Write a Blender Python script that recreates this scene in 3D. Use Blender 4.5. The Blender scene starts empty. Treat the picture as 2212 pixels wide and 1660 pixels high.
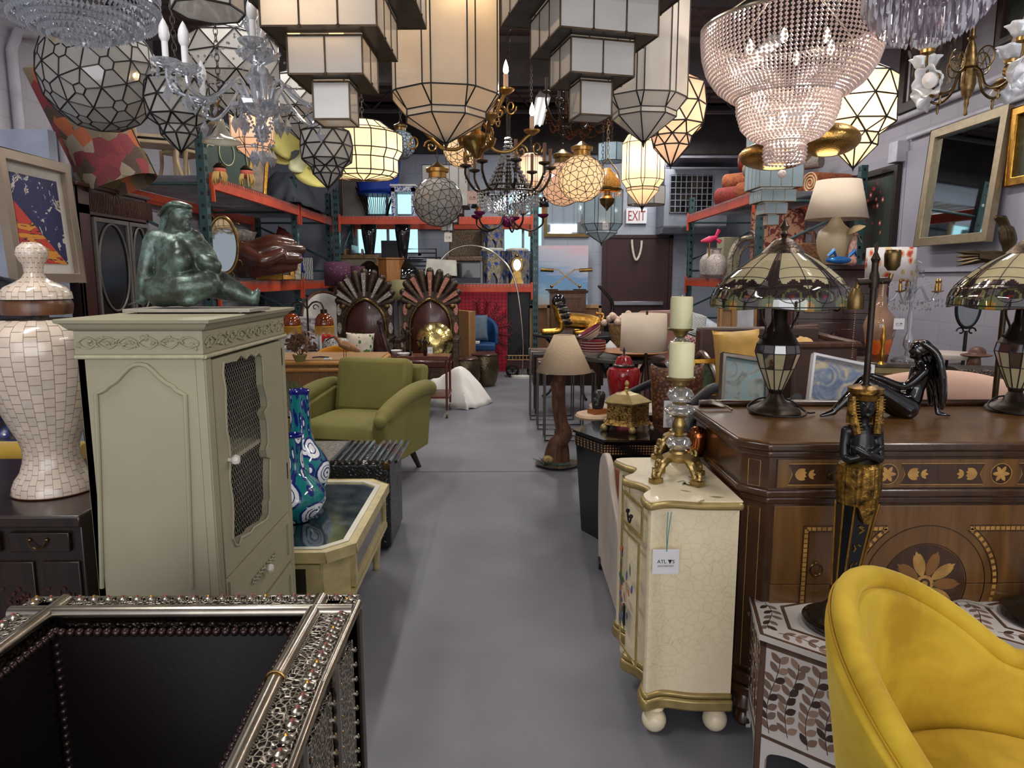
import bpy,math,random
from math import sin,cos,pi,radians as R
from mathutils import Vector as V,Matrix as M,noise as NZ
random.seed(7)
SC=bpy.context.scene
COL=SC.collection
# ---------------- camera ----------------
F,CX,CY,CZ,PITCH,YAW=1522.0,1106.0,830.0,1.4,R(8.6),R(-0.83)
cam_d=bpy.data.cameras.new('camera');cam=bpy.data.objects.new('camera',cam_d);COL.objects.link(cam)
cam.location=(0,0,CZ);cam.rotation_euler=(R(90)-PITCH,0,YAW)
cam_d.sensor_width=36;cam_d.lens=36*F/2212;cam_d.clip_start=.05;cam_d.clip_end=60
SC.camera=cam
CM=cam.rotation_euler.to_matrix()
# ---------------- world, exposure ----------------
SC.view_settings.view_transform='Standard';SC.view_settings.look='None'
SC.view_settings.gamma=1;SC.view_settings.use_curve_mapping=False
SC.view_settings.exposure=0.0
SC.cycles.max_bounces=8;SC.cycles.transparent_max_bounces=16;SC.cycles.transmission_bounces=8
SC.cycles.sample_clamp_indirect=4;SC.cycles.caustics_reflective=False;SC.cycles.caustics_refractive=False
w=bpy.data.worlds.new('world');SC.world=w;w.use_nodes=True
w.node_tree.nodes['Background'].inputs[0].default_value=(.92,.94,1,1)
w.node_tree.nodes['Background'].inputs[1].default_value=.55
TUBE_W=40
def area(name,loc,rot,sx,sy,power,col=(1,.97,.93)):
 l=bpy.data.lights.new(name,'AREA');l.shape='RECTANGLE';l.size=sx;l.size_y=sy;l.energy=power;l.color=col
 o=bpy.data.objects.new(name,l);COL.objects.link(o);o.location=loc;o.rotation_euler=rot;return o
STRIPS=[(-1.5,1.4),(-1.5,4.6),(-1.5,7.8),(2.5,1.4),(2.5,4.6),(2.5,7.6),(2.5,10.2),(0.5,6.2),(0.5,9.6)]
for x,y in STRIPS:area('strip_light',(x,y,3.50),(0,0,0),.16,1.5,TUBE_W)
# added fill lamp behind the camera, standing in for an assumed, unseen shop window
area('added_front_fill',(0.2,-3.2,2.0),(R(90),0,0),5.5,2.6,130,(.97,.97,1))
# ---------------- measuring: a pixel of the 2212x1660 photograph to a point of the place ----------------
def ray(px,py):return CM@V(((px-CX)/F,-(py-CY)/F,-1))
def W(px,py,d):
 r=ray(px,py);return V((0,0,CZ))+r*(d/r.y)
def G(px,py,z=0):
 r=ray(px,py);return V((0,0,CZ))+r*((z-CZ)/r.z)
def XW(px,py,x):
 r=ray(px,py);return V((0,0,CZ))+r*(x/r.x)
def S(d):return d/F*1.0
# ---------------- tags ----------------
def tag(o,label=None,cat=None,group=None,kind=None):
 if label:o['label']=label
 if cat:o['category']=cat
 if group:o['group']=group
 if kind:o['kind']=kind
 return o
def T(name,label,cat,loc=(0,0,0),rz=0,group=None):
 o=bpy.data.objects.new(name,None);COL.objects.link(o);o.empty_display_size=.05
 o.location=loc;o.rotation_euler=(0,0,rz);return tag(o,label,cat,group)
def dup(root,loc=None,rz=None,label=None,scale=None):
 def cp(o,par):
  c=o.copy();COL.objects.link(c);c.parent=par
  for ch in[k for k in bpy.data.objects if k.parent==o]:cp(ch,c)
  return c
 r=cp(root,root.parent)
 if loc is not None:r.location=loc
 if rz is not None:r.rotation_euler[2]=rz
 if scale is not None:r.scale=(scale,)*3 if not hasattr(scale,'__len__')else scale
 if label:r['label']=label
 return r
# ---------------- materials ----------------
def c(r,g,b):
 f=lambda u:(u/255/12.92)if u/255<=.04045 else((u/255+.055)/1.055)**2.4
 return(f(r),f(g),f(b),1)
class N:
 def __init__(s,name):
  s.m=bpy.data.materials.new(name);s.m.use_nodes=True;s.t=s.m.node_tree;s.n=s.t.nodes;s.b=s.n['Principled BSDF']
  s.out=s.n['Material Output']
 def add(s,ty,**kw):
  x=s.n.new('ShaderNode'+ty)
  for k,v in kw.items():
   if k.startswith('i_'):
    key=k[2:];key=int(key)if key.isdigit()else key.replace('_',' ')
    inp=x.inputs[key]
    if hasattr(v,'links')or isinstance(v,bpy.types.NodeSocket):s.t.links.new(v,inp)
    else:inp.default_value=v
   else:setattr(x,k,v)
  return x
 def link(s,a,b):s.t.links.new(a,b)
 def co(s,kind='Object'):return s.add('TexCoord').outputs[kind]
 def mapping(s,vec,scale=(1,1,1),rot=(0,0,0),loc=(0,0,0)):
  m=s.add('Mapping',i_Vector=vec);m.inputs['Scale'].default_value=scale;m.inputs['Rotation'].default_value=rot;m.inputs['Location'].default_value=loc
  return m.outputs[0]
 def cyl(s,ks=1,kz=1,vec=None):
  sx=s.add('SeparateXYZ',i_0=vec or s.co())
  a=s.add('Math',operation='ARCTAN2',i_0=sx.outputs[1],i_1=sx.outputs[0])
  return s.add('CombineXYZ',i_0=s.add('Math',operation='MULTIPLY',i_0=a.outputs[0],i_1=ks).outputs[0],i_1=s.add('Math',operation='MULTIPLY',i_0=sx.outputs[2],i_1=kz).outputs[0]).outputs[0]
 def noise(s,vec,scale=5,detail=3,rough=.5,dist=0,out=0):
  return s.add('TexNoise',i_Vector=vec,i_Scale=scale,i_Detail=detail,i_Roughness=rough,i_Distortion=dist).outputs[out]
 def vor(s,vec,scale=5,feature='F1',out='Distance',rnd=1):
  return s.add('TexVoronoi',feature=feature,i_Vector=vec,i_Scale=scale,i_Randomness=rnd).outputs[out]
 def ramp(s,fac,stops,const=False):
  r=s.add('ValToRGB',i_Fac=fac);e=r.color_ramp.elements
  if const:r.color_ramp.interpolation='CONSTANT'
  while len(e)<len(stops):e.new(.5)
  for k,(p,col)in enumerate(stops):e[k].position=p;e[k].color=col
  return r.outputs[0]
 def mix(s,f,a,b,blend='MIX'):
  x=s.add('Mix',data_type='RGBA',blend_type=blend)
  for k,v in((0,f),(6,a),(7,b)):
   if isinstance(v,bpy.types.NodeSocket):s.t.links.new(v,x.inputs[k])
   else:x.inputs[k].default_value=v
  return x.outputs[2]
 def math(s,op,a,b=0,cc=0):
  return s.add('Math',operation=op,i_0=a,i_1=b,i_2=cc).outputs[0]
 def bump(s,h,st=.3,dist=.01):
  b=s.add('Bump',i_Height=h,i_Strength=st,i_Distance=dist);s.link(b.outputs[0],s.b.inputs['Normal']);return b
 def set(s,col=None,rough=None,metal=None,**kw):
  for k,v in(('Base Color',col),('Roughness',rough),('Metallic',metal)):
   if v is None:continue
   if isinstance(v,bpy.types.NodeSocket):s.link(v,s.b.inputs[k])
   else:s.b.inputs[k].default_value=v
  for k,v in kw.items():s.b.inputs[k.replace('_',' ')].default_value=v
  return s.m
_mats={}
def pm(name,col,rough=.5,metal=0,var=.12,vs=6,bump=0,bs=60,dark=None,**kw):
 """plain material whose colour is broken by a soft noise"""
 if name in _mats:return _mats[name]
 n=N(name);co=n.co();f=n.noise(co,vs,4)
 col=c(*col);d=c(*dark)if dark else tuple(x*(1-var*2)for x in col[:3])+(1,)
 l=col if dark else tuple(min(1,x*(1+var))for x in col[:3])+(1,)
 m=n.set(n.ramp(f,[(.3,d),(.7,l)]),rough,metal,**kw)
 if bump:n.bump(n.noise(co,bs,3),bump,.004)
 _mats[name]=m;return m
def wood(name,col,dark,scale=3,stretch=(1,1,.12),rough=.35,coat=.2,bump=.05):
 if name in _mats:return _mats[name]
 n=N(name);v=n.mapping(n.co(),tuple(1/max(s,.01)if s<1 else s for s in(1,1,1)))
 v=n.mapping(n.co(),(8*stretch[0],8*stretch[1],8*stretch[2]))
 f=n.noise(v,scale,6,.6,.6)
 m=n.set(n.ramp(f,[(.3,c(*dark)),(.7,c(*col))]),rough,0,Coat_Weight=coat,Coat_Roughness=.15)
 if bump:n.bump(f,bump,.003)
 _mats[name]=m;return m
def pane(name,col=(225,222,215),tr=.45,gloss=.12,var=.04):
 """milky pane: diffuse + translucent + a little gloss"""
 if name in _mats:return _mats[name]
 n=N(name);f=n.noise(n.co(),7,3);cc=c(*col)
 colr=n.ramp(f,[(.3,tuple(x*(1-var*3)for x in cc[:3])+(1,)),(.7,cc)])
 d=n.add('BsdfDiffuse',i_Color=colr);t=n.add('BsdfTranslucent',i_Color=colr);g=n.add('BsdfGlossy',i_Color=(1,1,1,1),i_Roughness=.04)
 a=n.add('MixShader',i_0=tr,i_1=d.outputs[0],i_2=t.outputs[0]);fr=n.add('LayerWeight',i_Blend=.5)
 fg=n.math('MULTIPLY_ADD',n.math('POWER',fr.outputs['Facing'],3),.5,gloss*.6)
 b=n.add('MixShader',i_0=fg,i_1=a.outputs[0],i_2=g.outputs[0]);n.link(b.outputs[0],n.out.inputs[0])
 _mats[name]=n.m;return n.m
def glassm(name,col=(240,243,248),tr=.45,body=.25,rough=.03):
 """cut crystal: clear, glossy, with some milky body"""
 if name in _mats:return _mats[name]
 n=N(name);cc=c(*col)
 g=n.add('BsdfGlossy',i_Color=cc,i_Roughness=rough+.03);t=n.add('BsdfTransparent',i_Color=cc)
 k=n.add('BsdfTranslucent',i_Color=cc);d=n.add('BsdfDiffuse',i_Color=cc)
 a=n.add('MixShader',i_0=.5,i_1=k.outputs[0],i_2=d.outputs[0])
 b=n.add('MixShader',i_0=tr,i_1=g.outputs[0],i_2=t.outputs[0])
 e=n.add('MixShader',i_0=body,i_1=b.outputs[0],i_2=a.outputs[0]);n.link(e.outputs[0],n.out.inputs[0])
 _mats[name]=n.m;return n.m
def emis(name,col,st):
 if name in _mats:return _mats[name]
 n=N(name);e=n.add('Emission',i_Color=c(*col),i_Strength=st);n.link(e.outputs[0],n.out.inputs[0]);_mats[name]=n.m;return n.m
def painting(name,stops,scale=3,vec_scale=(1,1,1),dist=1.5,rough=.5):
 if name in _mats:return _mats[name]
 n=N(name);f=n.noise(n.mapping(n.co(),vec_scale),scale,5,.6,dist)
 m=n.set(n.ramp(f,[(p,c(*q))for p,q in stops]),rough);_mats[name]=m;return m
BRASS=pm('brass',(176,140,82),.28,1,.15,20)
ABRASS=pm('aged_brass',(120,98,62),.35,1,.25,25)
GOLD=pm('gold_leaf',(196,146,66),.32,1,.2,30)
PGOLD=pm('pale_gold_foil',(214,196,130),.22,1,.12,12)
BRONZE=pm('dark_bronze',(58,48,40),.42,.8,.2,20)
LEAD=pm('black_came',(34,30,28),.5,.3,.2,30)
BCAME=pm('brown_came',(84,66,46),.4,.6,.25,30)
IRON=pm('black_iron',(30,29,29),.5,.5,.2,30)
SILVER=pm('worn_silver',(168,160,148),.25,1,.15,14)
CHROME=pm('chrome',(200,200,205),.08,1,.03)
BLACK=pm('black_lacquer',(14,14,16),.18,0,.1,Coat_Weight=.5)
WHITE=pm('white_plastic',(232,232,230),.4,0,.03)
PAPER=pm('white_card',(226,224,226),.8,0,.02)
CRYS=glassm('crystal',tr=.35,body=.24)
CRYW=glassm('warm_crystal',(242,230,228),.12,.62)
MIRR=pm('mirror_glass',(190,200,205),.03,1,.02)
DWOOD=wood('dark_wood',(54,34,26),(26,15,12))
MWOOD=wood('walnut',(112,70,40),(62,36,20))
LWOOD=wood('light_wood',(190,150,104),(150,112,72))
PANE=pane('milk_glass',(236,232,226),.5)
PANEW=pane('warm_milk_glass',(255,238,214),.55)
PANEP=pane('pink_milk_glass',(252,226,214),.55)
PANEG=pane('grey_milk_glass',(200,197,192),.4)
PANEB=pane('blue_milk_glass',(196,218,228),.45)
# ---------------- mesh builder ----------------
class MB:
 def __init__(s,m=None):s.v=[];s.f=[];s.mi=[];s.m=0;s.T=m or M.Identity(4)
 def add(s,vs,fs):
  b=len(s.v);s.v+=[tuple(s.T@V(p))for p in vs]
  for f in fs:s.f.append([b+i for i in f]);s.mi.append(s.m)
  return s
 def at(s,loc=(0,0,0),rot=(0,0,0),sc=(1,1,1)):
  s.T=M.Translation(loc)@M.Rotation(rot[2],4,'Z')@M.Rotation(rot[1],4,'Y')@M.Rotation(rot[0],4,'X')@M.Diagonal((sc[0],sc[1],sc[2],1));return s
 def box(s,cc,sz,tap=1):
  x,y,z=cc;a,b,h=sz[0]/2,sz[1]/2,sz[2]/2;vs=[]
  for k,t in((-1,1),(1,tap)):
   for i,j in((-1,-1),(1,-1),(1,1),(-1,1)):vs.append((x+i*a*t,y+j*b*t,z+k*h))
  return s.add(vs,[(0,3,2,1),(4,5,6,7),(0,1,5,4),(1,2,6,5),(2,3,7,6),(3,0,4,7)])
 def bx(s,x0,x1,y0,y1,z0,z1):return s.box(((x0+x1)/2,(y0+y1)/2,(z0+z1)/2),(x1-x0,y1-y0,z1-z0))
 def lathe(s,prof,cc=(0,0,0),n=24,fn=None,a0=0,closed=True):
  vs=[];fs=[]
  for r,z in prof:
   for k in range(n):
    a=a0+2*pi*k/n;rr=r*(fn(a,z)if fn else 1);vs.append((cc[0]+rr*cos(a),cc[1]+rr*sin(a),cc[2]+z))
  for j in range(len(prof)-1):
   for k in range(n):
    k2=(k+1)%n;fs.append((j*n+k,j*n+k2,(j+1)*n+k2,(j+1)*n+k))
  if closed:
   if prof[0][0]>1e-4:fs.append(tuple(range(n-1,-1,-1)))
   if prof[-1][0]>1e-4:b=(len(prof)-1)*n;fs.append(tuple(range(b,b+n)))
  return s.add(vs,fs)
 def cyl(s,p0,p1,r0,r1=None,n=12):
  p0=V(p0);p1=V(p1);return s.tube([p0,p1],[r0,r0 if r1 is None else r1],n)
 def tube(s,pts,r,n=8,closed=False):
  pts=[V(p)for p in pts];m=len(pts);rs=r if hasattr(r,'__len__')else[r]*m;vs=[];fs=[]
  up=None
  for i in range(m):
   if closed:t=pts[(i+1)%m]-pts[i-1]
   else:t=pts[min(i+1,m-1)]-pts[max(i-1,0)]
   if t.length<1e-9:t=V((0,0,1))
   t.normalize()
   if up is None:up=V((0,0,1))if abs(t.z)<.9 else V((1,0,0))
   a=t.cross(up)
   if a.length<1e-4:a=t.cross(V((1,0,.01)))
   a.normalize();b=a.cross(t);up=b
   for k in range(n):
    q=2*pi*k/n+pi/n;vs.append(pts[i]+(a*cos(q)+b*sin(q))*rs[i])
  for i in range(m if closed else m-1):
   j=(i+1)%m
   for k in range(n):
    k2=(k+1)%n;fs.append((i*n+k,i*n+k2,j*n+k2,j*n+k))
  if not closed:fs+=[tuple(range(n-1,-1,-1)),tuple(range((m-1)*n,m*n))]
  return s.add(vs,fs)
 def sph(s,cc,r,n=12,m=8,fn=None):
  r=r if hasattr(r,'__len__')else(r,r,r);vs=[(cc[0],cc[1],cc[2]-r[2])];fs=[]
  for j in range(1,m):
   t=-pi/2+pi*j/m
   for k in range(n):
    a=2*pi*k/n;q=fn(a,t)if fn else 1
    vs.append((cc[0]+q*r[0]*cos(t)*cos(a),cc[1]+q*r[1]*cos(t)*sin(a),cc[2]+q*r[2]*sin(t)))
  vs.append((cc[0],cc[1],cc[2]+r[2]))
  for k in range(n):
   k2=(k+1)%n;fs.append((0,1+k2,1+k));b=1+(m-2)*n;fs.append((len(vs)-1,b+k,b+k2))
   for j in range(m-2):o=1+j*n;fs.append((o+k,o+k2,o+n+k2,o+n+k))
  return s.add(vs,fs)
 def bead(s,cc,r,h=None):
  x,y,z=cc;h=h or r
  return s.add([(x+r,y,z),(x,y+r,z),(x-r,y,z),(x,y-r,z),(x,y,z+h),(x,y,z-h)],[(0,1,4),(1,2,4),(2,3,4),(3,0,4),(1,0,5),(2,1,5),(3,2,5),(0,3,5)])
 def ext(s,poly,z0,z1,ax='z'):
  """2-D outline pushed out along an axis: z (xy), y (xz) or x (yz)"""
  f={'z':lambda a,b,h:(a,b,h),'y':lambda a,b,h:(a,h,b),'x':lambda a,b,h:(h,a,b)}[ax]
  n=len(poly);vs=[f(a,b,z0)for a,b in poly]+[f(a,b,z1)for a,b in poly]
  fs=[tuple(range(n-1,-1,-1)),tuple(range(n,2*n))]+[(i,(i+1)%n,n+(i+1)%n,n+i)for i in range(n)]
  return s.add(vs,fs)
 def grid(s,fn,nu,nv,cu=False,cv=False):
  vs=[fn(i/(nu if cu else nu-1),j/(nv if cv else nv-1))for i in range(nu)for j in range(nv)];fs=[]
  for i in range(nu if cu else nu-1):
   for j in range(nv if cv else nv-1):
    i2=(i+1)%nu;j2=(j+1)%nv;fs.append((i*nv+j,i2*nv+j,i2*nv+j2,i*nv+j2))
  return s.add(vs,fs)
 def leaf(s,p,a,L,w,z,up=None,t=.0012):
  """pointed leaf lying in the local xy plane"""
  q=[]
  for k in range(7):u=k/6;q.append((u*L,w*sin(pi*u)**.8))
  q+=[(x,-y)for x,y in q[-2:0:-1]]
  q=[(p[0]+x*cos(a)-y*sin(a),p[1]+x*sin(a)+y*cos(a))for x,y in q]
  return s.ext(q,z,z+t)
 def build(s,name,mat,parent=None,bev=0,smooth=True,sol=0,sub=0,ang=38,**tg):
  me=bpy.data.meshes.new(name);me.from_pydata(s.v,[],s.f);me.validate()
  mats=mat if isinstance(mat,(list,tuple))else[mat]
  for m in mats:me.materials.append(m)
  if len(mats)>1 and len(me.polygons)==len(s.mi):me.polygons.foreach_set('material_index',s.mi)
  if smooth:me.shade_smooth();me.set_sharp_from_angle(angle=R(ang))
  me.update();o=bpy.data.objects.new(name,me);COL.objects.link(o)
  if parent:o.parent=parent
  if bev:b=o.modifiers.new('b','BEVEL');b.width=bev;b.segments=2;b.limit_method='ANGLE';b.angle_limit=R(40)
  if sol:b=o.modifiers.new('s','SOLIDIFY');b.thickness=sol;b.offset=0
  if sub:b=o.modifiers.new('u','SUBSURF');b.levels=sub;b.render_levels=sub
  if tg:tag(o,**tg)
  return o
def arc(c0,r,a0,a1,n,plane='xz',r1=None):
 out=[]
 for k in range(n+1):
  a=a0+(a1-a0)*k/n;q=r if r1 is None else r+(r1-r)*k/n
  x,y=q*cos(a),q*sin(a)
  out.append(V((c0[0]+x,c0[1],c0[2]+y))if plane=='xz' else V((c0[0]+x,c0[1]+y,c0[2]))if plane=='xy' else V((c0[0],c0[1]+x,c0[2]+y)))
 return out
def smoothp(pts,n=6):
 """Catmull-Rom through the points"""
 P=[V(p)for p in pts];out=[]
 for i in range(len(P)-1):
  a,b,cc,d=P[max(i-1,0)],P[i],P[i+1],P[min(i+2,len(P)-1)]
  for k in range(n):
   t=k/n;out.append(.5*((2*b)+(cc-a)*t+(2*a-5*b+4*cc-d)*t*t+(3*b-a-3*cc+d)*t**3))
 return out+[P[-1]]
def sp2(pts,n=4):return[(p.x,p.y)for p in smoothp([(a,b,0)for a,b in pts],n)]
def text(body,size,loc,rot,mat,parent,name='lettering',ext=.0006,shear=0,align='CENTER',**tg):
 cu=bpy.data.curves.new(name,'FONT');cu.body=body;cu.size=size;cu.extrude=ext;cu.align_x=align;cu.align_y='CENTER';cu.shear=shear
 cu.materials.append(mat);tmp=bpy.data.objects.new(name,cu);COL.objects.link(tmp);me=bpy.data.meshes.new_from_object(tmp);bpy.data.objects.remove(tmp)
 o=bpy.data.objects.new(name,me);COL.objects.link(o);o.location=loc;o.rotation_euler=rot;o.parent=parent;tag(o,**tg)if tg else 0;return o
def point(loc,power,r=.03,col=(1,.78,.5),parent=None):
 l=bpy.data.lights.new('bulb_light','POINT');l.energy=power;l.shadow_soft_size=r;l.color=col
 o=bpy.data.objects.new('bulb_light',l);COL.objects.link(o);o.location=loc
 if parent:o.parent=parent
 return o
def cushion(name,mat,w,h,t,label,cat='cushion',loc=(0,0,0),rot=(0,0,0),group=None,wr=.012,n=15):
 """square stuffed cushion standing in its local xz plane"""
 mb=MB()
 for sgn in(1,-1):
  def fn(u,v,sgn=sgn):
   a,b=2*u-1,2*v-1;e=(1-a**4)*(1-b**4);pin=1-.07*(1-abs(a)**3)*abs(b)**3;pin2=1-.07*(1-abs(b)**3)*abs(a)**3
   k=wr*NZ.noise(V((a*3,b*3,sgn*7+w*9)))
   return(a*w/2*pin2,sgn*(t/2*max(e,0)**.55)+k,b*h/2*pin)
  mb.grid(fn if sgn<0 else(lambda u,v:fn(1-u,v)),n,n)
 o=mb.build(name,mat,label=label,cat=cat,group=group);o.location=loc;o.rotation_euler=rot;return o
def rug(*a):pass
# ================= the room =================
XL,XR,YB,ZC=-3.75,4.0,11.4,4.05
def block_wall(name,col,dark=None):
 n=N(name);co=n.co();m=n.add('TexBrick',i_Vector=co,i_Scale=1,i_Color1=c(*col),i_Color2=c(*[x*.97 for x in col]),i_Mortar=c(*[x*.93 for x in col]))
 m.inputs['Brick Width'].default_value=.4;m.inputs['Row Height'].default_value=.2;m.inputs['Mortar Size'].default_value=.006
 sp=n.noise(co,40,4)
 n.set(n.mix(.12,m.outputs[0],n.ramp(n.noise(co,1.5,4),[(.3,c(*[x*.8 for x in col])),(.7,c(*col))])),.75)
 n.bump(n.add('Math',operation='SUBTRACT',i_0=n.math('MULTIPLY',sp,.25),i_1=m.outputs[1]).outputs[0],.3,.01);return n.m
def wallmesh(name,o,ux,w,h,mat):
 """vertical slab with local xy = wall plane so that the block pattern follows it"""
 mb=MB();mb.bx(0,w,0,h,-.12,0);ob=mb.build(name,mat,smooth=False,kind='structure');u=V(ux);z=V((0,0,1));nn=u.cross(z)
 ob.matrix_world=M(((u.x,z.x,nn.x,o[0]),(u.y,z.y,nn.y,o[1]),(u.z,z.z,nn.z,o[2]),(0,0,0,1)));return ob
WL=block_wall('painted_blocks_left',(190,187,196));WB=block_wall('painted_blocks_back',(160,166,180));WR=block_wall('painted_blocks_right',(168,164,174))
wallmesh('wall_left',(XL,-1.5,0),(0,1,0),YB+1.5,ZC,WL)
wallmesh('wall_right',(XR,YB,0),(0,-1,0),YB+1.5,ZC,WR)
# back wall with two openings for the high windows
wins=[(-1.98,-.72),(-.30,.62)];wz0,wz1=1.74,2.74
def backwall():
 mb=MB();xs=[XL,-2.32,-1.28,.0,.68,XR]
 for a,b in((xs[0],xs[1]),(xs[2],xs[3]),(xs[4],xs[5])):mb.bx(a-XL,b-XL,0,3.3,-.12,0)
 for a,b in((xs[1],xs[2]),(xs[3],xs[4])):mb.bx(a-XL,b-XL,0,wz0,-.12,0);mb.bx(a-XL,b-XL,wz1,3.3,-.12,0)
 ob=mb.build('wall_back',WB,smooth=False,kind='structure')
 ob.matrix_world=M(((1,0,0,XL),(0,0,-1,YB),(0,1,0,0),(0,0,0,1)))
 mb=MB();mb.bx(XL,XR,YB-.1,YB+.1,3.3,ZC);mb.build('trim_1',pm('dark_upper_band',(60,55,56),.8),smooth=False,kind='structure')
 day=emis('overcast_daylight',(176,226,232),1.5)
 for k,(a,b)in enumerate(((xs[1],xs[2]),(xs[3],xs[4]))):
  e=bpy.data.objects.new('window_%d'%(k+1),None);COL.objects.link(e);e.location=((a+b)/2,YB,wz0);tag(e,kind='structure')
  w_=(b-a)/2;h=wz1-wz0
  mb=MB();mb.bx(-w_,w_,.09,.10,0,h);mb.build('pane',day,e,smooth=False)
  mb=MB();t=.045
  for q in((-w_,w_,-.02,.06,0,t),(-w_,w_,-.02,.06,h-t,h),(-w_,-w_+t,-.02,.06,0,h),(w_-t,w_,-.02,.06,0,h),(-.02,.02,0,.05,0,h),(-w_,w_,0,.05,h*.62,h*.62+.03)):mb.bx(*q)
  mb.build('window_frame',pm('grey_window_frame',(150,158,170),.5),e,smooth=False)
  mb=MB();mb.bx(-w_-.04,w_+.04,-.1,.02,-.05,0);mb.build('window_sill',pm('sill',(190,196,206),.6),e)
backwall()
# floor: painted concrete
n=N('painted_concrete');co=n.co();f=n.noise(co,1.2,6,.6);sp=n.vor(co,90)
crk=n.vor(n.mapping(co,(1,1,1)),.35,'DISTANCE_TO_EDGE')
col=n.ramp(f,[(.3,c(104,104,112)),(.52,c(114,114,121)),(.72,c(123,123,129))])
col=n.mix(n.ramp(n.noise(co,14,6,.75),[(.62,(0,0,0,1)),(.78,(.35,.35,.35,1))]),col,c(92,86,90))
n.set(col,n.math('ADD',n.math('MULTIPLY',n.noise(co,5,4),.25),.34),0);n.bump(n.noise(co,220,3),.05,.002)
mb=MB();mb.bx(XL,XR,-1.5,YB,-.12,0);mb.build('floor',n.m,smooth=False,kind='structure')
mb=MB();mb.bx(XL,XR,4.98,4.986,0,.0015);mb.build('trim_2',pm('expansion_joint',(70,68,72),.9),smooth=False,kind='structure')
# ceiling deck with joists
cd=pm('ceiling_deck_paint',(120,100,96),.85)
mb=MB();mb.bx(XL,XR,-1.5,YB,ZC,ZC+.12)
for k in range(43):y=-1.3+k*.3;mb.bx(XL,XR,y,y+.1,ZC-.035,ZC)
mb.build('ceiling',cd,smooth=False,kind='structure')
jm=pm('joist_paint',(92,84,86),.7)
for k,y in enumerate([1.2,2.7,4.2,5.7,7.2,8.7,10.2]):
 mb=MB()
 mb.bx(XL,XR,y-.035,y+.035,ZC-.09,ZC-.035);mb.bx(XL,XR,y-.03,y+.03,ZC-.40,ZC-.36)
 x=XL
 while x<XR-.3:mb.cyl((x,y,ZC-.09),(x+.28,y,ZC-.38),.012,n=6);mb.cyl((x+.28,y,ZC-.38),(x+.56,y,ZC-.09),.012,n=6);x+=.56
 tag(mb.build('roof_joist',jm),'dark steel roof joist with zigzag web, %s counted from the camera end'%['first','second','third','fourth','fifth','sixth','seventh'][k],'roof joist','dark steel joists under the ceiling')
mb=MB();mb.bx(XL,XR,8.1,8.22,ZC-.55,ZC-.09);tag(mb.build('ceiling_beam',jm),'deep dark steel girder across the back of the ceiling','beam')
# strip lights
tm=emis('fluorescent_tube',(255,250,240),5);fm=pm('fixture_white',(225,225,225),.5,0,.03)
def strip(x,y):
 t=T('fluorescent_fixture','long white fluorescent strip light, %s of the %s row under the ceiling'%(('nearest' if y<2 else 'second' if y<5 else 'third' if y<8 else 'farthest')if x!=.5 else('nearer' if y<8 else 'farther'),'left' if x<0 else 'right' if x>1 else 'middle'),'ceiling light',(x,y,3.5),0,'fluorescent strips under the ceiling')
 mb=MB();mb.ext([(-.09,.03),(.09,.03),(.045,.10),(-.045,.10)],-.78,.78,'y');mb.build('housing',fm,t)
 for q in(-.04,.04):mb=MB();mb.cyl((q,-.75,.018),(q,.75,.018),.013,n=8);mb.build('tube',tm,t)
 for q in(-.6,.6):mb=MB();mb.cyl((0,q,.1),(0,q,ZC-3.5-.035),.004,n=5);mb.build('hanger',IRON,t)
for x,y in STRIPS:strip(x,y)
# conduits and panels on the walls
pp=pm('painted_conduit',(190,186,196),.5)
def pipe(name,pts,r,label):
 mb=MB();mb.tube(pts,r,10);tag(mb.build(name,pp),label,'pipe')
pipe('conduit',[(XR-.04,1.0,3.02),(XR-.04,9,2.94)],.032,'thick painted pipe along right wall, upper of the two')
pipe('conduit',[(XR-.03,1.0,2.80),(XR-.03,7.1,2.745)],.022,'thin painted pipe along right wall, running below the thick one')
pipe('conduit',[(XR-.03,7.15,3.02),(XR-.03,7.15,3.5),(XR-.08,7.2,3.62),(XR-.25,7.3,3.65)],.022,'painted pipe rising on right wall and bending under the ceiling')
mb=MB();mb.box((XR-.06,7.2,2.63),(.12,.16,.2));tag(mb.build('junction_box',pp,bev=.006),'painted electrical box under the pipes on right wall','electrical box')
p1=XW(20,100,XL);p2=XW(42,100,XL)
for k,(px,l)in enumerate(((12,'nearest camera'),(40,'beside its twin'))):
 y=XW(px,120,XL).y;y2=y+.4*k
 pipe('conduit',[(XL+.05,y2,1.9),(XL+.05,y2,3.1),(XL+.07,y2+.06,3.25),(XL+.1,y2+.3,3.3)],.04,'white vertical conduit on left wall, '+l)
# grey panels that line part of the right wall
n=N('grey_panel');n.set(n.ramp(n.noise(n.co(),2,3),[(.3,c(148,146,158)),(.7,c(158,156,168))]),.7);gp=n.m
for k,(ya,yb)in enumerate(((8.6,7.1),(7.09,5.2),(5.19,3.6))):
 mb=MB();mb.bx(XR-.03,XR-.004,yb,ya,1.45,2.62);mb.build('trim_%d'%(4+k),gp,smooth=False,kind='structure',bev=.002)
# partition beside the picture on the left
mb=MB();a=W(-60,300,3.0);b=W(104,300,3.9);pzz=1.4+(600-262)/F*3.7
mb.bx(XL,b.x,3.9,3.97,0,pzz-.05);mb.build('trim_3',pm('partition_paint',(160,166,184),.6),smooth=False,kind='structure')
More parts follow.
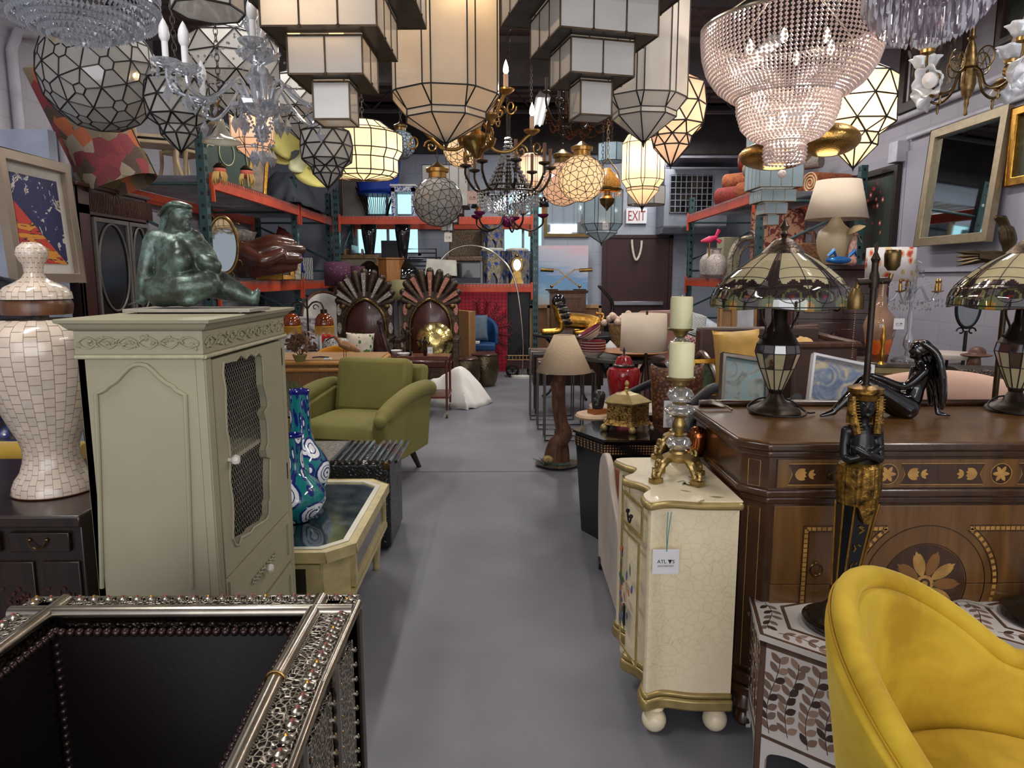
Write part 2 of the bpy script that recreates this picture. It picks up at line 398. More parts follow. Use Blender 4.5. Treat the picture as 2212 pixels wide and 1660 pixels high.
# door
d=bpy.data.objects.new('door_1',None);COL.objects.link(d);d.location=(W(1372,700,YB).x,YB-.001,0);tag(d,kind='structure')
mr=pm('maroon_paint',(52,21,24),.55);dz=W(1372,508,YB).z;dw=.5
mb=MB();mb.bx(-dw,dw,-.05,-.01,.01,dz-.05);mb.build('door_panel',mr,d,bev=.003)
mb=MB();mb.bx(-dw-.06,-dw,-.07,0,0,dz);mb.bx(dw,dw+.06,-.07,0,0,dz);mb.bx(-dw-.06,dw+.06,-.07,0,dz-.05,dz);mb.build('door_frame',pm('dark_maroon',(48,20,24),.5),d)
mb=MB();zb=W(1372,655,YB).z;mb.bx(-.42,.42,-.12,-.08,zb-.03,zb+.03);mb.bx(-.42,-.38,-.1,-.05,zb-.03,zb+.03);mb.bx(.38,.42,-.1,-.05,zb-.03,zb+.03);mb.build('panic_bar',pm('brushed_bar',(150,150,160),.35,.8),d,bev=.005)
def rel(px,py):q=W(px,py,YB-.09);return V((q.x-d.location.x,-.09,q.z))
mb=MB();mb.tube(smoothp([rel(1365,518),rel(1366,535),rel(1370,555),rel(1375,562),rel(1381,552),rel(1385,535),rel(1386,520)],5),.018,8)
tag(mb.build('beaded_garland',pm('ivory_beads',(206,200,184),.5,0,.1,30,.5,120)),'ivory rope garland hanging on the maroon exit door','garland').location=d.location
# exit sign
q=W(1375,467,YB-.05);e=T('exit_sign','white exit sign with red letters above the maroon door','exit sign',(q.x,YB-.03,q.z))
mb=MB();mb.box((0,0,0),(.33,.05,.235));mb.build('sign_box',pm('sign_white',(222,222,226),.5,0,.02),e,bev=.006)
text('EXIT',.19,(0,-.027,-.005),(R(90),0,0),pm('sign_red',(150,22,36),.5),e,'lettering').scale=(.72,1.15,1)
# air handler on the back wall
q=W(1490,430,YB-.4);t=T('air_conditioner','grey wall air handler with square egg-crate grille','air conditioner',(q.x,YB-.02,q.z))
ag=pm('unit_grey',(128,134,146),.6);mb=MB();mb.bx(-.42,.55,-.5,0,-.42,.42);mb.ext([(-.5,-.42),(0,-.42),(0,-.52),(-.40,-.52)],-.42,.55,'x');mb.build('casing',ag,t,bev=.01)
mb=MB();mb.bx(-.34,.3,-.512,-.503,-.22,.34);mb.build('grille_opening',BLACK,t,smooth=False)
mb=MB()
for k in range(9):mb.bx(-.34+k*.08,-.33+k*.08,-.53,-.51,-.22,.34)
for k in range(7):mb.bx(-.34,.31,-.53,-.51,-.22+k*.09,-.21+k*.09)
mb.build('grille',ag,t,smooth=False)
mb=MB();mb.bx(-.3,.85,-.9,-.05,.52,.55);mb.build('soffit_panel',pm('soffit',(104,102,110),.6),t)
# ================= pallet racks =================
GREEN=pm('rack_green',(58,84,86),.45,.2,.12,12);ORANGE=pm('rack_orange',(196,74,44),.45,0,.1,8);WIRE=pm('zinc_wire',(150,150,155),.35,.8)
def upright(mb,x,y,h):
 mb.bx(x-.04,x+.04,y-.035,y+.035,0,h)
def rack(name,label,O,ux,bays,levels,depth,h=3.6,skip=()):
 """O: front foot of the first upright; ux: unit vector along the beams; the deck runs away to the left of ux"""
 rz=math.atan2(ux[1],ux[0]);t=T(name,label,'pallet rack',O,rz)
 x=0;xs=[0]
 for b in bays:x+=b;xs.append(x)
 for i,xx in enumerate(xs):
  for j,yy in enumerate((0,depth)):
   mb=MB();mb.bx(xx-.04,xx+.04,yy-.035,yy+.035,.005,h);mb.m=1
   for k in range(int(h/.1)):
    z=.1+k*.1
    mb.bx(xx-.022,xx-.008,yy-.037,yy-.0355,z,z+.045);mb.bx(xx+.008,xx+.022,yy-.037,yy-.0355,z,z+.045)
    for sx in(-1,1):mb.bx(xx+sx*.0405-.0005,xx+sx*.0405+.0005,yy-.012,yy+.012,z,z+.03)
   mb.m=0;mb.bx(xx-.07,xx+.07,yy-.06,yy+.06,0,.006);mb.build('upright',[GREEN,BLACK],t,smooth=False)
  mb=MB();z=.25
  while z<h-.5:mb.cyl((xx,0,z),(xx,depth,z+.5),.014,n=6);mb.cyl((xx,0,z+.55),(xx,depth,z+.55),.014,n=6);z+=.7
  mb.build('brace',GREEN,t)
 for i in range(len(xs)-1):
  for lv in levels:
   for yy in(-.045,depth+.045):
    mb=MB();mb.bx(xs[i]+.045,xs[i+1]-.045,yy-.022,yy+.022,lv-.11,lv)
    for xx in(xs[i]+.052,xs[i+1]-.052):mb.bx(xx-.014,xx+.014,yy-.03 if yy<0 else yy-.0,yy+.0 if yy<0 else yy+.03,lv-.22,lv+.03)
    mb.build('beam',ORANGE,t,bev=.004)
   mb=MB();m=int(bays[i]/.05)
   for k in range(m):xx=xs[i]+.05+(bays[i]-.1)*k/(m-1);mb.bx(xx-.003,xx+.003,-.07,depth+.02,lv+.001,lv+.007);mb.bx(xx-.003,xx+.003,-.072,-.068,lv-.035,lv+.006)
   for k in range(9):yy=depth*k/8;mb.bx(xs[i]+.05,xs[i+1]-.05,yy-.003,yy+.003,lv+.007,lv+.012)
   mb.build('wire_deck',WIRE,t,smooth=False)
 return t
L1,L2=1.36,2.27
rack('pallet_rack','long orange and green pallet rack along left wall',(-2.57,6.3,0),(0,1,0),(2.7,1.75),(L1,L2),1.05,2.62)
rack('pallet_rack','orange and green pallet rack against the back wall, under the windows',(-2.36,10.35,0),(1,0,0),(2.85,),(L1-.06,L2-.01),.95,2.62)
a=W(1493,480,10.6);b=W(1642,480,7.6);u=(b-a);u.z=0;ln=u.length;u.normalize()
rack('pallet_rack','short orange and green pallet rack against right wall, loaded with rolled rugs',(a.x,a.y,0),tuple(u),(ln,),(L1+.03,L2+.03),1.05,2.56)
# ================= milk-glass lanterns =================
def came_net(mb,vs,fs,r,n=4):
 seen=set()
 for f in fs:
  for i in range(len(f)):
   a,b=f[i],f[(i+1)%len(f)];k=(min(a,b),max(a,b))
   if k in seen:continue
   seen.add(k);mb.cyl(vs[a],vs[b],r,n=n)
def chain(mb,p,z1,r=.004,link=.035):
 z=p[2];k=0
 while z<z1:
  a=(k%2)*pi/2;cx,cy=p[0],p[1]
  mb.tube([(cx+link*.3*cos(t)*cos(a),cy+link*.3*cos(t)*sin(a),z+link*.5+link*.6*sin(t))for t in[2*pi*q/8 for q in range(8)]],r*.6,4,True)
  z+=link*.85;k+=1
def glazed(name,label,loc,vs,fs,pm_=None,cr=.003,cm=None,cat='pendant lantern',rz=0,group=None,hang=True,caps=(),bulb=0,bz=0,bcol=(1,.72,.42),extra=None,top=None):
 t=T(name,label,cat,loc,rz,group);vs=[V(v)for v in vs]
 mb=MB();mb.add(vs,fs);mb.build('glass_panes',pm_ or PANE,t,smooth=False)
 mb=MB();came_net(mb,vs,fs,cr)
 for q in caps:q(mb)
 mb.build('metal_frame',cm or LEAD,t,smooth=False)
 tz=top if top is not None else max(v.z for v in vs)
 if hang:
  mb=MB();chain(mb,(0,0,tz),ZC-.04-loc[2]);mb.build('chain',BRONZE,t)
 if bulb:
  for k,bp in enumerate([(0,0,bz)]if not isinstance(bz,list)else bz):
   o=MB().at(bp).sph((0,0,0),.022,10,8).build('bulb',emis('warm_bulb',(255,206,140),12),t)
   point(bp,bulb,.03,bcol,t)
 if extra:extra(t)
 return t
# --- geodesic globes: small pentagons and hexagons with spokes that meet in six-armed hubs
def geo():
 ph=(1+5**.5)/2;P=[V(p).normalized()for p in((-1,ph,0),(1,ph,0),(-1,-ph,0),(1,-ph,0),(0,-1,ph),(0,1,ph),(0,-1,-ph),(0,1,-ph),(ph,0,-1),(ph,0,1),(-ph,0,-1),(-ph,0,1))]
 Fc=[(0,11,5),(0,5,1),(0,1,7),(0,7,10),(0,10,11),(1,5,9),(5,11,4),(11,10,2),(10,7,6),(7,1,8),(3,9,4),(3,4,2),(3,2,6),(3,6,8),(3,8,9),(4,9,5),(2,4,11),(6,2,10),(8,6,7),(9,8,1)]
 vs=[];key={};tris=[];small=set()
 def vi(p):
  p=p.normalized();k=tuple(round(x,4)for x in p)
  if k not in key:key[k]=len(vs);vs.append(p)
  return key[k]
 for a,b,cc in Fc:
  A,B,C=P[a],P[b],P[cc];g={}
  for i in range(4):
   for j in range(4-i):g[(i,j)]=vi((A*(3-i-j)+B*i+C*j)/3)
  for x in((0,0),(3,0),(0,3),(1,1)):small.add(g[x])
  for i in range(3):
   for j in range(3-i):
    tris.append((g[(i,j)],g[(i+1,j)],g[(i,j+1)]))
    if i+j<2:tris.append((g[(i+1,j)],g[(i+1,j+1)],g[(i,j+1)]))
 nv=[vs[i]if i not in small else None for i in range(len(vs))];out=[];pts=list(vs);cut={}
 def cp(a,b):
  if(a,b)not in cut:cut[(a,b)]=len(pts);pts.append((vs[a]*.7+vs[b]*.3).normalized()*.985)
  return cut[(a,b)]
 for tr in tris:
  f=[]
  for i in range(3):
   a=tr[i]
   if a in small:f+=[cp(a,tr[i-1]),cp(a,tr[(i+1)%3])]
   else:f.append(a)
  out.append(tuple(f))
 for a in small:
  ks=[k for k in cut if k[0]==a];nn=vs[a];e=(pts[cut[ks[0]]]-nn);e-=nn*e.dot(nn);e.normalize();g=nn.cross(e)
  ks.sort(key=lambda k:math.atan2((pts[cut[k]]).dot(g),(pts[cut[k]]).dot(e)));out.append(tuple(cut[k]for k in ks))
 return pts,out
GV,GF=geo()
def globe(px,py,rpx,d,label,mat=None,lit=0,cap=None,name='globe_lantern',tilt=0,cr=.0022,group=None):
 p=W(px,py,d);r=rpx*S(d)*1.0;m=M.Rotation(tilt,3,'X')@M.Rotation(tilt*.7+.3,3,'Z')
 vs=[m@v*r for v in GV];used=sorted({i for f in GF for i in f});mp={a:k for k,a in enumerate(used)}
 fs=[tuple(mp[i]for i in f)for f in GF];vs=[vs[i]for i in used]
 def ex(t):
  if cap:mb=MB();k=r/.16;mb.lathe([(.058*k,r-.012*k),(.058*k,r+.022*k),(.072*k,r+.024*k),(.075*k,r+.045*k),(.07*k,r+.05*k),(.035*k,r+.065*k),(.012*k,r+.085*k),(.0,r+.087*k)],n=28);mb.build('brass_cap',cap,t)
 return glazed(name,label,p,vs,fs,mat,cr,cat='globe lantern',bulb=lit,bz=0,extra=ex,group=group,top=r)
def ring(n,r,z,a0=0,ry=None):return[(r*cos(a0+2*pi*k/n),(ry or r)*sin(a0+2*pi*k/n),z)for k in range(n)]
def loft(rings,caps=(True,True)):
 """rings of equal count -> quads, or twice/half the count -> quads and triangles; a ring of one point closes the form"""
 vs=[];ix=[];fs=[]
 for r in rings:ix.append(list(range(len(vs),len(vs)+len(r))));vs+=r
 for A,B in zip(ix,ix[1:]):
  a,b=len(A),len(B)
  if a==b:
   fs+=[(A[k],A[(k+1)%a],B[(k+1)%a],B[k])for k in range(a)]
  elif b==1:fs+=[(A[k],A[(k+1)%a],B[0])for k in range(a)]
  elif a==1:fs+=[(A[0],B[(k+1)%b],B[k])for k in range(b)]
  elif a==2*b:
   for k in range(b):fs+=[(A[2*k],A[2*k+1],B[k]),(A[2*k+1],A[(2*k+2)%a],B[(k+1)%b],B[k])]
  elif b==2*a:
   for k in range(a):fs+=[(B[2*k+1],B[2*k],A[k]),(A[k],A[(k+1)%a],B[(2*k+2)%b],B[2*k+1])]
 if caps[0]and len(ix[0])>2:fs.append(tuple(ix[0]))
 if caps[1]and len(ix[-1])>2:fs.append(tuple(reversed(ix[-1])))
 return vs,fs
# --- star lantern: rings of triangles that step in to a point
def star(px,ytop,ybot,hw,d,label,mat=None,lit=0,n=8,rz=.2,cr=.005,group=None):
 p=W(px,(ytop+ybot)/2,d);s=S(d);H=(ybot-ytop)*s;r=hw*s
 zt=H/2;rg=[];lv=[(.30,.0),(.55,.10),(1,.22),(1.0,.46),(.92,.60),(.56,.66),(.60,.82)]
 fr=[.34,.42,.96,1.0,.97,.60,.56]
 zs=[0,.10,.20,.40,.60,.70,.80]
 for k,(f,z)in enumerate(zip(fr,zs)):rg.append(ring(n,r*f,zt-H*z,(pi/n)*(k%2)))
 vs=[];fs=[];ix=[]
 for q in rg:ix.append(list(range(len(vs),len(vs)+n)));vs+=q
 for k,(A,B)in enumerate(zip(ix,ix[1:])):
  o=0 if k%2==0 else 1
  for i in range(n):
   if o==0:fs+=[(A[i],B[i],B[i-1]),(A[i],A[(i+1)%n],B[i])]
   else:fs+=[(A[i],B[(i+1)%n],B[i]),(A[i],A[(i+1)%n],B[(i+1)%n])]
 vs.append((0,0,zt-H));e=len(vs)-1;fs+=[(ix[-1][i],e,ix[-1][i-1])for i in range(n)];fs.append(tuple(ix[0]))
 def tip(mb):mb.lathe([(0,zt-H-.02),(.012,zt-H+.02),(.0,zt-H+.05)],n=8)
 return glazed('star_lantern',label,p,vs,fs,mat,cr,cat='star lantern',rz=rz,bulb=lit,bz=[(0,0,.05),(r*.35,0,-.02)]if lit else 0,caps=(tip,),group=group)
# --- tall lantern: eight wide and eight narrow upright panes, bevelled shoulders and a cone below
def fanous(px,ytop,ybot,hw,d,label,mat=None,lit=0,zs=None,rz=0,cr=.004,tip=.02,name='faceted_lantern',bz=None,wide=.78):
 p=W(px,(ytop+ybot)/2,d);s=S(d);H=(ybot-ytop)*s;r=hw*s;zt=H/2
 def r16(f,z):
  out=[]
  for k in range(8):
   a=2*pi*k/8;w_=2*pi/8*wide/2;out+=[(r*f*cos(a-w_),r*f*sin(a-w_),zt-H*z),(r*f*cos(a+w_),r*f*sin(a+w_),zt-H*z)]
  return out
 def r8(f,z):return ring(8,r*f,zt-H*z,pi/8)
 def r8b(f,z):return[(r*f*cos(2*pi*k/8),r*f*sin(2*pi*k/8),zt-H*z)for k in range(8)]
# wide/narrow shoulder rings; lower rings have eight corners that sit under the narrow panes
 zs=zs or[0,.06,.10,.66,.76,.80,1]
 rings=[r8(.5,zs[0]),r8(.74,zs[1]),r16(1,zs[2]),r16(1,zs[3])]
 vs=[];fs=[];ix=[]
 for q in rings:ix.append(list(range(len(vs),len(vs)+len(q))));vs+=q
 low=[r8(.76,zs[4]),r8(.76,zs[5]),[(0,0,zt-H*zs[6])]]
 for q in low:ix.append(list(range(len(vs),len(vs)+len(q))));vs+=q
 def w8(A,B):return[(A[k],A[(k+1)%8],B[(k+1)%8],B[k])for k in range(8)]
 fs+=w8(ix[0],ix[1])
 def s16(A8,B16):
  o=[]
  for k in range(8):o+=[(A8[k-1],A8[k],B16[2*k+1],B16[2*k]),(A8[k],B16[(2*k+2)%16],B16[2*k+1])]
  return o
 fs+=s16(ix[1],ix[2]);fs+=[(ix[2][k],ix[2][(k+1)%16],ix[3][(k+1)%16],ix[3][k])for k in range(16)]
 fs+=s16(ix[4],ix[3]);fs+=w8(ix[4],ix[5]);fs+=[(ix[5][k],ix[5][(k+1)%8],ix[6][0])for k in range(8)];fs.append(tuple(ix[0]))
 def cap(mb):mb.lathe([(.003,zt-H-tip),(r*.02+.004,zt-H),(r*.2,zt-H+r*.26)],n=8,a0=pi/8)
 return glazed(name,label,p,vs,fs,mat,cr,cat='faceted lantern',rz=rz,bulb=lit,bz=bz or[(0,0,H*.12)],caps=(cap,))
# --- stepped lantern: square tiers of panes, each smaller than the one above
def stepped(loc,tiers,label,rz=0,mat=None,cr=.004,cm=None,bulb=0,bz=None,name='stepped_lantern',dark=True,rows=1):
 """tiers: (half width x, half width y, z top, z bottom, panes x, panes y)"""
 t=T(name,label,'stepped lantern',loc,rz);gl=MB();fr=MB();un=MB();cm=cm or BCAME
 for i,(a,b,z1,z0,nx,ny)in enumerate(tiers):
  for(p,q,m)in(((-a,-b),(a,-b),nx),((a,-b),(a,b),ny),((a,b),(-a,b),nx),((-a,b),(-a,-b),ny)):
   P0,P1=V((*p,0)),V((*q,0))
   for k in range(m):
    u0=P0.lerp(P1,k/m);u1=P0.lerp(P1,(k+1)/m);gl.add([(u0.x,u0.y,z0),(u1.x,u1.y,z0),(u1.x,u1.y,z1),(u0.x,u0.y,z1)],[(0,1,2,3)])
    fr.cyl((u0.x,u0.y,z0),(u0.x,u0.y,z1),cr,n=4)
    if k==0:continue
    fr.sph((u0.x,u0.y,z0),cr*2,6,4)
   for z in[z0+(z1-z0)*r_/rows for r_ in range(rows+1)]:fr.cyl((*p,z),(*q,z),cr*1.15,n=4)
  na,nb=(tiers[i+1][0],tiers[i+1][1])if i+1<len(tiers)else(0,0)
  if na:
   zz=z0
   for q in((-a,a,-b,-nb),(-a,a,nb,b),(-a,-na,-nb,nb),(na,a,-nb,nb)):un.bx(q[0],q[1],q[2],q[3],zz-.001,zz+.001)
  else:gl.add([(-a,-b,z0),(a,-b,z0),(a,b,z0),(-a,b,z0)],[(0,1,2,3)])
 gl.build('glass_panes',mat or PANE,t,smooth=False);fr.build('metal_frame',cm,t)
 un.build('step_plates',pm('patinated_plate',(64,60,54),.35,.7,.3,15)if dark else cm,t,smooth=False)
 tz=tiers[0][2];mb=MB();chain(mb,(0,0,tz),ZC-.04-loc[2]);mb.bx(-tiers[0][0],tiers[0][0],-.006,.006,tz-.01,tz);mb.build('chain',BRONZE,t)
 if bulb:
  for bp in bz:
   mb=MB().at(bp);mb.cyl((0,0,-.05),(0,0,.0),.02,n=12);mb.build('bulb',emis('warm_bulb_soft',(255,190,110),5),t);point(bp,bulb,.04,(1,.72,.42),t)
 return t
# ---- placement ----
globe(216,160,113,3.9,'big unlit grey globe lantern under the crystal ring chandelier, left of candle chandelier',PANEG,cr=.004,tilt=.5)
star(385,150,322,63,3.5,'unlit star lantern between the big grey globe and the crystal candle chandelier')
star(505,60,245,92,4.7,'unlit star lantern seen behind the crystal candle chandelier arms',rz=.4)
star(650,150,300,66,5.6,'unlit star lantern half hidden by the stepped lantern on its right',rz=.1)
star(706,262,402,53,3.9,'small white star lantern with spiked tip in front of the lit drum lantern',rz=.5)
star(1452,150,352,68,4.2,'pinkish lit star lantern beside the large faceted lantern, right of centre',PANEP,3.5)
star(1851,130,356,77,3.9,'amber lit star lantern behind the gold disc pendants on the right',PANEW,11,rz=.35)
# flat octagonal drum at the top edge
def drum(px,ytop,ybot,hw,d,label,mat,n=8,rz=.2,cr=.004,lit=0):
 p=W(px,(ytop+ybot)/2,d);s=S(d);H=(ybot-ytop)*s;r=hw*s
 vs,fs=loft([ring(n,r,H/2),ring(n,r,-H/2)]);return glazed('drum_lantern',label,p,vs,fs,mat,cr,cat='drum lantern',rz=rz,bulb=lit)
drum(447,-75,18,70,2.4,'octagonal milk glass drum lantern cut by the top edge above the candle chandelier',PANE)
drum(1321,312,348,29,6.5,'small octagonal drum lantern hanging behind the lit globes, above exit sign',PANEB)
drum(1396,405,442,41,8.6,'grey octagonal drum lantern hanging right above the exit sign',PANEG)
fanous(960,-150,288,113,3.1,'tall lit faceted lantern in the middle, between the two stepped lanterns',PANEW,2.6,rz=.15,zs=[0,.12,.30,.79,.865,.895,1],cr=.0035,bz=[(.04,-.13,.12)],wide=.8)
fanous(1395,-60,292,86,3.5,'large unlit faceted lantern behind the right stepped lantern',PANE,0,rz=.1,zs=[0,.1,.18,.76,.83,.86,1],cr=.0035)
fanous(1389,286,447,44,5.4,'yellow lit faceted lantern hanging above the exit sign',PANEW,7,rz=.2,cr=.003,zs=[0,.06,.18,.64,.73,.77,1],bz=[(-.04,0,.06),(.05,-.02,.08)])
fanous(1300,400,524,44,6.2,'pale blue faceted lantern in front of the wall mirror, left of the exit sign',PANEB,0,rz=.0,cr=.003,zs=[0,.05,.12,.68,.79,.83,1])
fanous(545,222,345,44,6.3,'lit faceted lantern seen through the crystal candle chandelier pendants',PANEP,5,rz=.2,cr=.003)
fanous(1147,335,425,26,7.2,'small pink lit lantern behind the bronze basket chandelier',PANEP,3,cr=.003)
globe(866,313,30,6.5,'small blue-grey globe lantern right of the lit drum lantern',PANEB,cap=ABRASS,cr=.003,tilt=.2)
globe(946,436,52,5.0,'unlit grey globe lantern with brass collar hanging before the back rack',PANEG,cap=BRASS,cr=.0022,tilt=.36)
globe(1001,318,43,5.6,'lit globe lantern behind the brass candle chandelier arms',PANEW,2.2,cap=ABRASS,cr=.0025,tilt=.9)
globe(1256,386,49,4.6,'glowing globe lantern with brass collar, front one of the pair',PANEW,2.6,cap=BRASS,tilt=.36)
globe(1215,398,46,5.3,'glowing pinkish globe lantern, behind its twin with the brass collar',PANEP,1.6,cap=ABRASS,tilt=.6)
# lit three-tier drum
p=W(784,330,4.6);s=S(4.6);n_=16
rg=[ring(n_,40*s,60*s),ring(n_,66*s,42*s),ring(n_,82*s,34*s),ring(n_,82*s,0),ring(n_,72*s,-16*s),ring(n_,72*s,-42*s),ring(n_,62*s,-50*s),[(0,0,-56*s)]]
vs,fs=loft(rg);glazed('drum_lantern','large yellow lit drum lantern in tiers below the left stepped lantern',p,vs,fs,PANEW,.0042,cat='drum lantern',bulb=9,bz=[(-.05,0,.02),(.09,0,-.02)])
# big stepped lantern on the left (front faces nearly square to the camera)
def px_tiers(px,d,rows,dep,pan):
 o=W(px,600,d);out=[]
 for(hw,y1,y0,nx,ny),dd in zip(rows,dep):
  s=S(d-dd);z=lambda y:W(px,y,d-dd).z-o.z
  out.append((hw*s,dd,z(y1),z(y0),nx,ny))
 return o,out
q_=.105
def tiers4(zb):return[(.235,.235,zb+.335,zb+.335+.42,4,4),(.155,.155,zb+.215,zb+.325,3,3),(.103,.103,zb+.108,zb+.208,2,2),(.052,.052,zb,zb+.101,1,1)]
def ti(zb):return[(a,b,z1,z0,n1,n2)for a,b,z0,z1,n1,n2 in tiers4(zb)]
stepped((-.48,2.154,1.846),ti(0),'huge stepped milk glass lantern left of centre, its tiers shrinking to a small cube',rz=-.03,bulb=.7,bz=[(-.10,-.06,.27),(.02,-.05,.27)],cr=.0032)
stepped((.285,2.36,1.905),ti(0),'huge stepped milk glass lantern right of centre, turned so two faces show',rz=.24,cr=.0032)
o=W(1666,470,5.0);s=S(5.0)
stepped(o,[(45*s,45*s,210*s,58*s,4,4),(36*s,36*s,54*s,30*s,3,3),(24*s,24*s,28*s,6*s,2,2),(12*s,12*s,4*s,-16*s,1,1)],'square stepped lantern with long grid body under the crystal basket chandelier',mat=PANEB,cr=.002,rows=1,cm=BRASS).children[0]
o=W(966,470,7.0);s=S(7.0)
stepped(o,[(46*s,46*s,100*s,20*s,5,5),(34*s,34*s,19*s,5*s,4,4),(23*s,23*s,4*s,-12*s,3,3),(12*s,12*s,-13*s,-28*s,2,2),(6*s,6*s,-29*s,-40*s,1,1)],'grey stepped lantern behind the grey globe with brass collar',mat=PANEG,cr=.003,rows=1,cm=LEAD)
# ================= chandeliers and other hanging lights =================
BULBG=emis('candle_flame_bulb',(255,214,160),9);CUP=pm('bulb_white',(236,236,240),.25,0,.02)
def hang(t,z0,z1abs,loc,mat=BRONZE,r=.004):mb=MB();chain(mb,(0,0,z0),z1abs-loc[2],r);mb.build('chain',mat,t)
def crystal_drop(mb,p,s):mb.bead((p[0],p[1],p[2]),s*.5,s*.5);mb.bead((p[0],p[1],p[2]-s*1.9),s*.9,s*1.5)
# crystal ring chandelier at the top left
p=W(165,0,2.9);s=S(2.9);t=T('crystal_ring_chandelier','round tiered crystal drop chandelier cut by the top edge at far left','chandelier',p)
mb=MB()
for r,z in((150,40),(150,-4),(118,-20),(86,-32),(54,-44)):mb.tube([(r*s*cos(a),r*s*sin(a),z*s)for a in[2*pi*k/40 for k in range(40)]],.006,6,True)
for k in range(6):a=k*pi/3;mb.cyl((150*s*cos(a),150*s*sin(a),40*s),(0,0,140*s),.004)
mb.build('ring_frame',CHROME,t)
mb=MB()
for r,z,n_ in((150,38,96),(150,10,96),(144,-8,96),(118,-22,76),(100,-28,64),(86,-36,56),(68,-42,44),(54,-50,34),(30,-52,20)):
 for k in range(n_):
  a=2*pi*k/n_;x,y=r*s*cos(a),r*s*sin(a);mb.bead((x,y,z*s-.012),.007,.013);mb.bead((x,y,z*s-.038),.010,.018)
mb.build('crystal_drops',CRYS,t,smooth=False,kind='stuff');hang(t,140*s,ZC,p)
# crystal candle chandelier
p=W(560,170,3.0);s=S(3.0);t=T('crystal_candle_chandelier','clear crystal chandelier with white candle bulbs, left of stepped lantern','chandelier',p)
mb=MB();tw=lambda a,z:1+.12*sin(6*a+z*60)
mb.lathe([(0,-.25),(.012,-.245),(.03,-.20),(.012,-.16),(.02,-.15),(.10,-.115),(.105,-.10),(.03,-.09),(.035,-.03),(.05,0),(.03,.04),(.018,.05),(.075,.085),(.08,.10),(.03,.11),(.028,.15),(.045,.2),(.05,.24),(.02,.28),(.03,.32),(.015,.37),(.02,.45),(.01,.5)],n=20,fn=tw);mb.build('stem',CRYS,t)
arms=[(-170,45,62,-20),(-140,-50,86,-60),(-112,-60,95,-80),(-50,20,60,60),(60,-55,70,40),(110,20,40,70),(150,-40,10,-20),(168,50,-10,20)]
for k in range(8):
 a=2*pi*(k+.35)/8;R_=.34;up=.10 if k%2==0 else .02;e=V((R_*cos(a),R_*sin(a),up-.08));u=V((cos(a),sin(a),0))
 pts=smoothp([u*.05+V((0,0,-.10)),u*.10+V((0,0,-.02)),u*.17+V((0,0,-.08)),u*.26+V((0,0,-.14+up*.5)),u*.33+V((0,0,-.12+up*.7)),V((e.x,e.y,e.z))],5)
 arm=MB().tube(pts,.0075,8).build('arm',CRYS,t)
 mb=MB().at(e);mb.lathe([(.012,-.01),(.05,.012),(.055,.022),(.048,.016),(.012,0)],n=14,fn=lambda a,z:1+.08*sin(7*a));mb.build('drip_pan',CRYS,arm)
 mb=MB().at(e);mb.cyl((0,0,0),(0,0,.09),.012,n=12);mb.build('candle',CUP,arm)
 mb=MB().at(e);mb.lathe([(.012,.09),(.019,.105),(.02,.125),(.017,.145),(.008,.165),(0,.178)],n=12);mb.build('bulb',CUP,arm)
 mb=MB().at(e)
 for q in range(7):b=2*pi*q/7;crystal_drop(mb,(.05*cos(b),.05*sin(b),-.005),.011)
 mb.bead((0,0,-.10),.02,.038);mb.bead((0,0,-.05),.008);mb.bead((0,0,-.03),.006);mb.build('pendants',CRYS,arm,smooth=False)
mb=MB()
for k in range(8):
 a=2*pi*(k+.35)/8;b=a+2*pi/8
 P0=V((.34*cos(a),.34*sin(a),.0));P1=V((.34*cos(b),.34*sin(b),.0));P2=V((0,0,.28))
 for A,B,sag in((P0,P1,.1),(P0,P2,.07),(V((.1*cos(a),.1*sin(a),-.10)),V((.02*cos(a),.02*sin(a),-.24)),-.02)):
  for q in range(13):u=q/12;v=A.lerp(B,u);mb.bead((v.x,v.y,v.z-sag*sin(pi*u)),.0065)
 for r,z,sz in((.10,-.13,.018),(.08,-.13,.012),(.04,-.26,.016)):mb.bead((r*cos(a),r*sin(a),z),sz*.5);mb.bead((r*cos(a),r*sin(a),z-.05),sz,sz*2.1)
mb.sph((0,0,-.30),.022,10,8);mb.build('bead_strands',CRYS,t,smooth=False,kind='stuff');hang(t,.5,ZC,p)
# small bell lamp under it
p=W(478,285,3.6);s=S(3.6);t=T('bell_lamp','small pendant with ribbed clear glass bell shade under the candle chandelier','pendant lamp',p)
mb=MB();mb.lathe([(.012,25*s),(.02,10*s),(.045,-8*s),(37*s,-18*s),(38*s,-22*s)],n=40,fn=lambda a,z:1+.02*sin(20*a),closed=False);mb.build('bell_shade',glassm('ribbed_glass',(250,246,235),.35,.4),t,sol=.002)
mb=MB();mb.tube(smoothp([(0,0,25*s),(-.02,0,45*s),(0,.0,62*s)],6),.006,8);mb.build('stem',BRASS,t);hang(t,62*s,ZC,p)
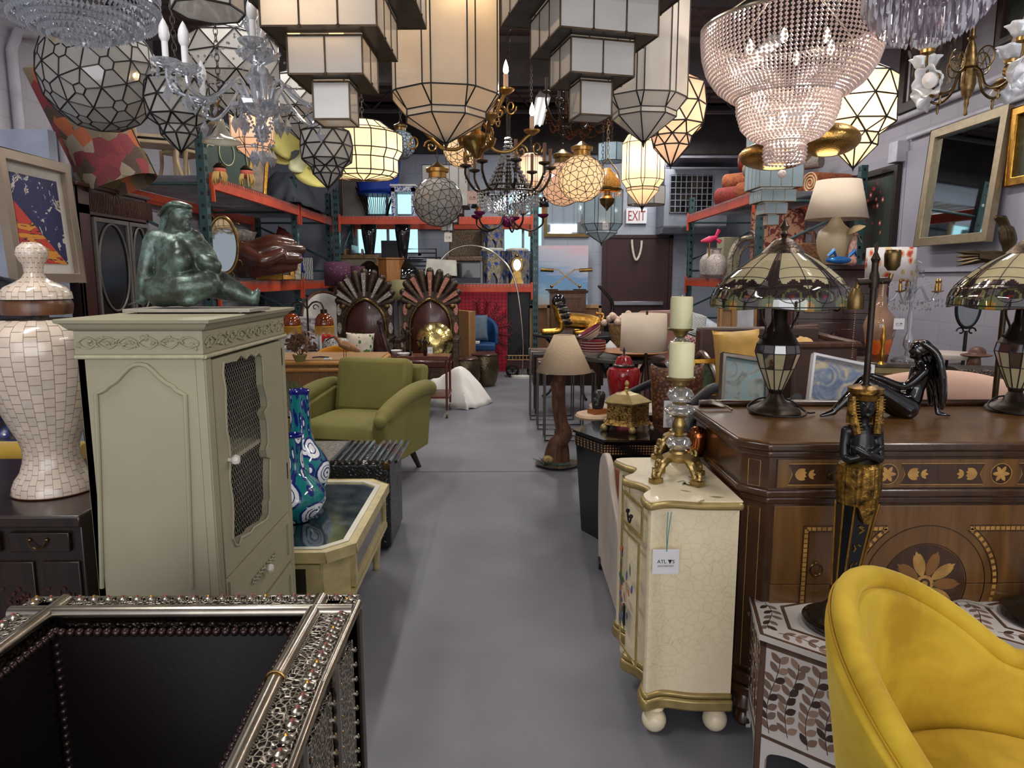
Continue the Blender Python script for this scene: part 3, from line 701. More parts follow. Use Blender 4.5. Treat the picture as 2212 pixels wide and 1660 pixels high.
# brass candle chandelier in the middle
p=W(1030,300,3.7);s=S(3.7);t=T('brass_chandelier','brass chandelier with scrolled arms and lit candle bulbs below central lantern','chandelier',p)
mb=MB();mb.lathe([(0,-.10),(.02,-.09),(.03,-.07),(.09,-.03),(.10,0),(.05,.02),(.02,.04),(.03,.08),(.045,.12),(.02,.18),(.012,.3),(.03,.32),(.01,.36)],n=24);mb.build('stem',BRASS,t)
for k in range(8):
 hi=k%2;a=2*pi*k/8+.25;u=V((cos(a),sin(a),0));Rr=.17 if hi else .29;zt=.20 if hi else .04
 pts=smoothp([u*.03+V((0,0,.02+.1*hi)),u*.09+V((0,0,-.05+.12*hi)),u*(Rr*.62)+V((0,0,-.05+.14*hi)),u*(Rr*.9)+V((0,0,zt-.02)),u*Rr+V((0,0,zt))],6)
 arm=MB().tube(pts,.009,8).build('arm',BRASS,t)
 mb=MB();cc=u*(Rr*.8)+V((0,0,zt-.09));mb.tube([cc+u*(.035*q*cos(b))+V((0,0,.035*q*sin(b)))for b,q in[(.5*i,1-i/22)for i in range(19)]],.005,6);cc=u*(Rr+.03)+V((0,0,zt-.07));mb.tube([cc+u*(.03*q*cos(-b))+V((0,0,.04*q*sin(-b)))for b,q in[(.5*i,1-i/22)for i in range(17)]],.004,6);mb.build('scroll',BRASS,arm)
 e=u*Rr+V((0,0,zt));mb=MB().at(e);mb.lathe([(.01,-.01),(.04,.01),(.042,.018),(.01,.012)],n=16);mb.build('drip_pan',BRASS,arm)
 mb=MB().at(e);mb.cyl((0,0,.01),(0,0,.085),.0125,n=12);mb.build('candle',pm('candle_sleeve',(226,196,176),.5,0,.04),arm)
 mb=MB().at(e);mb.lathe([(.006,.085),(.014,.10),(.012,.12),(.006,.14),(0,.155)],n=10);mb.build('bulb',BULBG,arm);
 if k in(0,1,5,6):point(e+V((0,0,.12)),1.1,.02,(1,.75,.45),t)
hang(t,.36,ZC,p,BRASS)
# bronze basket chandelier
p=W(1098,395,4.5);s=S(4.5);t=T('bronze_basket_chandelier','dark bronze chandelier with crystal basket, below the brass one','chandelier',p)
mb=MB();mb.tube([(.12*cos(a),.12*sin(a),-.02)for a in[2*pi*k/24 for k in range(24)]],.006,6,True);mb.tube([(.19*cos(a),.19*sin(a),-.06)for a in[2*pi*k/24 for k in range(24)]],.006,6,True);mb.cyl((0,0,-.06),(0,0,.40),.012)
for k in range(16):a=2*pi*k/16;mb.tube([(.13*sin(b)*cos(a),.13*sin(b)*sin(a),-.04-.10*cos(b))for b in[.08+q*1.5/6 for q in range(7)]],.0025,4)
mb.lathe([(0,-.16),(.015,-.15),(.01,-.14)],n=10);mb.build('basket_frame',BRONZE,t)
for k in range(8):
 a=2*pi*(k+.2)/8;u=V((cos(a),sin(a),0));arm=MB().tube(smoothp([u*.05+V((0,0,.12)),u*.12+V((0,0,-.03)),u*.2+V((0,0,-.05)),u*.26+V((0,0,.03)),u*.265+V((0,0,.08))],5),.008,8).build('arm',BRONZE,t)
 e=u*.265+V((0,0,.08));mb=MB().at(e);mb.lathe([(.008,0),(.035,.01),(.036,.02),(.01,.012)],n=14);mb.build('drip_pan',BRONZE,arm)
 mb=MB().at(e);mb.cyl((0,0,.015),(0,0,.13),.010,n=10);mb.build('candle',pm('brown_candle',(120,84,66),.6),arm)
mb=MB()
for k in range(40):
 a=2*pi*k/40
 for r,z,h in((.19,-.07,4),(.15,-.10,4),(.11,-.13,3),(.06,-.17,2),(.12,-.03,2)):
  if r<.1 and k%2:continue
  for q in range(h):mb.bead((r*cos(a),r*sin(a),z-q*.022),.006,.011)
 for q in range(12):f=q/11;mb.bead(((.02+.11*f**1.5)*cos(a),(.02+.11*f**1.5)*sin(a),.26-.27*f),.005,.009)
 if k%5==0:
  for q in range(4):mb.bead((.265*cos(a+.15),.265*sin(a+.15),.06-q*.02),.006,.01)
mb.bead((0,0,-.2),.018,.02);mb.build('crystal_drops',CRYS,t,smooth=False,kind='stuff');hang(t,.4,ZC,p)
# copper-beaded chandelier right of the brass one
p=W(1250,250,4.3);s=S(4.3);t=T('copper_bead_chandelier','dark chandelier draped with copper bead swags above the glowing globes','chandelier',p);CB=pm('copper_beads',(150,92,56),.25,.8,.25,60)
mb=MB();mb.cyl((0,0,-.03),(0,0,.3),.012);mb.lathe([(0,-.06),(.04,-.02),(.03,.02)],n=12);mb.build('stem',BRONZE,t)
for k in range(6):
 a=2*pi*k/6+.05;u=V((cos(a),sin(a),0));arm=MB().tube(smoothp([u*.02,u*.08+V((0,0,-.05)),u*.15+V((0,0,-.02)),u*.19+V((0,0,.06)),u*.19+V((0,0,.12))],5),.007,8).build('arm',BRONZE,t)
 mb=MB();cc=u*.11+V((0,0,.07));mb.tube([cc+u*(.04*q*cos(b))+V((0,0,.04*q*sin(b)))for b,q in[(.5*i+2,1-i/22)for i in range(19)]],.004,6);mb.build('scroll',BRONZE,arm)
 e=u*.19+V((0,0,.12));mb=MB().at(e);mb.lathe([(.01,0),(.03,.01),(.01,.02)],n=10);mb.cyl((0,0,.02),(0,0,.09),.009);mb.build('candle',pm('dark_candle',(70,50,40),.6),arm)
mb=MB()
for k in range(6):
 a=2*pi*k/6+.05;b=a+2*pi/6;A=V((.19*cos(a),.19*sin(a),.04));B=V((.19*cos(b),.19*sin(b),.04));C=V((0,0,-.07))
 for P,Q,sg in((A,B,.12),(A,C,.10)):
  for q in range(19):u_=q/18;v=P.lerp(Q,u_);mb.bead((v.x,v.y,v.z-sg*sin(pi*u_)),.006)
 for q in range(4):mb.bead((A.x,A.y,A.z-.03-q*.018),.007,.009)
mb.build('bead_swags',CB,t,smooth=False,kind='stuff');hang(t,.3,ZC,p)
# crystal basket chandelier, lit
d=3.1;p=W(1710,62,d);s=S(d)*.96;t=T('crystal_basket_chandelier','large lit pink-white crystal bead basket chandelier at upper right','chandelier',p)
prof=[(183,0),(184,-15),(180,-60),(170,-100),(150,-135),(122,-160),(108,-168),(104,-172),(103,-200),(92,-240),(74,-262),(48,-274),(42,-278),(42,-292),(43,-312),(38,-332)]
prof=[(a,b*.84)for a,b in prof]
def pr(u):
 x=u*(len(prof)-1);i=min(int(x),len(prof)-2);f=x-i;return prof[i][0]*(1-f)+prof[i+1][0]*f,prof[i][1]*(1-f)+prof[i+1][1]*f
L_=[0]
for i in range(1,len(prof)):L_.append(L_[-1]+math.hypot(prof[i][0]-prof[i-1][0],prof[i][1]-prof[i-1][1]))
def at_len(q):
 for i in range(1,len(prof)):
  if q<=L_[i]:f=(q-L_[i-1])/(L_[i]-L_[i-1]);return prof[i-1][0]*(1-f)+prof[i][0]*f,prof[i-1][1]*(1-f)+prof[i][1]*f
 return prof[-1]
mb=MB();q=3;top=.0
while q<L_[-1]:
 r,z=at_len(q);cnt=max(24,int(2*pi*r/8.8))if r<108 else 110
 for k in range(cnt):a=2*pi*(k+(q%2)*.0)/cnt;mb.bead((r*s*cos(a),r*s*sin(a),z*s+top),.0092,.009)
 q+=8
mb.sph((-.01,-.01,-300*s+top),.018,10,8);mb.build('crystal_beads',CRYW,t,smooth=False,kind='stuff')
mb=MB()
for r,z in((185,2),(108,-141),(44,-232)):mb.tube([(r*s*cos(a),r*s*sin(a),z*s+top)for a in[2*pi*k/64 for k in range(64)]],.007 if r>150 else .003,6,True)
for k in range(4):a=pi/2*k+.4;mb.tube([(185*s*cos(a),185*s*sin(a),top),(0,0,top+.25)],.004)
mb.build('rim',SILVER,t);hang(t,top+.25,ZC,p,BRASS)
for k in range(6):
 a=k*pi/3;e=V((.17*cos(a),.17*sin(a),-.08));MB().at(e).lathe([(.006,-.02),(.016,0),(.01,.025),(0,.04)],n=10).build('bulb',emis('bright_bulb',(255,225,190),20),t);point(e,4.5,.03,(1,.84,.68),t)
for z in(-.37,):
 for k in range(3):a=k*2.1;e=V((.08*cos(a),.08*sin(a),z));MB().at(e).lathe([(.006,-.02),(.014,0),(.01,.025),(0,.04)],n=10).build('bulb',emis('bright_bulb',(255,225,190),20),t);point(e,3,.03,(1,.84,.68),t)
# prism chandelier at the top right
d=2.5;p=W(2005,-10,d);s=S(d);t=T('prism_chandelier','round chandelier of long clear glass prisms cut by the top edge at right','chandelier',p)
mb=MB()
for r,z,L,n_ in((118,30,60,40),(104,16,66,38),(86,0,72,34),(66,-10,74,28),(44,-18,74,20),(20,-24,74,10)):
 for k in range(n_):
  a=2*pi*(k+random.random()*.3)/n_;x,y=r*s*cos(a),r*s*sin(a);mb.at((x,y,z*s),(0,0,a));w_=.009
  mb.ext([(-w_,0),(0,-w_*.7),(w_,0),(0,w_*.7)],-L*s*.86,0,'z')
  mb.add([(-w_,0,-L*s*.86),(0,-w_*.7,-L*s*.86),(w_,0,-L*s*.86),(0,w_*.7,-L*s*.86),(0,0,-L*s)],[(0,1,4),(1,2,4),(2,3,4),(3,0,4)])
mb.build('prisms',glassm('prism_glass',(238,234,240),.35,.2),t,smooth=False,kind='stuff')
mb=MB();mb.lathe([(20*s,-20*s),(120*s,32*s),(120*s,45*s),(0,46*s)],n=40);mb.build('frame_plate',CHROME,t);hang(t,46*s,ZC,p)
point((0,0,-.02),2,.1,(1,.9,.8),t)
# brass gasolier
d=3.3;p=W(2094,150,d);s=S(d);t=T('brass_gasolier','aged brass chandelier with frosted flower shades below the prism chandelier','chandelier',p)
emb=lambda a,z:1+.05*sin(14*a+300*z)
mb=MB();mb.lathe([(.0,-92*s),(4*s,-90*s),(2.5*s,-78*s),(5*s,-68*s),(4*s,-60*s),(10*s,-50*s),(14*s,-30*s),(13*s,-8*s),(12*s,0),(16*s,4*s),(14*s,20*s),(8*s,46*s),(4*s,56*s),(9*s,60*s),(5*s,66*s),(4.5*s,170*s)],n=28,fn=lambda a,z:1+(.04*sin(12*a+250*z)if-50*s<z<46*s else 0));mb.build('stem',pm('embossed_brass',(136,112,74),.4,1,.3,40,.3,120),t)
FR=glassm('frosted_petal_glass',(244,246,250),.2,.75,.3)
for k in range(4):
 a=2*pi*k/4+.28;u=V((cos(a),sin(a),0));E=u*112*s+V((0,0,22*s))
 arm=MB().tube(smoothp([u*8*s+V((0,0,2*s)),u*26*s+V((0,0,-10*s)),u*40*s+V((0,0,-40*s)),u*70*s+V((0,0,-52*s)),u*100*s+V((0,0,-34*s)),u*112*s+V((0,0,0)),E],6),2.8*s,8).build('arm',ABRASS,t)
 mb=MB();cc=u*34*s+V((0,0,14*s));mb.tube([cc+u*(20*s*cos(b))+V((0,0,22*s*sin(b)))for b in[2*pi*q/20 for q in range(20)]],1.5*s,6,True)
 for b in range(6):mb.cyl(cc,cc+u*(18*s*cos(b))+V((0,0,20*s*sin(b))),.8*s,n=4)
 mb.at(u*70*s+V((0,0,-52*s)));mb.lathe([(0,-24*s),(3*s,-18*s),(1.5*s,-10*s),(4*s,-4*s),(0,0)],n=8);mb.build('scroll',ABRASS,arm)
 for tl,sgn in((0,1),(1,-1)):
  m=MB().at(E if not tl else u*84*s+V((0,0,-22*s)),(0,0,a)if not tl else(0,pi*.62,a+.2))
  m.lathe([(3*s,-4*s),(13*s,0),(14*s,6*s),(11*s,9*s)],n=20);sk=m.build('shade_holder',BRASS,arm)
  m=MB().at(E if not tl else u*84*s+V((0,0,-22*s)),(0,0,a)if not tl else(0,pi*.62,a+.2))
  m.lathe([(10*s,4*s),(20*s,14*s),(24*s,26*s),(30*s,32*s)],n=36,fn=lambda a,z:1+.14*sin(6*a+z*60)*min(1,max(0,z/(20*s))),closed=False);m.build('flower_shade',FR,arm,sol=.002)
  m=MB().at(E if not tl else u*84*s+V((0,0,-22*s)),(0,0,a)if not tl else(0,pi*.62,a+.2));m.lathe([(5*s,6*s),(9*s,22*s),(6*s,38*s),(0,54*s)]if not tl else[(6*s,6*s),(16*s,18*s),(16*s,24*s),(0,34*s)],n=14);m.build('bulb',glassm('clear_bulb',(255,240,225),.5,.2)if not tl else CUP,arm)
hang(t,170*s,ZC,p,BRASS)
# gold disc pendants
def ufo(px,py,hw,hh,d,label,tilt=0,lit=1.5):
 p=W(px,py,d);s=S(d);t=T('disc_pendant',label,'pendant lamp',p);mt=_mats.get('pierced_gold')
 if not mt:
  n=N('pierced_gold');dots=n.vor(n.co(),130);n.set(n.ramp(dots,[(.18,c(60,44,22)),(.3,c(176,140,78))]),.32,1);n.bump(dots,.4,.002);mt=n.m;_mats['pierced_gold']=mt
 rad=hw*s;h=hh*s;pf=[(rad*.33,-h*.93)]+[(rad*cos(b),h*sin(b))for b in[-1.15+2.5*q/16 for q in range(17)]]+[(0,h)]
 mb=MB();mb.lathe(pf,n=48,closed=False);mb.build('disc_shell',mt,t)
 mb=MB();mb.lathe([(0,-h*.9),(rad*.31,-h*.9),(rad*.31,-h*.88),(0,-h*.88)],n=32);mb.build('diffuser',emis('warm_diffuser',(255,214,140),1.6),t)
 point((0,0,-h*1.2),lit,.08,(1,.8,.5),t);mb=MB();mb.cyl((0,0,h),(0,0,ZC-p.z),.003);mb.build('cord',BLACK,t);return t
ufo(1789,303,63,33,3.7,'pierced gold disc pendant, upper right one of two under the basket chandelier')
ufo(1674,336,73,29,4.2,'pierced gold disc pendant, lower left one of two under the basket chandelier')
# oil-lamp pendant
d=5.6;p=W(1312,400,d);s=S(d);t=T('oil_lamp_pendant','hanging oil lamp with gold hobnail dome shade and brass font','pendant lamp',p)
hb=N('hobnail_amber');hn=hb.vor(hb.co(),70);hb.set(hb.ramp(hn,[(.2,c(160,110,40)),(.5,c(222,170,88))]),.3,Emission_Color=c(200,130,60),Emission_Strength=.15)
mb=MB();mb.lathe([(28*s,-6*s),(27*s,6*s),(20*s,20*s),(9*s,28*s),(7*s,34*s)],n=32,closed=False);mb.build('dome_shade',hb.m,t,sol=.004)
mb=MB();mb.lathe([(28*s,-12*s),(30*s,-8*s),(28*s,-4*s)],n=32,closed=False);mb.lathe([(0,-54*s),(4*s,-48*s),(14*s,-38*s),(16*s,-28*s),(8*s,-22*s),(6*s,-10*s)],n=24)
for sx in(-1,1):mb.tube(smoothp([(sx*28*s,0,-8*s),(sx*22*s,0,24*s),(sx*8*s,0,44*s),(0,0,54*s)],4),1.4*s,6)
mb.build('brass_font',ABRASS,t)
mb=MB()
for k in range(26):a=2*pi*k/26;mb.bead((28*s*cos(a),28*s*sin(a),-20*s),.006,.018)
mb.build('crystal_drops',CRYS,t,smooth=False,kind='stuff');hang(t,54*s,ZC,p,BRASS);point((0,0,4*s),1.2,.03,(1,.7,.4),t)
# small chandelier with black shades and purple glass
d=7.0;p=W(1096,478,d);s=S(d);t=T('purple_glass_chandelier','small chandelier with purple glass bowls and black shades before the back rack','chandelier',p);PG=glassm('purple_glass',(150,60,120),.3,.4)
mb=MB();mb.cyl((0,0,0),(0,0,.6),.01);mb.sph((0,0,.0),.06,14,10);mb.build('centre_stem',PG,t)
for k in range(5):
 a=2*pi*k/5+.1;u=V((cos(a),sin(a),0));e=u*76*s+V((0,0,.04));arm=MB().tube(smoothp([u*.04+V((0,0,.06)),u*20*s+V((0,0,-.04)),u*50*s+V((0,0,-.09)),u*74*s+V((0,0,-.03)),e],5),.009,8).build('arm',BRONZE,t)
 MB().at(e).lathe([(.01,-.01),(.05,.01),(.055,.03)],n=14).build('glass_bowl',PG,arm);MB().at(e).cyl((0,0,.02),(0,0,.1),.012).build('candle',pm('amber_candle',(220,130,70),.5),arm)
 MB().at(e).lathe([(.06,.1),(.035,.19)],n=18,closed=False).build('black_shade',BLACK,arm,sol=.003)
hang(t,.6,ZC,p)
# paper price tags that hang from the lanterns
def price_tag(px,py,d,label,w_=.06,h_=.06,string=.05,up=0,rz=0,col=PAPER,logo=True,strcol=None):
 p=W(px,py,d);t=T('price_tag',label,'price tag',p,rz);string=(ZC-.036-p.z-h_/2)if up else string
 MB().box((0,0,0),(w_,.0012,h_)).build('card',col,t,smooth=False);MB().tube([(0,0,h_*.42),(.002,0,h_/2+string)],.0012,5).build('string',strcol or pm('tag_string',(110,140,138),.8),t)
 if logo:text('ATL',w_*.2,(-w_*.15,-.0012,0),(R(90),0,0),BLACK,t,'lettering',.0002);text('S',w_*.2,(w_*.29,-.0012,0),(R(90),0,0),BLACK,t,'lettering',.0002);MB().ext([(w_*.08,w_*.08),(w_*.24,w_*.08),(w_*.16,-w_*.09)],-.0016,-.0008,'y').build('triangle_mark',BLACK,t);text('SHOWROOM',w_*.1,(0,-.0012,-w_*.17),(R(90),0,0),pm('tag_grey',(90,90,95),.8),t,'lettering',.0002)
 return t
price_tag(1020,427,5.0,'pinkish price tag on a string right of the grey globe lantern',.07,.085,up=1,col=pm('pink_card',(232,200,186),.8))
price_tag(1308,489,5.5,'white price tag hanging below the oil lamp pendant on a long cord',.045,.055,up=1)
price_tag(968,513,6.6,'cream price tag hanging in front of grey stepped lantern',.07,.08,up=1,col=pm('cream_card',(214,206,196),.8))
# ================= foreground, left side =================
from mathutils.geometry import tessellate_polygon
def limb(mb,pts,rs,n=14):
 pts=[V(p)for p in pts]
 if len(pts)>2:
  f=[0];
  for a,b in zip(pts,pts[1:]):f.append(f[-1]+(b-a).length)
  P=smoothp(pts,5);m=len(P);L=[rs[0]]*m;seg=len(pts)-1
  L=[rs[min(int(i/5),seg)]*(1-(i%5)/5)+rs[min(int(i/5)+1,seg)]*((i%5)/5)for i in range(m)]
 else:P=[pts[0].lerp(pts[1],k/5)for k in range(6)];L=[rs[0]+(rs[1]-rs[0])*k/5 for k in range(6)]
 mb.tube(P,L,n);mb.sph(P[0],L[0]*.98,n,8);mb.sph(P[-1],L[-1]*.98,n,8);return mb
def fuse(mb,name,mat,parent=None,vox=.006,it=5,**tg):
 o=mb.build(name,mat,parent,smooth=True,**tg);r=o.modifiers.new('r','REMESH');r.mode='VOXEL';r.voxel_size=vox;r.use_smooth_shade=True
 k=o.modifiers.new('k','SMOOTH');k.factor=.5;k.iterations=it;return o
def hand(mb,wrist,direc,up,L,curl=.3,n=8):
 """palm with four fingers and a thumb that leaves its side"""
 d=V(direc).normalized();u=V(up).normalized();sd=d.cross(u).normalized();w0=V(wrist)
 for k in range(4):
  o=(k-1.5)*L*.115;b=w0+d*L*.5+sd*o;limb(mb,[w0+sd*o*.6,b],[L*.10,L*.085],n)
  fl=L*(.38,.46,.42,.32)[k];a=b+d*fl*.5-u*fl*curl*.3;limb(mb,[b,a,a+d*fl*.42-u*fl*curl*.6],[L*.062,L*.056,L*.042],n)
 a=w0+d*L*.18+sd*L*.2;limb(mb,[w0+d*L*.06+sd*L*.1,a,a+d*L*.26+sd*L*.1],[L*.08,L*.07,L*.05],n)
def plate_hole(mb,outer,holes,z0,z1,ax):
 f={'z':lambda a,b,h:(a,b,h),'y':lambda a,b,h:(a,h,b),'x':lambda a,b,h:(h,a,b)}[ax]
 polys=[[V((a,b,0))for a,b in p]for p in[outer]+holes];tr=tessellate_polygon(polys);flat=[p for q in[outer]+holes for p in q];n_=len(flat)
 vs=[f(a,b,z0)for a,b in flat]+[f(a,b,z1)for a,b in flat];fs=[tuple(t)for t in tr]+[tuple(n_+i for i in reversed(t))for t in tr]
 o=0
 for q in[outer]+holes:
  m=len(q);fs+=[(o+i,o+(i+1)%m,n_+o+(i+1)%m,n_+o+i)for i in range(m)];o+=m
 mb.add(vs,fs)
# --- leather armchair with silver metalwork -------------------------------------------------
n=N('silver_filigree');co=n.co();v1=n.vor(co,110,'DISTANCE_TO_EDGE');v2=n.vor(co,260)
n.set(n.ramp(v1,[(.0,c(226,218,204)),(.07,c(170,160,146)),(.16,c(46,40,38))]),.32,.9);n.bump(n.math('MULTIPLY',v1,-1),1,.006);FILI=n.m
n=N('hammered_dark_metal');co=n.co();v1=n.vor(co,170,'SMOOTH_F1');n.set(n.ramp(v1,[(.1,c(120,106,96)),(.6,c(44,36,34))]),.38,.9);n.bump(v1,.8,.004);HAMM=n.m
LEA=pm('oxblood_leather',(17,8,10),.36,0,.22,5,.06,90,Coat_Weight=.1,Coat_Roughness=.3)
ZA=.78;cr_=G(778,1288,ZA);cl_=G(84,1288,ZA);x0,x1,yb=cl_.x,cr_.x,cr_.y;yf=yb-.74;rw=.085
t=T('leather_armchair','square dark leather armchair framed in studded silver metalwork, bottom left foreground','armchair',((x0+x1)/2,(yb+yf)/2,0));cx_,cy_=t.location.x,t.location.y
X0,X1,YB_,YF=x0-cx_,x1-cx_,yb-cy_,yf-cy_
def za(y):return ZA if y>YB_-.30 else ZA-(YB_-.30-y)*.10
mb=MB();mb.bx(X0+.01,X1-.01,YB_-rw+.01,YB_-.01,.12,ZA-.015)
for a,b in((X0+.01,X0+rw-.01),(X1-rw+.01,X1-.01)):mb.ext([(YF,.12),(YB_-.01,.12),(YB_-.01,ZA-.015),(YB_-.30,ZA-.015),(YF,za(YF)-.015)],a,b,'x')
mb.bx(X0+.02,X1-.02,YF+.02,YB_-.02,.12,.30);mb.build('frame',HAMM,t)
mb=MB();mb.bx(X0+rw-.005,X1-rw+.005,YF+.05,YB_-rw,.28,.40);mb.build('seat',LEA,t,bev=.03)
mb=MB();mb.grid(lambda u,v:(X0+rw+(X1-X0-2*rw)*u,YB_-rw-.012-.012*sin(pi*u)*sin(pi*v),.38+(ZA-.40)*v),16,12);mb.build('back_upholstery',LEA,t)
for sx,xx in((1,X0+rw),(-1,X1-rw)):
 mb=MB();mb.grid(lambda u,v:(xx+sx*(.004+.012*sin(pi*u)*sin(pi*v)),YF+(YB_-rw-YF)*u,.38+(za(YF+(YB_-rw-YF)*u)-.40)*v),16,12);mb.build('arm_upholstery',LEA,t)
def rail(P,Q,inward):
 """flat filigree band, round silver tube inside, bead row and tube outside"""
 P,Q=V(P),V(Q);L=(Q-P).length;u=(Q-P).normalized();i=V(inward);up=V((0,0,1))
 mb=MB();a,b=P+i*.006,Q+i*.006;mb.add([a,b,b+i*(rw-.012),a+i*(rw-.012)],[(0,1,2,3)]);mb.build('filigree_band',FILI,t,sol=.008,smooth=False)
 mb=MB();mb.tube([P+i*(rw-.014)+up*.004,Q+i*(rw-.014)+up*.004],.0135,14);mb.tube([P+i*.001-up*.006,Q+i*.001-up*.006],.009,10);mb.build('silver_tube',SILVER,t)
 mb=MB();m=int(L/.0055)
 for k in range(m):
  q=P+u*(k+.5)*L/m
  for off in(.030,.0565):mb.bead(tuple(q+i*off+up*.006),.0018)
 mb.build('bead_wire',SILVER,t)
 mb=MB();m=int(L/.027)
 for k in range(m):
  q=P+u*(k+.5)*L/m+i*.0175+up*.004;mb.m=0;mb.lathe([(.0105,0),(.0095,.004),(.004,.0065),(0,.007)],tuple(q),10);mb.m=1 if k%4 else 2;mb.sph(tuple(q+up*.007),.0032,6,4)
  for e in(-1,1):mb.m=0;mb.box(tuple(q+u*.0135*e),(.003,.003,.006))
 mb.build('studs',[SILVER,pm('coral_stone',(150,70,60),.4),GOLD],t)
rail((X0,YB_,ZA),(X1,YB_,ZA),(0,-1,0))
for xx,s_ in((X0,1),(X1,-1)):
 rail((xx,YB_-.02,ZA),(xx,YB_-.30,ZA),(s_,0,0));rail((xx,YB_-.30,ZA),(xx,YF,za(YF)),(s_,0,0))
 mb=MB();yj=YB_-.30;mb.tube([(xx+s_*(rw-.014)+.0155*cos(a),yj,ZA+.004+.0155*sin(a))for a in[2*pi*k/14 for k in range(14)]],.0018,5,True);mb.build('joint_ring',BRASS,t)
nm=pm('leather_nails',(64,48,46),.25,.7)
mb=MB();m=int((X1-X0-2*rw)/.0165)
for k in range(m):mb.sph((X0+rw+(k+.5)*(X1-X0-2*rw)/m,YB_-rw-.016,ZA-.020),.0085,8,5)
for xx,s_ in((X0+rw,1),(X1-rw,-1)):
 for k in range(38):y=YB_-rw-.012-k*.0165;mb.sph((xx+s_*.012,y,za(y)-.020),.0085,8,5)
 for k in range(21):mb.sph((xx+s_*.012,YB_-rw-.012,ZA-.045-k*.0165),.0078,8,5)
mb.build('upholstery_nails',nm,t,kind='stuff')
# outer sides: filigree panels edged by stud rows and upright ribs
mb=MB();mb.m=0
for y_,w_ in((YB_-.12,.12),(YB_-.30,.14),(YB_-.50,.16)):
 mb.m=1;mb.bx(X1-.012,X1-.004,y_-w_/2,y_+w_/2,.24,za(y_)-.06);mb.m=0
 for e in(-1,1):
  for k in range(16):mb.sph((X1-.002,y_+e*w_/2,.25+k*.03),.0055,6,4)
for y_ in(YB_-.01,YB_-.21,YB_-.405,YF):mb.tube([(X1-.002,y_,.14),(X1-.002,y_,za(y_)-.02)],.008,8)
mb.build('side_ornament',[SILVER,FILI],t)
for sx in(X0+.06,X1-.06):
 for sy in(YF+.06,YB_-.06):mb=MB();mb.lathe([(.03,0),(.038,.03),(.03,.12)],(sx,sy,0),16);mb.build('foot',HAMM,t)
# --- sage painted display cabinet ------------------------------------------------------------
SAGE=pm('sage_paint',(164,157,130),.55,0,.06,3,.08,60);SAGED=pm('sage_paint_worn',(190,182,150),.5,0,.10,30)
dF=1.70;A=W(447,900,dF);xr=A.x;zt=W(300,690,dF-.03).z;yk=XW(612,720,xr).y;xl=W(178,900,dF).x
t=T('display_cabinet','sage green painted display cabinet with wire mesh door, bronze statue standing on top','cabinet',((xl+xr)/2,(dF+yk)/2,0));cx_,cy_=t.location.x,t.location.y
xa,xb,ya,yc=xl-cx_,xr-cx_,dF-cy_,yk-cy_;th=.02
mb=MB();mb.bx(xa,xb-th,ya,ya+th,.06,zt-.09);mb.bx(xa,xb-th,yc-th,yc,.06,zt-.09);mb.bx(xa,xa+th,ya,yc,.06,zt-.09);mb.bx(xa,xb,ya,yc,.06,.09);mb.bx(xa,xb,ya,yc,zt-.09,zt-.07)
mb.bx(xb-th,xb,ya,ya+.045,.06,zt-.09);mb.bx(xb-th,xb,yc-.04,yc,.06,zt-.09);mb.bx(xa,xb-th,ya+th,yc-th,.50,.515);mb.build('body',SAGE,t,bev=.002)
mb=MB();mb.bx(xa+th,xb-th,ya+th,yc-th,.90,.912);mb.build('shelf',SAGE,t)
mb=MB();mb.bx(xa+th,xa+th+.004,ya+.02,yc-.02,.07,zt-.1);mb.bx(xa+th,xb-th,yc-th-.004,yc-th,.07,zt-.1);mb.bx(xa+th,xb-th,ya+th,ya+th+.004,.07,zt-.1);mb.build('brown_lining',pm('raw_plywood',(72,54,42),.8),t,smooth=False)
mb=MB();mb.bx(xa-.002,xb+.002,ya-.002,yc+.002,zt-.085,zt-.03)
mb.m=0
pf=[(0,zt-.03),(.008,zt-.028),(.016,zt-.02),(.022,zt-.012),(.030,zt-.010),(.032,zt-.002),(.028,zt)]
vs=[];
for o_,z in pf:vs+=[(xa-o_,ya-o_,z),(xb+o_,ya-o_,z),(xb+o_,yc+o_,z),(xa-o_,yc+o_,z)]
fs=[(3,2,1,0)]+[(4*k+i,4*k+(i+1)%4,4*k+4+(i+1)%4,4*k+4+i)for k in range(len(pf)-1)for i in range(4)]+[tuple(range(len(vs)-4,len(vs)))]
mb.add(vs,fs);mb.build('cornice',SAGE,t)
mb=MB();
for P in(((xa,ya-.006),(xb+.006,ya-.006)),((xb+.006,ya-.006),(xb+.006,yc))):mb.tube([(P[0][0],P[0][1],zt-.092),(P[1][0],P[1][1],zt-.092)],.0055,10)
mb.build('bead_moulding',SAGED,t)
mb=MB();random.seed(3)
def vine(fn,L,m):
 for ph in(0,pi):mb.tube([fn(L*k/60,.013*sin(k/60*m*pi+ph))for k in range(61)],.0022,5)
 for k in range(m*3):
  x=L*(k+.5)/(m*3);zq=random.uniform(-.012,.012);
  for q in range(3):a=random.random()*6;p0=fn(x,zq);p1=fn(x+.012*cos(a),zq+.010*sin(a));mb.tube([p0,(V(p0)+V(p1))/2,p1],[.001,.004,.001],5)
vine(lambda x,z:(xa+.006+x,ya-.005,zt-.058+z),xb-xa-.012,6);vine(lambda x,z:(xb+.005,ya+.008+x,zt-.058+z),yc-ya-.016,9);mb.build('carved_frieze',SAGE,t)
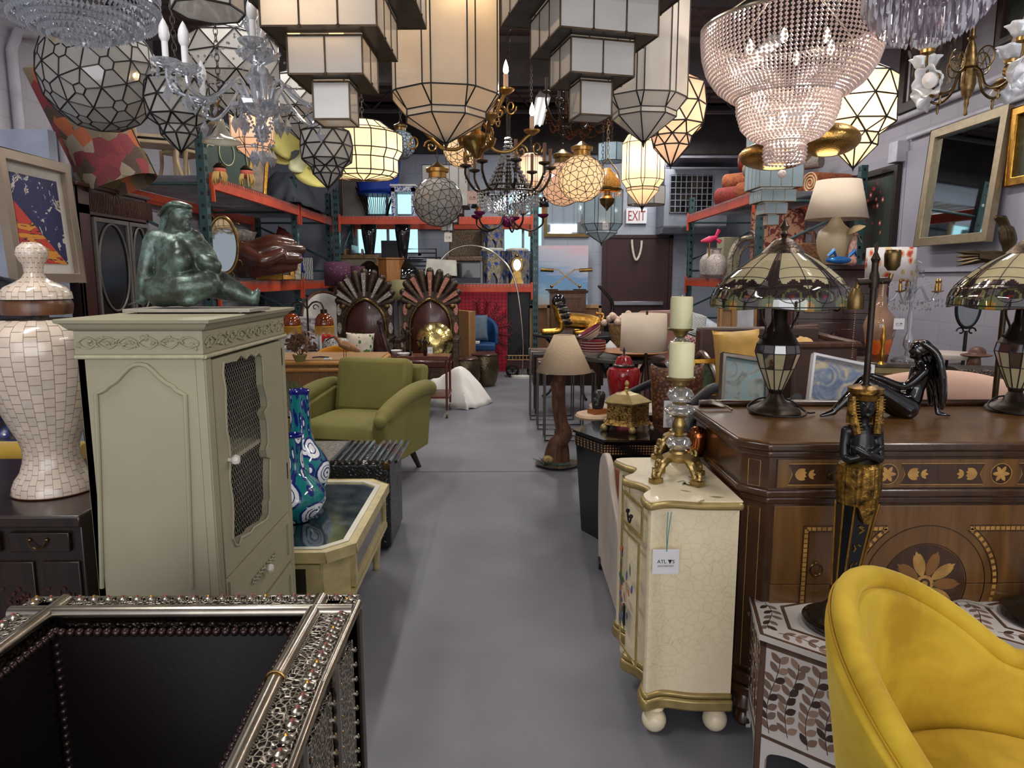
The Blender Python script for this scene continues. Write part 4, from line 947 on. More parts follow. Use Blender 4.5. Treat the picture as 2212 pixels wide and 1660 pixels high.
# arched moulding on the left face, traced in the plane of the face
def face(px,py):q=W(px,py,dF);return(q.x-cx_,ya-.003,q.z)
arch=[(222,1270),(215,1000),(209,850),(216,848),(226,843),(232,838),(238,832),(246,828),(256,820),(268,806),(282,793),(293,788),(305,787),(318,790),(330,800),(345,815),(358,826),(368,832),(374,834),(380,842),(386,846),(394,850),(401,853),(407,1000),(415,1270)]
mb=MB();mb.tube([face(*q)for q in arch],.0055,8);mb.build('arched_moulding',SAGE,t)
mb=MB()
for k in range(4):y=ya+.007+k*.009;mb.tube([(xb+.0005,y,.08),(xb+.0005,y,zt-.10)],.0032,6);y=yc-.008-k*.008;mb.tube([(xb+.0005,y,.08),(xb+.0005,y,zt-.10)],.003,6)
mb.build('reeding',SAGE,t)
# door in the right face
def rf(zx,zy,x=xr):q=XW(430+zx*.3374,740+zy*.3374,x);return(q.y-cy_,q.z)
hole=[(145,130),(141,200),(158,300),(160,430),(165,560),(180,640),(190,740),(185,850),(186,900),(203,1000),(208,1100),(205,1255),(225,1300),(248,1298),(260,1252),(320,1222),(340,1190),(380,1165),(420,1140),(440,1100),(440,1030),(448,1000),(444,900),(446,745),(428,732),(420,690),(434,640),(430,560),(424,500),(414,470),(408,450),(432,410),(425,350),(405,270),(400,150),(393,92),(370,62),(345,88),(315,70),(288,103),(250,78),(225,115),(195,118),(170,126)]
hp=[rf(*q)for q in hole];y0d,y1d=ya+.047,yc-.042;zd0=rf(330,1310)[1]-.01;zd1=zt-.105
hz=min(z for _,z in hp);
dr=T('door',None,None);dr.parent=t;zd0=min(zd0,hz-.03)
mb=MB();plate_hole(mb,[(y0d,zd0),(y1d,zd0),(y1d,zd1),(y0d,zd1)],[hp],xb-.018,xb+.003,'x');mb.build('door_frame',SAGE,dr,smooth=False)
mb=MB();mb.tube([(xb+.004,a,b)for a,b in hp],.004,6,True);mb.build('scalloped_trim',SAGE,dr)
mb=MB();ys=[a for a,_ in hp];ylo,yhi=min(ys)-.006,max(ys)+.006;zlo,zhi=hz-.006,max(z for _,z in hp)+.006;k=0;stp=.0085
y=ylo
while y<yhi:
 pts=[];z=zlo;j=0
 while z<zhi:pts.append((xb-.020,y+(stp*.5 if(j//1)%2 else-stp*.5)*(1 if k%2 else-1),z));j+=1;z+=.009
 mb.tube(pts,.0006,3);y+=stp;k+=1
mb.build('wire_mesh',pm('mesh_wire',(190,186,172),.4,.3),dr,kind='stuff')
q=rf(180,752);mb=MB().at((xb+.003,*q),(0,R(90),0));mb.lathe([(.005,0),(.005,.008),(.012,.013),(.014,.02),(.011,.028),(0,.031)],n=8);mb.build('knob',pm('porcelain',(226,222,212),.25,0,.03),dr)
for zy in(60,860):mb=MB();q=rf(455,zy+60);mb.cyl((xb+.003,y1d+.002,q[1]-.025),(xb+.003,y1d+.002,q[1]+.03),.0025,n=6);mb.build('hinge',BRONZE,dr)
zc=zd0-.006
for k,(za_,zb_)in enumerate(((zc-.17,zc),(zc-.35,zc-.18))):
 w_=T('drawer',None,None);w_.parent=t
 mb=MB();mb.bx(xb-.02,xb+.002,y0d,y1d,za_,zb_);plate_hole(mb,[(y0d+.01,za_+.01),(y1d-.01,za_+.01),(y1d-.01,zb_-.01),(y0d+.01,zb_-.01)],[[(y0d+.03,za_+.03),(y1d-.03,za_+.03),(y1d-.03,zb_-.03),(y0d+.03,zb_-.03)]],xb+.002,xb+.008,'x');mb.build('drawer_front',SAGE,w_,bev=.001)
 mb=MB();ym=(y0d+y1d)/2;zm=(za_+zb_)/2;mb.tube([(xb+.006,ym+(k_-15)/15*.10,zm+.004*sin(k_))for k_ in range(31)],.002,5)
 for k_ in range(26):yy=ym+(k_-12.5)/12.5*.10;mb.bead((xb+.007,yy,zm+.008*sin(k_*2.1)),.0055,.005)
 mb.build('carved_spray',SAGE,w_)
 mb=MB().at((xb+.004,ym,zm),(0,R(90),0));mb.lathe([(.005,0),(.005,.008),(.013,.014),(.015,.02),(.011,.028),(0,.031)],n=8);mb.build('knob',_mats['porcelain'],w_)
mb=MB();mb.bx(xa-.01,xb+.01,ya-.01,yc+.01,0,.07);mb.build('plinth',SAGE,t,bev=.006)
# dishes inside
def in_cab(y,z,x=.0):return(cx_+x,cy_+y,z)
o=MB().at(in_cab(ya+.17,1.00,.02),(R(80),0,R(60))).lathe([(0,0),(.035,.001),(.06,.008),(.085,.014),(.086,.017),(.06,.012),(.03,.004),(0,.004)],n=32).build('dinner_plate',pm('white_china',(200,204,214),.25,0,.1,18),label='pale china plate leaning inside the mesh door cabinet, upper shelf',cat='plate')
o=MB().at(in_cab(ya+.2,.516,.05)).lathe([(.03,0),(.034,.004),(.012,.014),(.01,.04),(.03,.06),(.062,.11),(.068,.14),(.066,.14),(.055,.1),(.0,.07)],n=28).build('compote_bowl',pm('blue_china',(96,120,170),.25,0,.25,30),label='blue and white footed bowl inside the mesh door cabinet, lower shelf',cat='bowl')
o=MB().at(in_cab(ya+.22,.63,.0)).lathe([(0,0),(.04,.0),(.075,.04),(.078,.05),(.07,.045),(.0,.01)],n=28).build('small_bowl',pm('grey_china',(150,150,150),.3,0,.25,30),label='grey patterned bowl stacked behind the blue footed bowl in the cabinet',cat='bowl');o.location.z-=.113
# --- bronze woman on the cabinet
VERD=N('verdigris_bronze');co=VERD.co();f=VERD.noise(co,18,5,.7);VERD.set(VERD.ramp(f,[(.3,c(44,46,42)),(.5,c(70,78,70)),(.64,c(100,122,112)),(.8,c(80,62,52))]),.36,.45);VERD.bump(VERD.noise(co,45,4),.5,.004)
p0=G(412,657,zt+.02)if False else W(412,656,cy_-.05+.0);s=S(cy_-.05);zb=zt
t2=T('bronze_figure','green bronze statue of a full-figured nude woman sitting on the sage cabinet','statue',(p0.x,cy_-.02,zb+.011+.006))
k_=s;mb=MB(M.Diagonal((k_,k_,k_,1)))
def el(cc,r,rot=(0,0,0)):old=mb.T;mb.T=old@M.Translation(cc)@M.Rotation(rot[2],4,'Z')@M.Rotation(rot[1],4,'Y');mb.sph((0,0,0),r,18,12);mb.T=old
el((-48,0,38),(55,44,38));el((-26,-10,76),(48,40,30));el((-38,0,122),(44,32,36));el((-30,-4,98),(44,36,28))
limb(mb,[(-76,0,140),(5,4,143)],[24,21]);limb(mb,[(-36,0,150),(-30,0,176)],[18,16])
el((-20,-3,190),(23,21,29),(0,0,.2));el((4,-10,188),(7,6,6));el((1,-10,176),(6,8,4));el((-2,-10,166),(9,9,7));el((-12,-3,200),(20,20,12))
el((-10,-38,96),(25,22,27),(0,.3,0));el((42,-16,90),(27,20,20),(0,.5,0));limb(mb,[(-20,-18,125),(-12,-28,108)],[18,20]);limb(mb,[(0,-5,128),(24,-8,105)],[18,20])
limb(mb,[(-80,-5,136),(-96,-14,72),(-104,-20,14)],[20,16,11]);limb(mb,[(8,8,138),(34,16,100),(14,28,60)],[18,14,12])
limb(mb,[(-60,-22,34),(-5,-34,40),(44,-26,48)],[36,34,25]);limb(mb,[(44,-24,46),(18,-42,22)],[22,16]);el((2,-46,14),(26,14,14))
limb(mb,[(-30,15,40),(54,6,50)],[34,27]);limb(mb,[(54,4,50),(96,0,30),(128,-2,15)],[26,20,12]);limb(mb,[(126,-2,14),(137,-4,32)],[12,7]);limb(mb,[(40,24,40),(90,30,26)],[26,20])
hand(mb,(-104,-20,12),(-1,-.25,-.25),(0,0,1),34,.1)
fuse(mb,'figure_body',VERD.m,t2,.0045,3)
mb=MB(M.Diagonal((k_,k_,k_,1)));el((-30,4,206),(27,24,17),(0,-.2,0));el((-42,6,194),(17,18,20));el((-14,-4,214),(24,20,7),(0,.25,0));limb(mb,[(-50,4,190),(-60,2,162)],[15,9])
for q in range(7):limb(mb,[(-2,-14+q*4,208),(-30,-24+q*8,214),(-58,-16+q*6,192)],[4,5,4],6)
fuse(mb,'hair',VERD.m,t2,.0035,2)
mb=MB();mb.box((.01,.0,-.0085),(.34,.17,.009));mb.build('base_plate',pm('stone_plate',(168,160,146),.5),t2,bev=.001)
for sx in(-.13,.15):
 for sy in(-.07,.07):MB().cyl((sx,sy,-.017),(sx,sy,-.012),.006).build('pad',BLACK,t2)
# --- bone inlay urn on a dark chest -----------------------------------------------------------
n=N('bone_mosaic');sx=n.add('SeparateXYZ',i_0=n.co());an=n.add('Math',operation='ARCTAN2',i_0=sx.outputs[1],i_1=sx.outputs[0])
vec=n.add('CombineXYZ',i_0=n.math('MULTIPLY',sx.outputs[2],1),i_1=n.math('MULTIPLY',an.outputs[0],1/(2*pi)))
b=n.add('TexBrick',i_Vector=vec.outputs[0],i_Scale=1,i_Color1=c(228,208,188),i_Color2=c(198,182,166),i_Mortar=c(92,74,60));b.inputs['Brick Width'].default_value=.026;b.inputs['Row Height'].default_value=1/30;b.inputs['Mortar Size'].default_value=.0011;b.inputs['Bias'].default_value=-.2;b.inputs['Mortar Smooth'].default_value=0
n.set(n.mix(.35,b.outputs[0],n.ramp(n.noise(n.co(),22,3),[(.3,c(186,168,148)),(.7,c(232,216,200))])),.22,0,Coat_Weight=.4);BONE=n.m
dU=2.0;p=W(114,1000,dU);s=S(dU)*1.01;zc0=.79
pf=[(0,537),(16,539),(27,549),(30,563),(25,576),(19,584),(17,601),(24,612),(38,621),(56,630),(65,641),(67,655),(63,657),(63,664),(66,666),(64,672),(64,686),(70,697),(90,706),(105,718),(113,740),(114,770),(110,800),(102,835),(92,868),(80,902),(69,930),(59,952),(54,972),(53,988),(56,1004),(62,1024),(73,1040),(79,1055),(80,1068)]
zof=lambda y:(1070-y)*s
t=T('lidded_urn','tall ivory bone mosaic urn with knobbed lid on the dark chest','urn',(p.x,dU,zc0))
mb=MB();mb.lathe([(r*s,zof(y))for r,y in reversed(pf[17:])],n=64,closed=False);mb.build('urn_body',BONE,t)
mb=MB();mb.lathe([(r*s,zof(y))for r,y in reversed(pf[:12])],n=48);mb.build('lid',BONE,t)
mb=MB();mb.lathe([(.0,zof(687)),(64*s,zof(687)),(67*s,zof(666)),(63*s,zof(657)),(0,zof(656))],n=48);mb.lathe([(0,zof(1070)),(80*s,zof(1070)),(82*s,zof(1068)),(80*s,zof(1067)),(0,zof(1066))],n=48);mb.build('dark_wood_band',MWOOD,t)
ESP=wood('espresso_wood',(50,34,28),(24,15,13),rough=.3)
t=T('dark_chest','dark carved Asian style chest with brass bail handle under the bone urn','chest',(-1.63,2.13,0));q=G(100,1108,zc0);yf=1.80-2.13
mb=MB();mb.bx(-.62,.52,yf,.22,.02,zc0-.035);mb.build('body',ESP,t,bev=.004)
mb=MB();mb.bx(-.66,.535,yf-.03,.235,zc0-.035,zc0-.001);mb.build('top_board',ESP,t,bev=.006)
def chx(px):return W(px,1160,1.80).x+1.63
for a,b_,z0,z1 in((25,155,1190,1148),(-130,5,1190,1148)):
 w_=T('drawer',None,None);w_.parent=t;za_,zb_=W(80,z0,1.8).z,W(80,z1,1.8).z
 mb=MB();mb.bx(chx(a),chx(b_),yf-.012,yf,za_,zb_);mb.build('drawer_front',ESP,w_,bev=.003);xm=(chx(a)+chx(b_))/2;zm=(za_+zb_)/2
 mb=MB();mb.tube(arc((xm,yf-.022,zm+.008),.022,pi,2*pi,12),.0024,6)
 for e in(-1,1):mb.sph((xm+e*.022,yf-.014,zm+.008),.006,8,6)
 mb.build('bail_handle',ABRASS,w_)
for a,b_ in((88,170),(-10,70)):
 w_=T('door',None,None);w_.parent=t;za_,zb_=.08,W(80,1212,1.8).z;mb=MB();mb.bx(chx(a),chx(b_),yf-.008,yf,za_,zb_);mb.build('door_panel',ESP,w_,bev=.003)
 mb=MB();xm=(chx(a)+chx(b_))/2
 for k in range(14):a_=k*.9;mb.at((xm+.018*cos(a_)*(k%3),yf-.009,zb_-.10-.02*sin(a_)*(k%4)),(R(90),0,0));mb.leaf((0,0),a_,.015,.004,0,t=.002)
 mb.build('carving',pm('lacquer_red',(74,34,28),.4,.1),w_)
# --- mirrored coffee table --------------------------------------------------------------------
ZT=.43;a=G(764,1182,ZT);b_=G(840,1043,ZT);xR=(a.x+b_.x)/2+.005;y0=G(745,1196,ZT).y;y1=b_.y+.06;xL=xR-.86
t=T('coffee_table','gold framed mirror top coffee table carrying the blue floral vases','coffee table',((xL+xR)/2,(y0+y1)/2,0));hx,hy=(xR-xL)/2,(y1-y0)/2
CREAMG=pm('cream_gilt',(196,180,128),.4,.25,.12,20);SILG=pm('silver_leaf_edge',(214,208,190),.3,.5,.06)
def octa(m,q,k=.09):k-=q*.3;a_,b2=hx-m,hy-m;return[(-a_+k,-b2),(a_-k,-b2),(a_,-b2+k),(a_,b2-k),(a_-k,b2),(-a_+k,b2),(-a_,b2-k),(-a_,-b2+k)]
mb=MB();plate_hole(mb,octa(0,0),[octa(.06,.06)],ZT-.035,ZT,'z');mb.build('top_rim',CREAMG,t,bev=.006)
mb=MB();plate_hole(mb,octa(.035,.03),[octa(.058,.06)],ZT-.002,ZT+.003,'z');mb.build('silver_rim',SILG,t)
n=N('antique_mirror');n.set(n.ramp(n.noise(n.co(),9,6,.7),[(.35,c(90,110,116)),(.6,c(150,168,176)),(.75,c(190,204,212))]),n.math('MULTIPLY',n.noise(n.co(),12,4),.22),.92);AMIR=n.m
mb=MB();mb.ext(octa(.06,.06),ZT-.02,ZT-.004);mb.build('mirror_top',AMIR,t,smooth=False)
mb=MB();plate_hole(mb,octa(.03,.03),[octa(.05,.05)],ZT-.19,ZT-.035,'z');plate_hole(mb,octa(.012,.01),[octa(.05,.05)],ZT-.205,ZT-.185,'z');mb.build('apron',CREAMG,t,bev=.004)
m1=pm('apron_mirror',(120,112,100),.12,.9,.15,8)
for q in((-hx+.14,hx-.14,-hy+.022,-hy+.03,0),):
 mb=MB();mb.bx(-hx+.15,hx-.17,-hy+.024,-hy+.03,ZT-.165,ZT-.065);mb.build('mirror_panel',m1,t,smooth=False)
 mb=MB();plate_hole(mb,[(-hx+.11,ZT-.18),(hx-.12,ZT-.18),(hx-.12,ZT-.05),(-hx+.11,ZT-.05)],[[(-hx+.15,ZT-.165),(hx-.17,ZT-.165),(hx-.17,ZT-.065),(-hx+.15,ZT-.065)]],-hy+.015,-hy+.032,'y');mb.build('panel_moulding',CREAMG,t,bev=.003)
mb=MB();mb.bx(hx-.03,hx-.024,-hy+.16,hy-.14,ZT-.165,ZT-.065);mb.build('mirror_panel',m1,t,smooth=False)
mb=MB();plate_hole(mb,[(-hy+.12,ZT-.18),(hy-.11,ZT-.18),(hy-.11,ZT-.05),(-hy+.12,ZT-.05)],[[(-hy+.16,ZT-.165),(hy-.14,ZT-.165),(hy-.14,ZT-.065),(-hy+.16,ZT-.065)]],hx-.032,hx-.014,'x');mb.build('panel_moulding',CREAMG,t,bev=.003)
for sx in(-1,1):
 for sy in(-1,1):
  mb=MB().at((sx*(hx-.075),sy*(hy-.075),0));mb.lathe([(.012,0),(.018,.015),(.014,.03),(.018,.06),(.028,.17),(.030,.19),(.024,.2),(.038,.22),(.03,.24)],n=24,fn=lambda a,z:1+(.07*sin(10*a)if .05<z<.185 else 0));mb.build('leg',SILG if 0 else CREAMG,t)
# vases
n=N('blue_floral_glaze');sx=n.add('SeparateXYZ',i_0=n.co());an=n.add('Math',operation='ARCTAN2',i_0=sx.outputs[1],i_1=sx.outputs[0])
vec=n.add('CombineXYZ',i_0=n.math('MULTIPLY',an.outputs[0],.085),i_1=sx.outputs[2]).outputs[0]
v=n.add('TexVoronoi',i_Vector=vec,i_Scale=8.5,i_Randomness=.55);dd=v.outputs['Distance']
off=n.add('VectorMath',operation='SUBTRACT',i_0=n.add('VectorMath',operation='SCALE',i_0=vec,i_3=8.2).outputs[0],i_1=v.outputs['Position'])if False else None
sc=n.math('ADD',dd,n.math('MULTIPLY',n.noise(vec,60,1),.05))
leafd=n.vor(n.mapping(vec,(1,.55,1),(0,0,.7)),26);W_,BL,TE=c(240,242,246),c(22,40,118),c(20,120,124)
bg=n.ramp(leafd,[(0,W_),(.18,BL),(.42,TE)],True)
fl=n.ramp(sc,[(0,W_),(.06,BL),(.11,W_),(.19,BL),(.23,W_),(.29,BL),(.32,W_),(.42,BL)],True);mk=n.ramp(sc,[(0,(1,1,1,1)),(.49,(0,0,0,1))],True)
n.set(n.mix(mk,bg,fl),.12,0,Coat_Weight=.6);BLUEV=n.m
def vase(px,ybase,d_,H,rb,rn,label,rz=0):
 p=W(px,ybase,d_);t=T('floral_vase',label,'vase',(p.x,d_,ZT+.001),rz,None)
 pf=[(0,0),(rb*.42,0),(rb*.45,H*.015),(rb*.8,H*.09),(rb,H*.24),(rb*.97,H*.33),(rb*.75,H*.43),(rb*.5,H*.51),(rn*1.1,H*.6),(rn,H*.72),(rn*1.02,H*.97)]
 mb=MB();mb.lathe(pf,n=48,closed=False);mb.build('vase_body',BLUEV,t)
 mb=MB();mb.lathe([(rn*1.02,H*.965),(rn*1.06,H*.99),(rn*.98,H),(rn*.85,H*.985),(rn*.8,H*.8),(0,H*.78)],n=40);mb.build('rim',pm('cobalt_glaze',(24,32,120),.15),t);return t
vase(657,1088,3.02,.49,.118,.042,'tallest teal and cobalt floral bottle vase, behind the shorter one',2.1)
vase(642,1128,2.75,.355,.118,.034,'shorter teal and cobalt floral bottle vase at the front of the coffee table',.6)
vase(545,1100,3.1,.34,.09,.032,'third blue floral vase, mostly hidden behind the sage cabinet edge',1.2)
# wrapped box and plates behind the vases
a=W(620,1000,3.34);t=T('striped_gift_box','green and white striped box wrapped in clear film behind the vases','box',(a.x-.02,3.2,ZT));mb=MB()
for k in range(8):mb.m=k%2;mb.bx(-.09+k*.0225,-.0675+k*.0225,-.06,.06,.001,.17)
mb.build('box_body',[pm('green_card',(20,96,62),.5),PAPER],t);MB().sph((0,0,.185),(.10,.07,.035),14,8,fn=lambda a,t_:1+.2*NZ.noise(V((a*3,t_*4,0)))).build('film_wrap',glassm('clear_film',(235,240,240),.5,.25),t)
# black woven trunk behind the table
a=W(846,1000,3.5);t=T('woven_trunk','black crocodile trunk with pale woven centre strip behind the coffee table','trunk',(a.x-.48,3.70,0));BL_=N('croc_black');BL_.set(c(26,26,28),.25);BL_.bump(BL_.vor(BL_.co(),60,'DISTANCE_TO_EDGE'),.9,.006)
mb=MB();mb.bx(-.47,.47,-.22,.22,.01,.47);mb.build('body',BL_.m,t,bev=.02)
mb=MB();
for k in range(30):y=-.225+k*.0155;mb.cyl((-.20,y,.475),(.17,y,.475),.006,n=6)
for k in range(12):mb.cyl((-.20,-.228,.04+k*.037),(.17,-.228,.04+k*.037),.007,n=6)
mb.build('woven_strip',pm('pewter_weave',(112,104,96),.6,.3,.3,50),t)
mb=MB()
for q in(.19,.38):
 for k in range(5):mb.cyl((q+k*.034-.01,-.225,.478),(q+k*.034-.01,.225,.478),.010,n=6)
mb.build('ribbed_band',BLACK,t)
for sx in(-1,1):mb=MB();mb.box((sx*.455,-.205,.455),(.035,.035,.035));mb.build('brass_corner',ABRASS,t,bev=.004)
# --- green armchair ---------------------------------------------------------------------------
VEL=N('olive_velvet');co=VEL.co();f=VEL.noise(co,4,3);VEL.set(VEL.ramp(f,[(.3,c(104,98,44)),(.7,c(118,111,54))]),.85,0,Sheen_Weight=.25,Sheen_Roughness=.4);VEL.b.inputs['Sheen Tint'].default_value=c(200,200,130);VEL.bump(VEL.noise(co,300,2),.15,.001)
t=T('green_armchair','olive green velvet mid-century armchair with dark tapered legs','armchair',(-1.02,4.87,0),-.24)
mb=MB();mb.bx(-.30,.30,-.36,.30,.19,.36);mb.build('seat_base',VEL.m,t,bev=.015)
mb=MB();mb.grid(lambda u,v:(-.295+.59*u,-.39+.66*v,.36+.10*(max(0,1-abs(2*u-1)**6))**.4*(max(0,1-abs(2*v-1)**6))**.5),22,22);mb.grid(lambda u,v:(.295-.59*u,-.39+.66*v,.355),2,2);mb.build('seat_cushion',VEL.m,t)
mb=MB().at((0,.27,.42),(R(-15),0,0));mb.bx(-.285,.285,-.075,.06,-.02,.40);mb.build('back_cushion',VEL.m,t,bev=.045)
mb=MB().at((0,.36,.2),(R(-13),0,0));mb.bx(-.36,.36,-.04,.05,0,.57);mb.build('back_shell',VEL.m,t,bev=.035)
for s_ in(-1,1):
 mb=MB();mb.ext([(-.40,.19),(.36,.17),(.46,.58),(.30,.60),(-.36,.50),(-.42,.47)],s_*.30,s_*.40,'x')if s_>0 else mb.ext([(-.40,.19),(.36,.17),(.46,.58),(.30,.60),(-.36,.50),(-.42,.47)],-.40,-.30,'x');mb.build('arm_panel',VEL.m,t,bev=.015)
 mb=MB();P=smoothp([(s_*.355,-.41,.49),(s_*.36,-.2,.555),(s_*.37,.1,.60),(s_*.375,.36,.60),(s_*.37,.48,.575)],6)
 m=len(P);mb.tube(P,[.058 if i>1 else .045 for i in range(m)],14);mb.sph(P[0],.045,14,8);mb.sph(P[-1],.056,14,8);mb.build('armrest',VEL.m,t)
for sx in(-1,1):
 for sy in(-1,1):mb=MB();mb.tube([(sx*.27,sy*.27,.2),(sx*.33,sy*.34,.0)],[.028,.017],12);mb.build('leg',DWOOD,t)
# ================= middle and back of the aisle, left half =================
def P0(px,py,z=0):p=G(px,py,z);return p
def one(mb,name,mat,label,cat,loc=(0,0,0),rz=0,group=None,**k):
 o=mb.build(name,mat,**k);o.location=loc;o.rotation_euler[2]=rz;return tag(o,label,cat,group)
def framed(name,label,w_,h,fw,fm_,pic,loc,rot=(0,0,0),cat='picture',mat=None,mw=0,depth=.03,glass=False):
 """picture or mirror standing in its local xz plane, origin at the lower middle, face towards -y"""
 t=T(name,label,cat,loc);t.rotation_euler=rot
 mb=MB();plate_hole(mb,[(-w_/2,0),(w_/2,0),(w_/2,h),(-w_/2,h)],[[(-w_/2+fw,fw),(w_/2-fw,fw),(w_/2-fw,h-fw),(-w_/2+fw,h-fw)]],-depth,0,'y');mb.build('frame',fm_,t,bev=min(fw,depth)*.3)
 a,b_=w_/2-fw,fw
 if mw:
  mb=MB();mb.bx(-a,a,-.008,-.004,b_,h-b_);mb.build('mat_board',mat or pm('mat_board',(222,216,206),.8,0,.02),t,smooth=False)
  mb=MB();mb.bx(-a+mw,a-mw,-.0105,-.0085,b_+mw,h-b_-mw)
 else:mb=MB();mb.bx(-a,a,-.010,-.004,b_,h-b_)
 o=mb.build('mirror_glass' if cat=='mirror' else 'picture_print',pic,t,smooth=False);return t
def lookat_rot(rz,lean=0):return(R(-lean),0,rz)
# --- framed print on the left, armoire, kilim cushion ---
n=N('abstract_print');co=n.co();sx=n.add('SeparateXYZ',i_0=co);f=n.noise(n.mapping(co,(1,1,1)),7,4,.6,2.2)
blue=n.ramp(f,[(0,c(22,28,80)),(.5,c(26,34,96)),(.56,c(210,206,196)),(.62,c(60,60,70)),(.66,c(214,160,60)),(.72,c(26,34,96))],True)
low=n.ramp(n.noise(n.mapping(co,(.6,1,3.5)),8,3,.5,1),[(0,c(206,60,44)),(.47,c(206,60,44)),(.5,c(40,20,40)),(.52,c(226,150,50))],True)
mk=n.ramp(n.math('ADD',sx.outputs[2],n.math('MULTIPLY',sx.outputs[0],.8)),[(.0,(0,0,0,1)),(.22,(1,1,1,1))],True)
n.set(n.mix(mk,low,blue),.6)
p1=W(8,470,3.1);p2=W(158,470,3.62);ang=math.atan2(p2.y-p1.y,p2.x-p1.x);wd=(p2-p1).length;pc=(p1+p2)/2;zb=W(80,612,pc.y).z;zt2=W(80,338,pc.y).z
framed('framed_print','silver framed colourful abstract print leaning above the bone urn at far left',wd,zt2-zb,.045,pm('champagne_frame',(150,134,116),.35,.4,.1),n.m,(pc.x,pc.y,zb),(R(-3),0,ang),mw=.045,depth=.035)
p=W(250,520,4.6);z1=1.93;xa=W(155,500,4.2).x;xb=W(330,500,4.75).x
t=T('glass_armoire','dark mahogany display armoire with oval glazing bars behind the bronze statue','armoire',(-2.70,4.62,0),R(90));hw=.42
MAH=wood('mahogany',(74,38,34),(42,20,20),rough=.3)
mb=MB();mb.bx(-hw,-hw+.03,-.25,.25,0,z1);mb.bx(hw-.03,hw,-.25,.25,0,z1);mb.bx(-hw,hw,.23,.25,0,z1);mb.bx(-hw,hw,-.25,.25,z1-.16,z1);mb.bx(-hw,hw,-.25,.25,0,.35);mb.bx(-hw,-hw+.14,-.25,-.23,.3,z1-.1);mb.build('body',MAH,t,bev=.004)
mb=MB();mb.bx(-hw-.01,hw+.01,-.27,.25,z1-.005,z1+.02);mb.build('cornice',MAH,t,bev=.006)
mb=MB()
for k in range(46):x=-hw+.15+k*.0165;mb.cyl((x,-.252,z1-.14),(x,-.252,z1-.02),.004,n=5)
mb.build('reeded_frieze',MAH,t)
for k,(a,b_)in enumerate(((-hw+.15,.13),(.14,hw-.02))):
 w_=T('door',None,None);w_.parent=t;mb=MB();plate_hole(mb,[(a,.36),(b_,.36),(b_,z1-.17),(a,z1-.17)],[[(a+.025,.385),(b_-.025,.385),(b_-.025,z1-.195),(a+.025,z1-.195)]],-.262,-.245,'y');mb.build('door_frame',pm('pewter_wood',(104,98,94),.4,.2),w_)
 mb=MB();mb.bx(a+.025,b_-.025,-.25,-.247,.385,z1-.195);mb.build('door_glass',pm('dark_reflective_glass',(28,29,32),.12,0,.2,3),w_,smooth=False)
 mb=MB();xm=(a+b_)/2;rx=(b_-a)/2-.03
 for zc in(z1-.19-.28,z1-.19-.84):mb.tube([(xm+rx*cos(q),-.256,zc+.27*sin(q))for q in[2*pi*i/40 for i in range(40)]],.007,6,True)
 mb.build('oval_bars',_mats['pewter_wood'],w_)
n=N('kilim');co=n.co();v=n.add('TexVoronoi',i_Vector=n.mapping(co,(1,1,.8),(0,0,0)),i_Scale=14,i_Randomness=.7);rr=n.add('SeparateColor',i_0=v.outputs['Color']).outputs[0]
pal=n.ramp(rr,[(0,c(120,34,50)),(.14,c(120,104,84)),(.3,c(168,86,50)),(.44,c(92,78,40)),(.58,c(150,136,116)),(.7,c(134,40,52)),(.84,c(70,52,44))],True);wv=n.add('TexWave',i_Vector=n.mapping(co,(1,1,1),(0,.3,0)),i_Scale=42,i_Distortion=3,i_Detail=2)
wv.bands_direction='Z';n.set(n.mix(n.ramp(wv.outputs[1],[(.8,(0,0,0,1)),(.95,(.3,.3,.3,1))]),pal,c(190,176,156)),.95);n.bump(n.noise(co,150,2),.6,.004);KIL=n.m
q=W(190,300,4.3);mb=MB();wd_,h_=.40,.80
mb=MB()
for sgn in(1,-1):mb.grid((lambda u,v,sg=sgn:((u-.5)*wd_*(1+.06*(v<.2))*sg,sg*(.012+.14*(1-v)**.6*(1-abs(2*u-1)**4)+.02),v*h_)),18,18)
o=one(mb,'kilim_cushion',KIL,'tall patchwork kilim bolster cushion standing on top of the dark armoire','cushion',(W(246,300,4.45).x,4.50,z1+.02));o.rotation_euler=(R(-6),R(-22),.3)
# grey seat, round black chair and blue tiles beyond the urn
mb=MB();mb.sph((0,0,0),(.17,.12,.17),28,16);mb.tube([(.17*cos(a),-.05,.17*sin(a))for a in[2*pi*k/40 for k in range(40)]],.008,6,True);q=W(8,690,2.9);one(mb,'round_chair_back',pm('black_fabric',(26,24,34),.8),'round black padded chair back with pale rim, cut by the left edge','chair',(q.x,2.9,q.z))
mb=MB();mb.cyl((-.5,0,.0),(.32,0,0),.055,n=20);q=W(40,1003,2.5);one(mb,'yellow_bolster',pm('mustard_velvet',(178,142,42),.8,Sheen_Weight=.3),'mustard yellow bench edge beyond the dark chest, left of the urn foot','bench',(-1.9,2.62,q.z),bev=.01)
mb=MB();q=W(8,870,3.2)
n=N('blue_inlay_wood');co=n.co();dd=n.vor(co,34);n.set(n.ramp(dd,[(0,c(226,222,214)),(.14,c(226,222,214)),(.18,c(20,34,110)),(.5,c(14,22,80)),(.62,c(30,28,34))],True),.3);INB=n.m
mb.lathe([(.16,0),(.16,.4),(.13,.42),(.13,.5)],n=12);one(mb,'inlaid_side_table',INB,'blue inlaid drum table seen left of the bone urn','side table',(q.x-.02,3.2,W(8,970,3.2).z-.0))
mb=MB();mb.lathe([(0,0),(.08,0),(.10,.02),(.085,.03),(.09,.05),(.075,.10),(.04,.14),(0,.15)],n=24);q=W(14,960,2.9);one(mb,'lantern_dome',INB,'dark pierced dome shaped lantern left of the bone urn foot','lantern',(q.x,2.9,W(14,985,2.9).z))
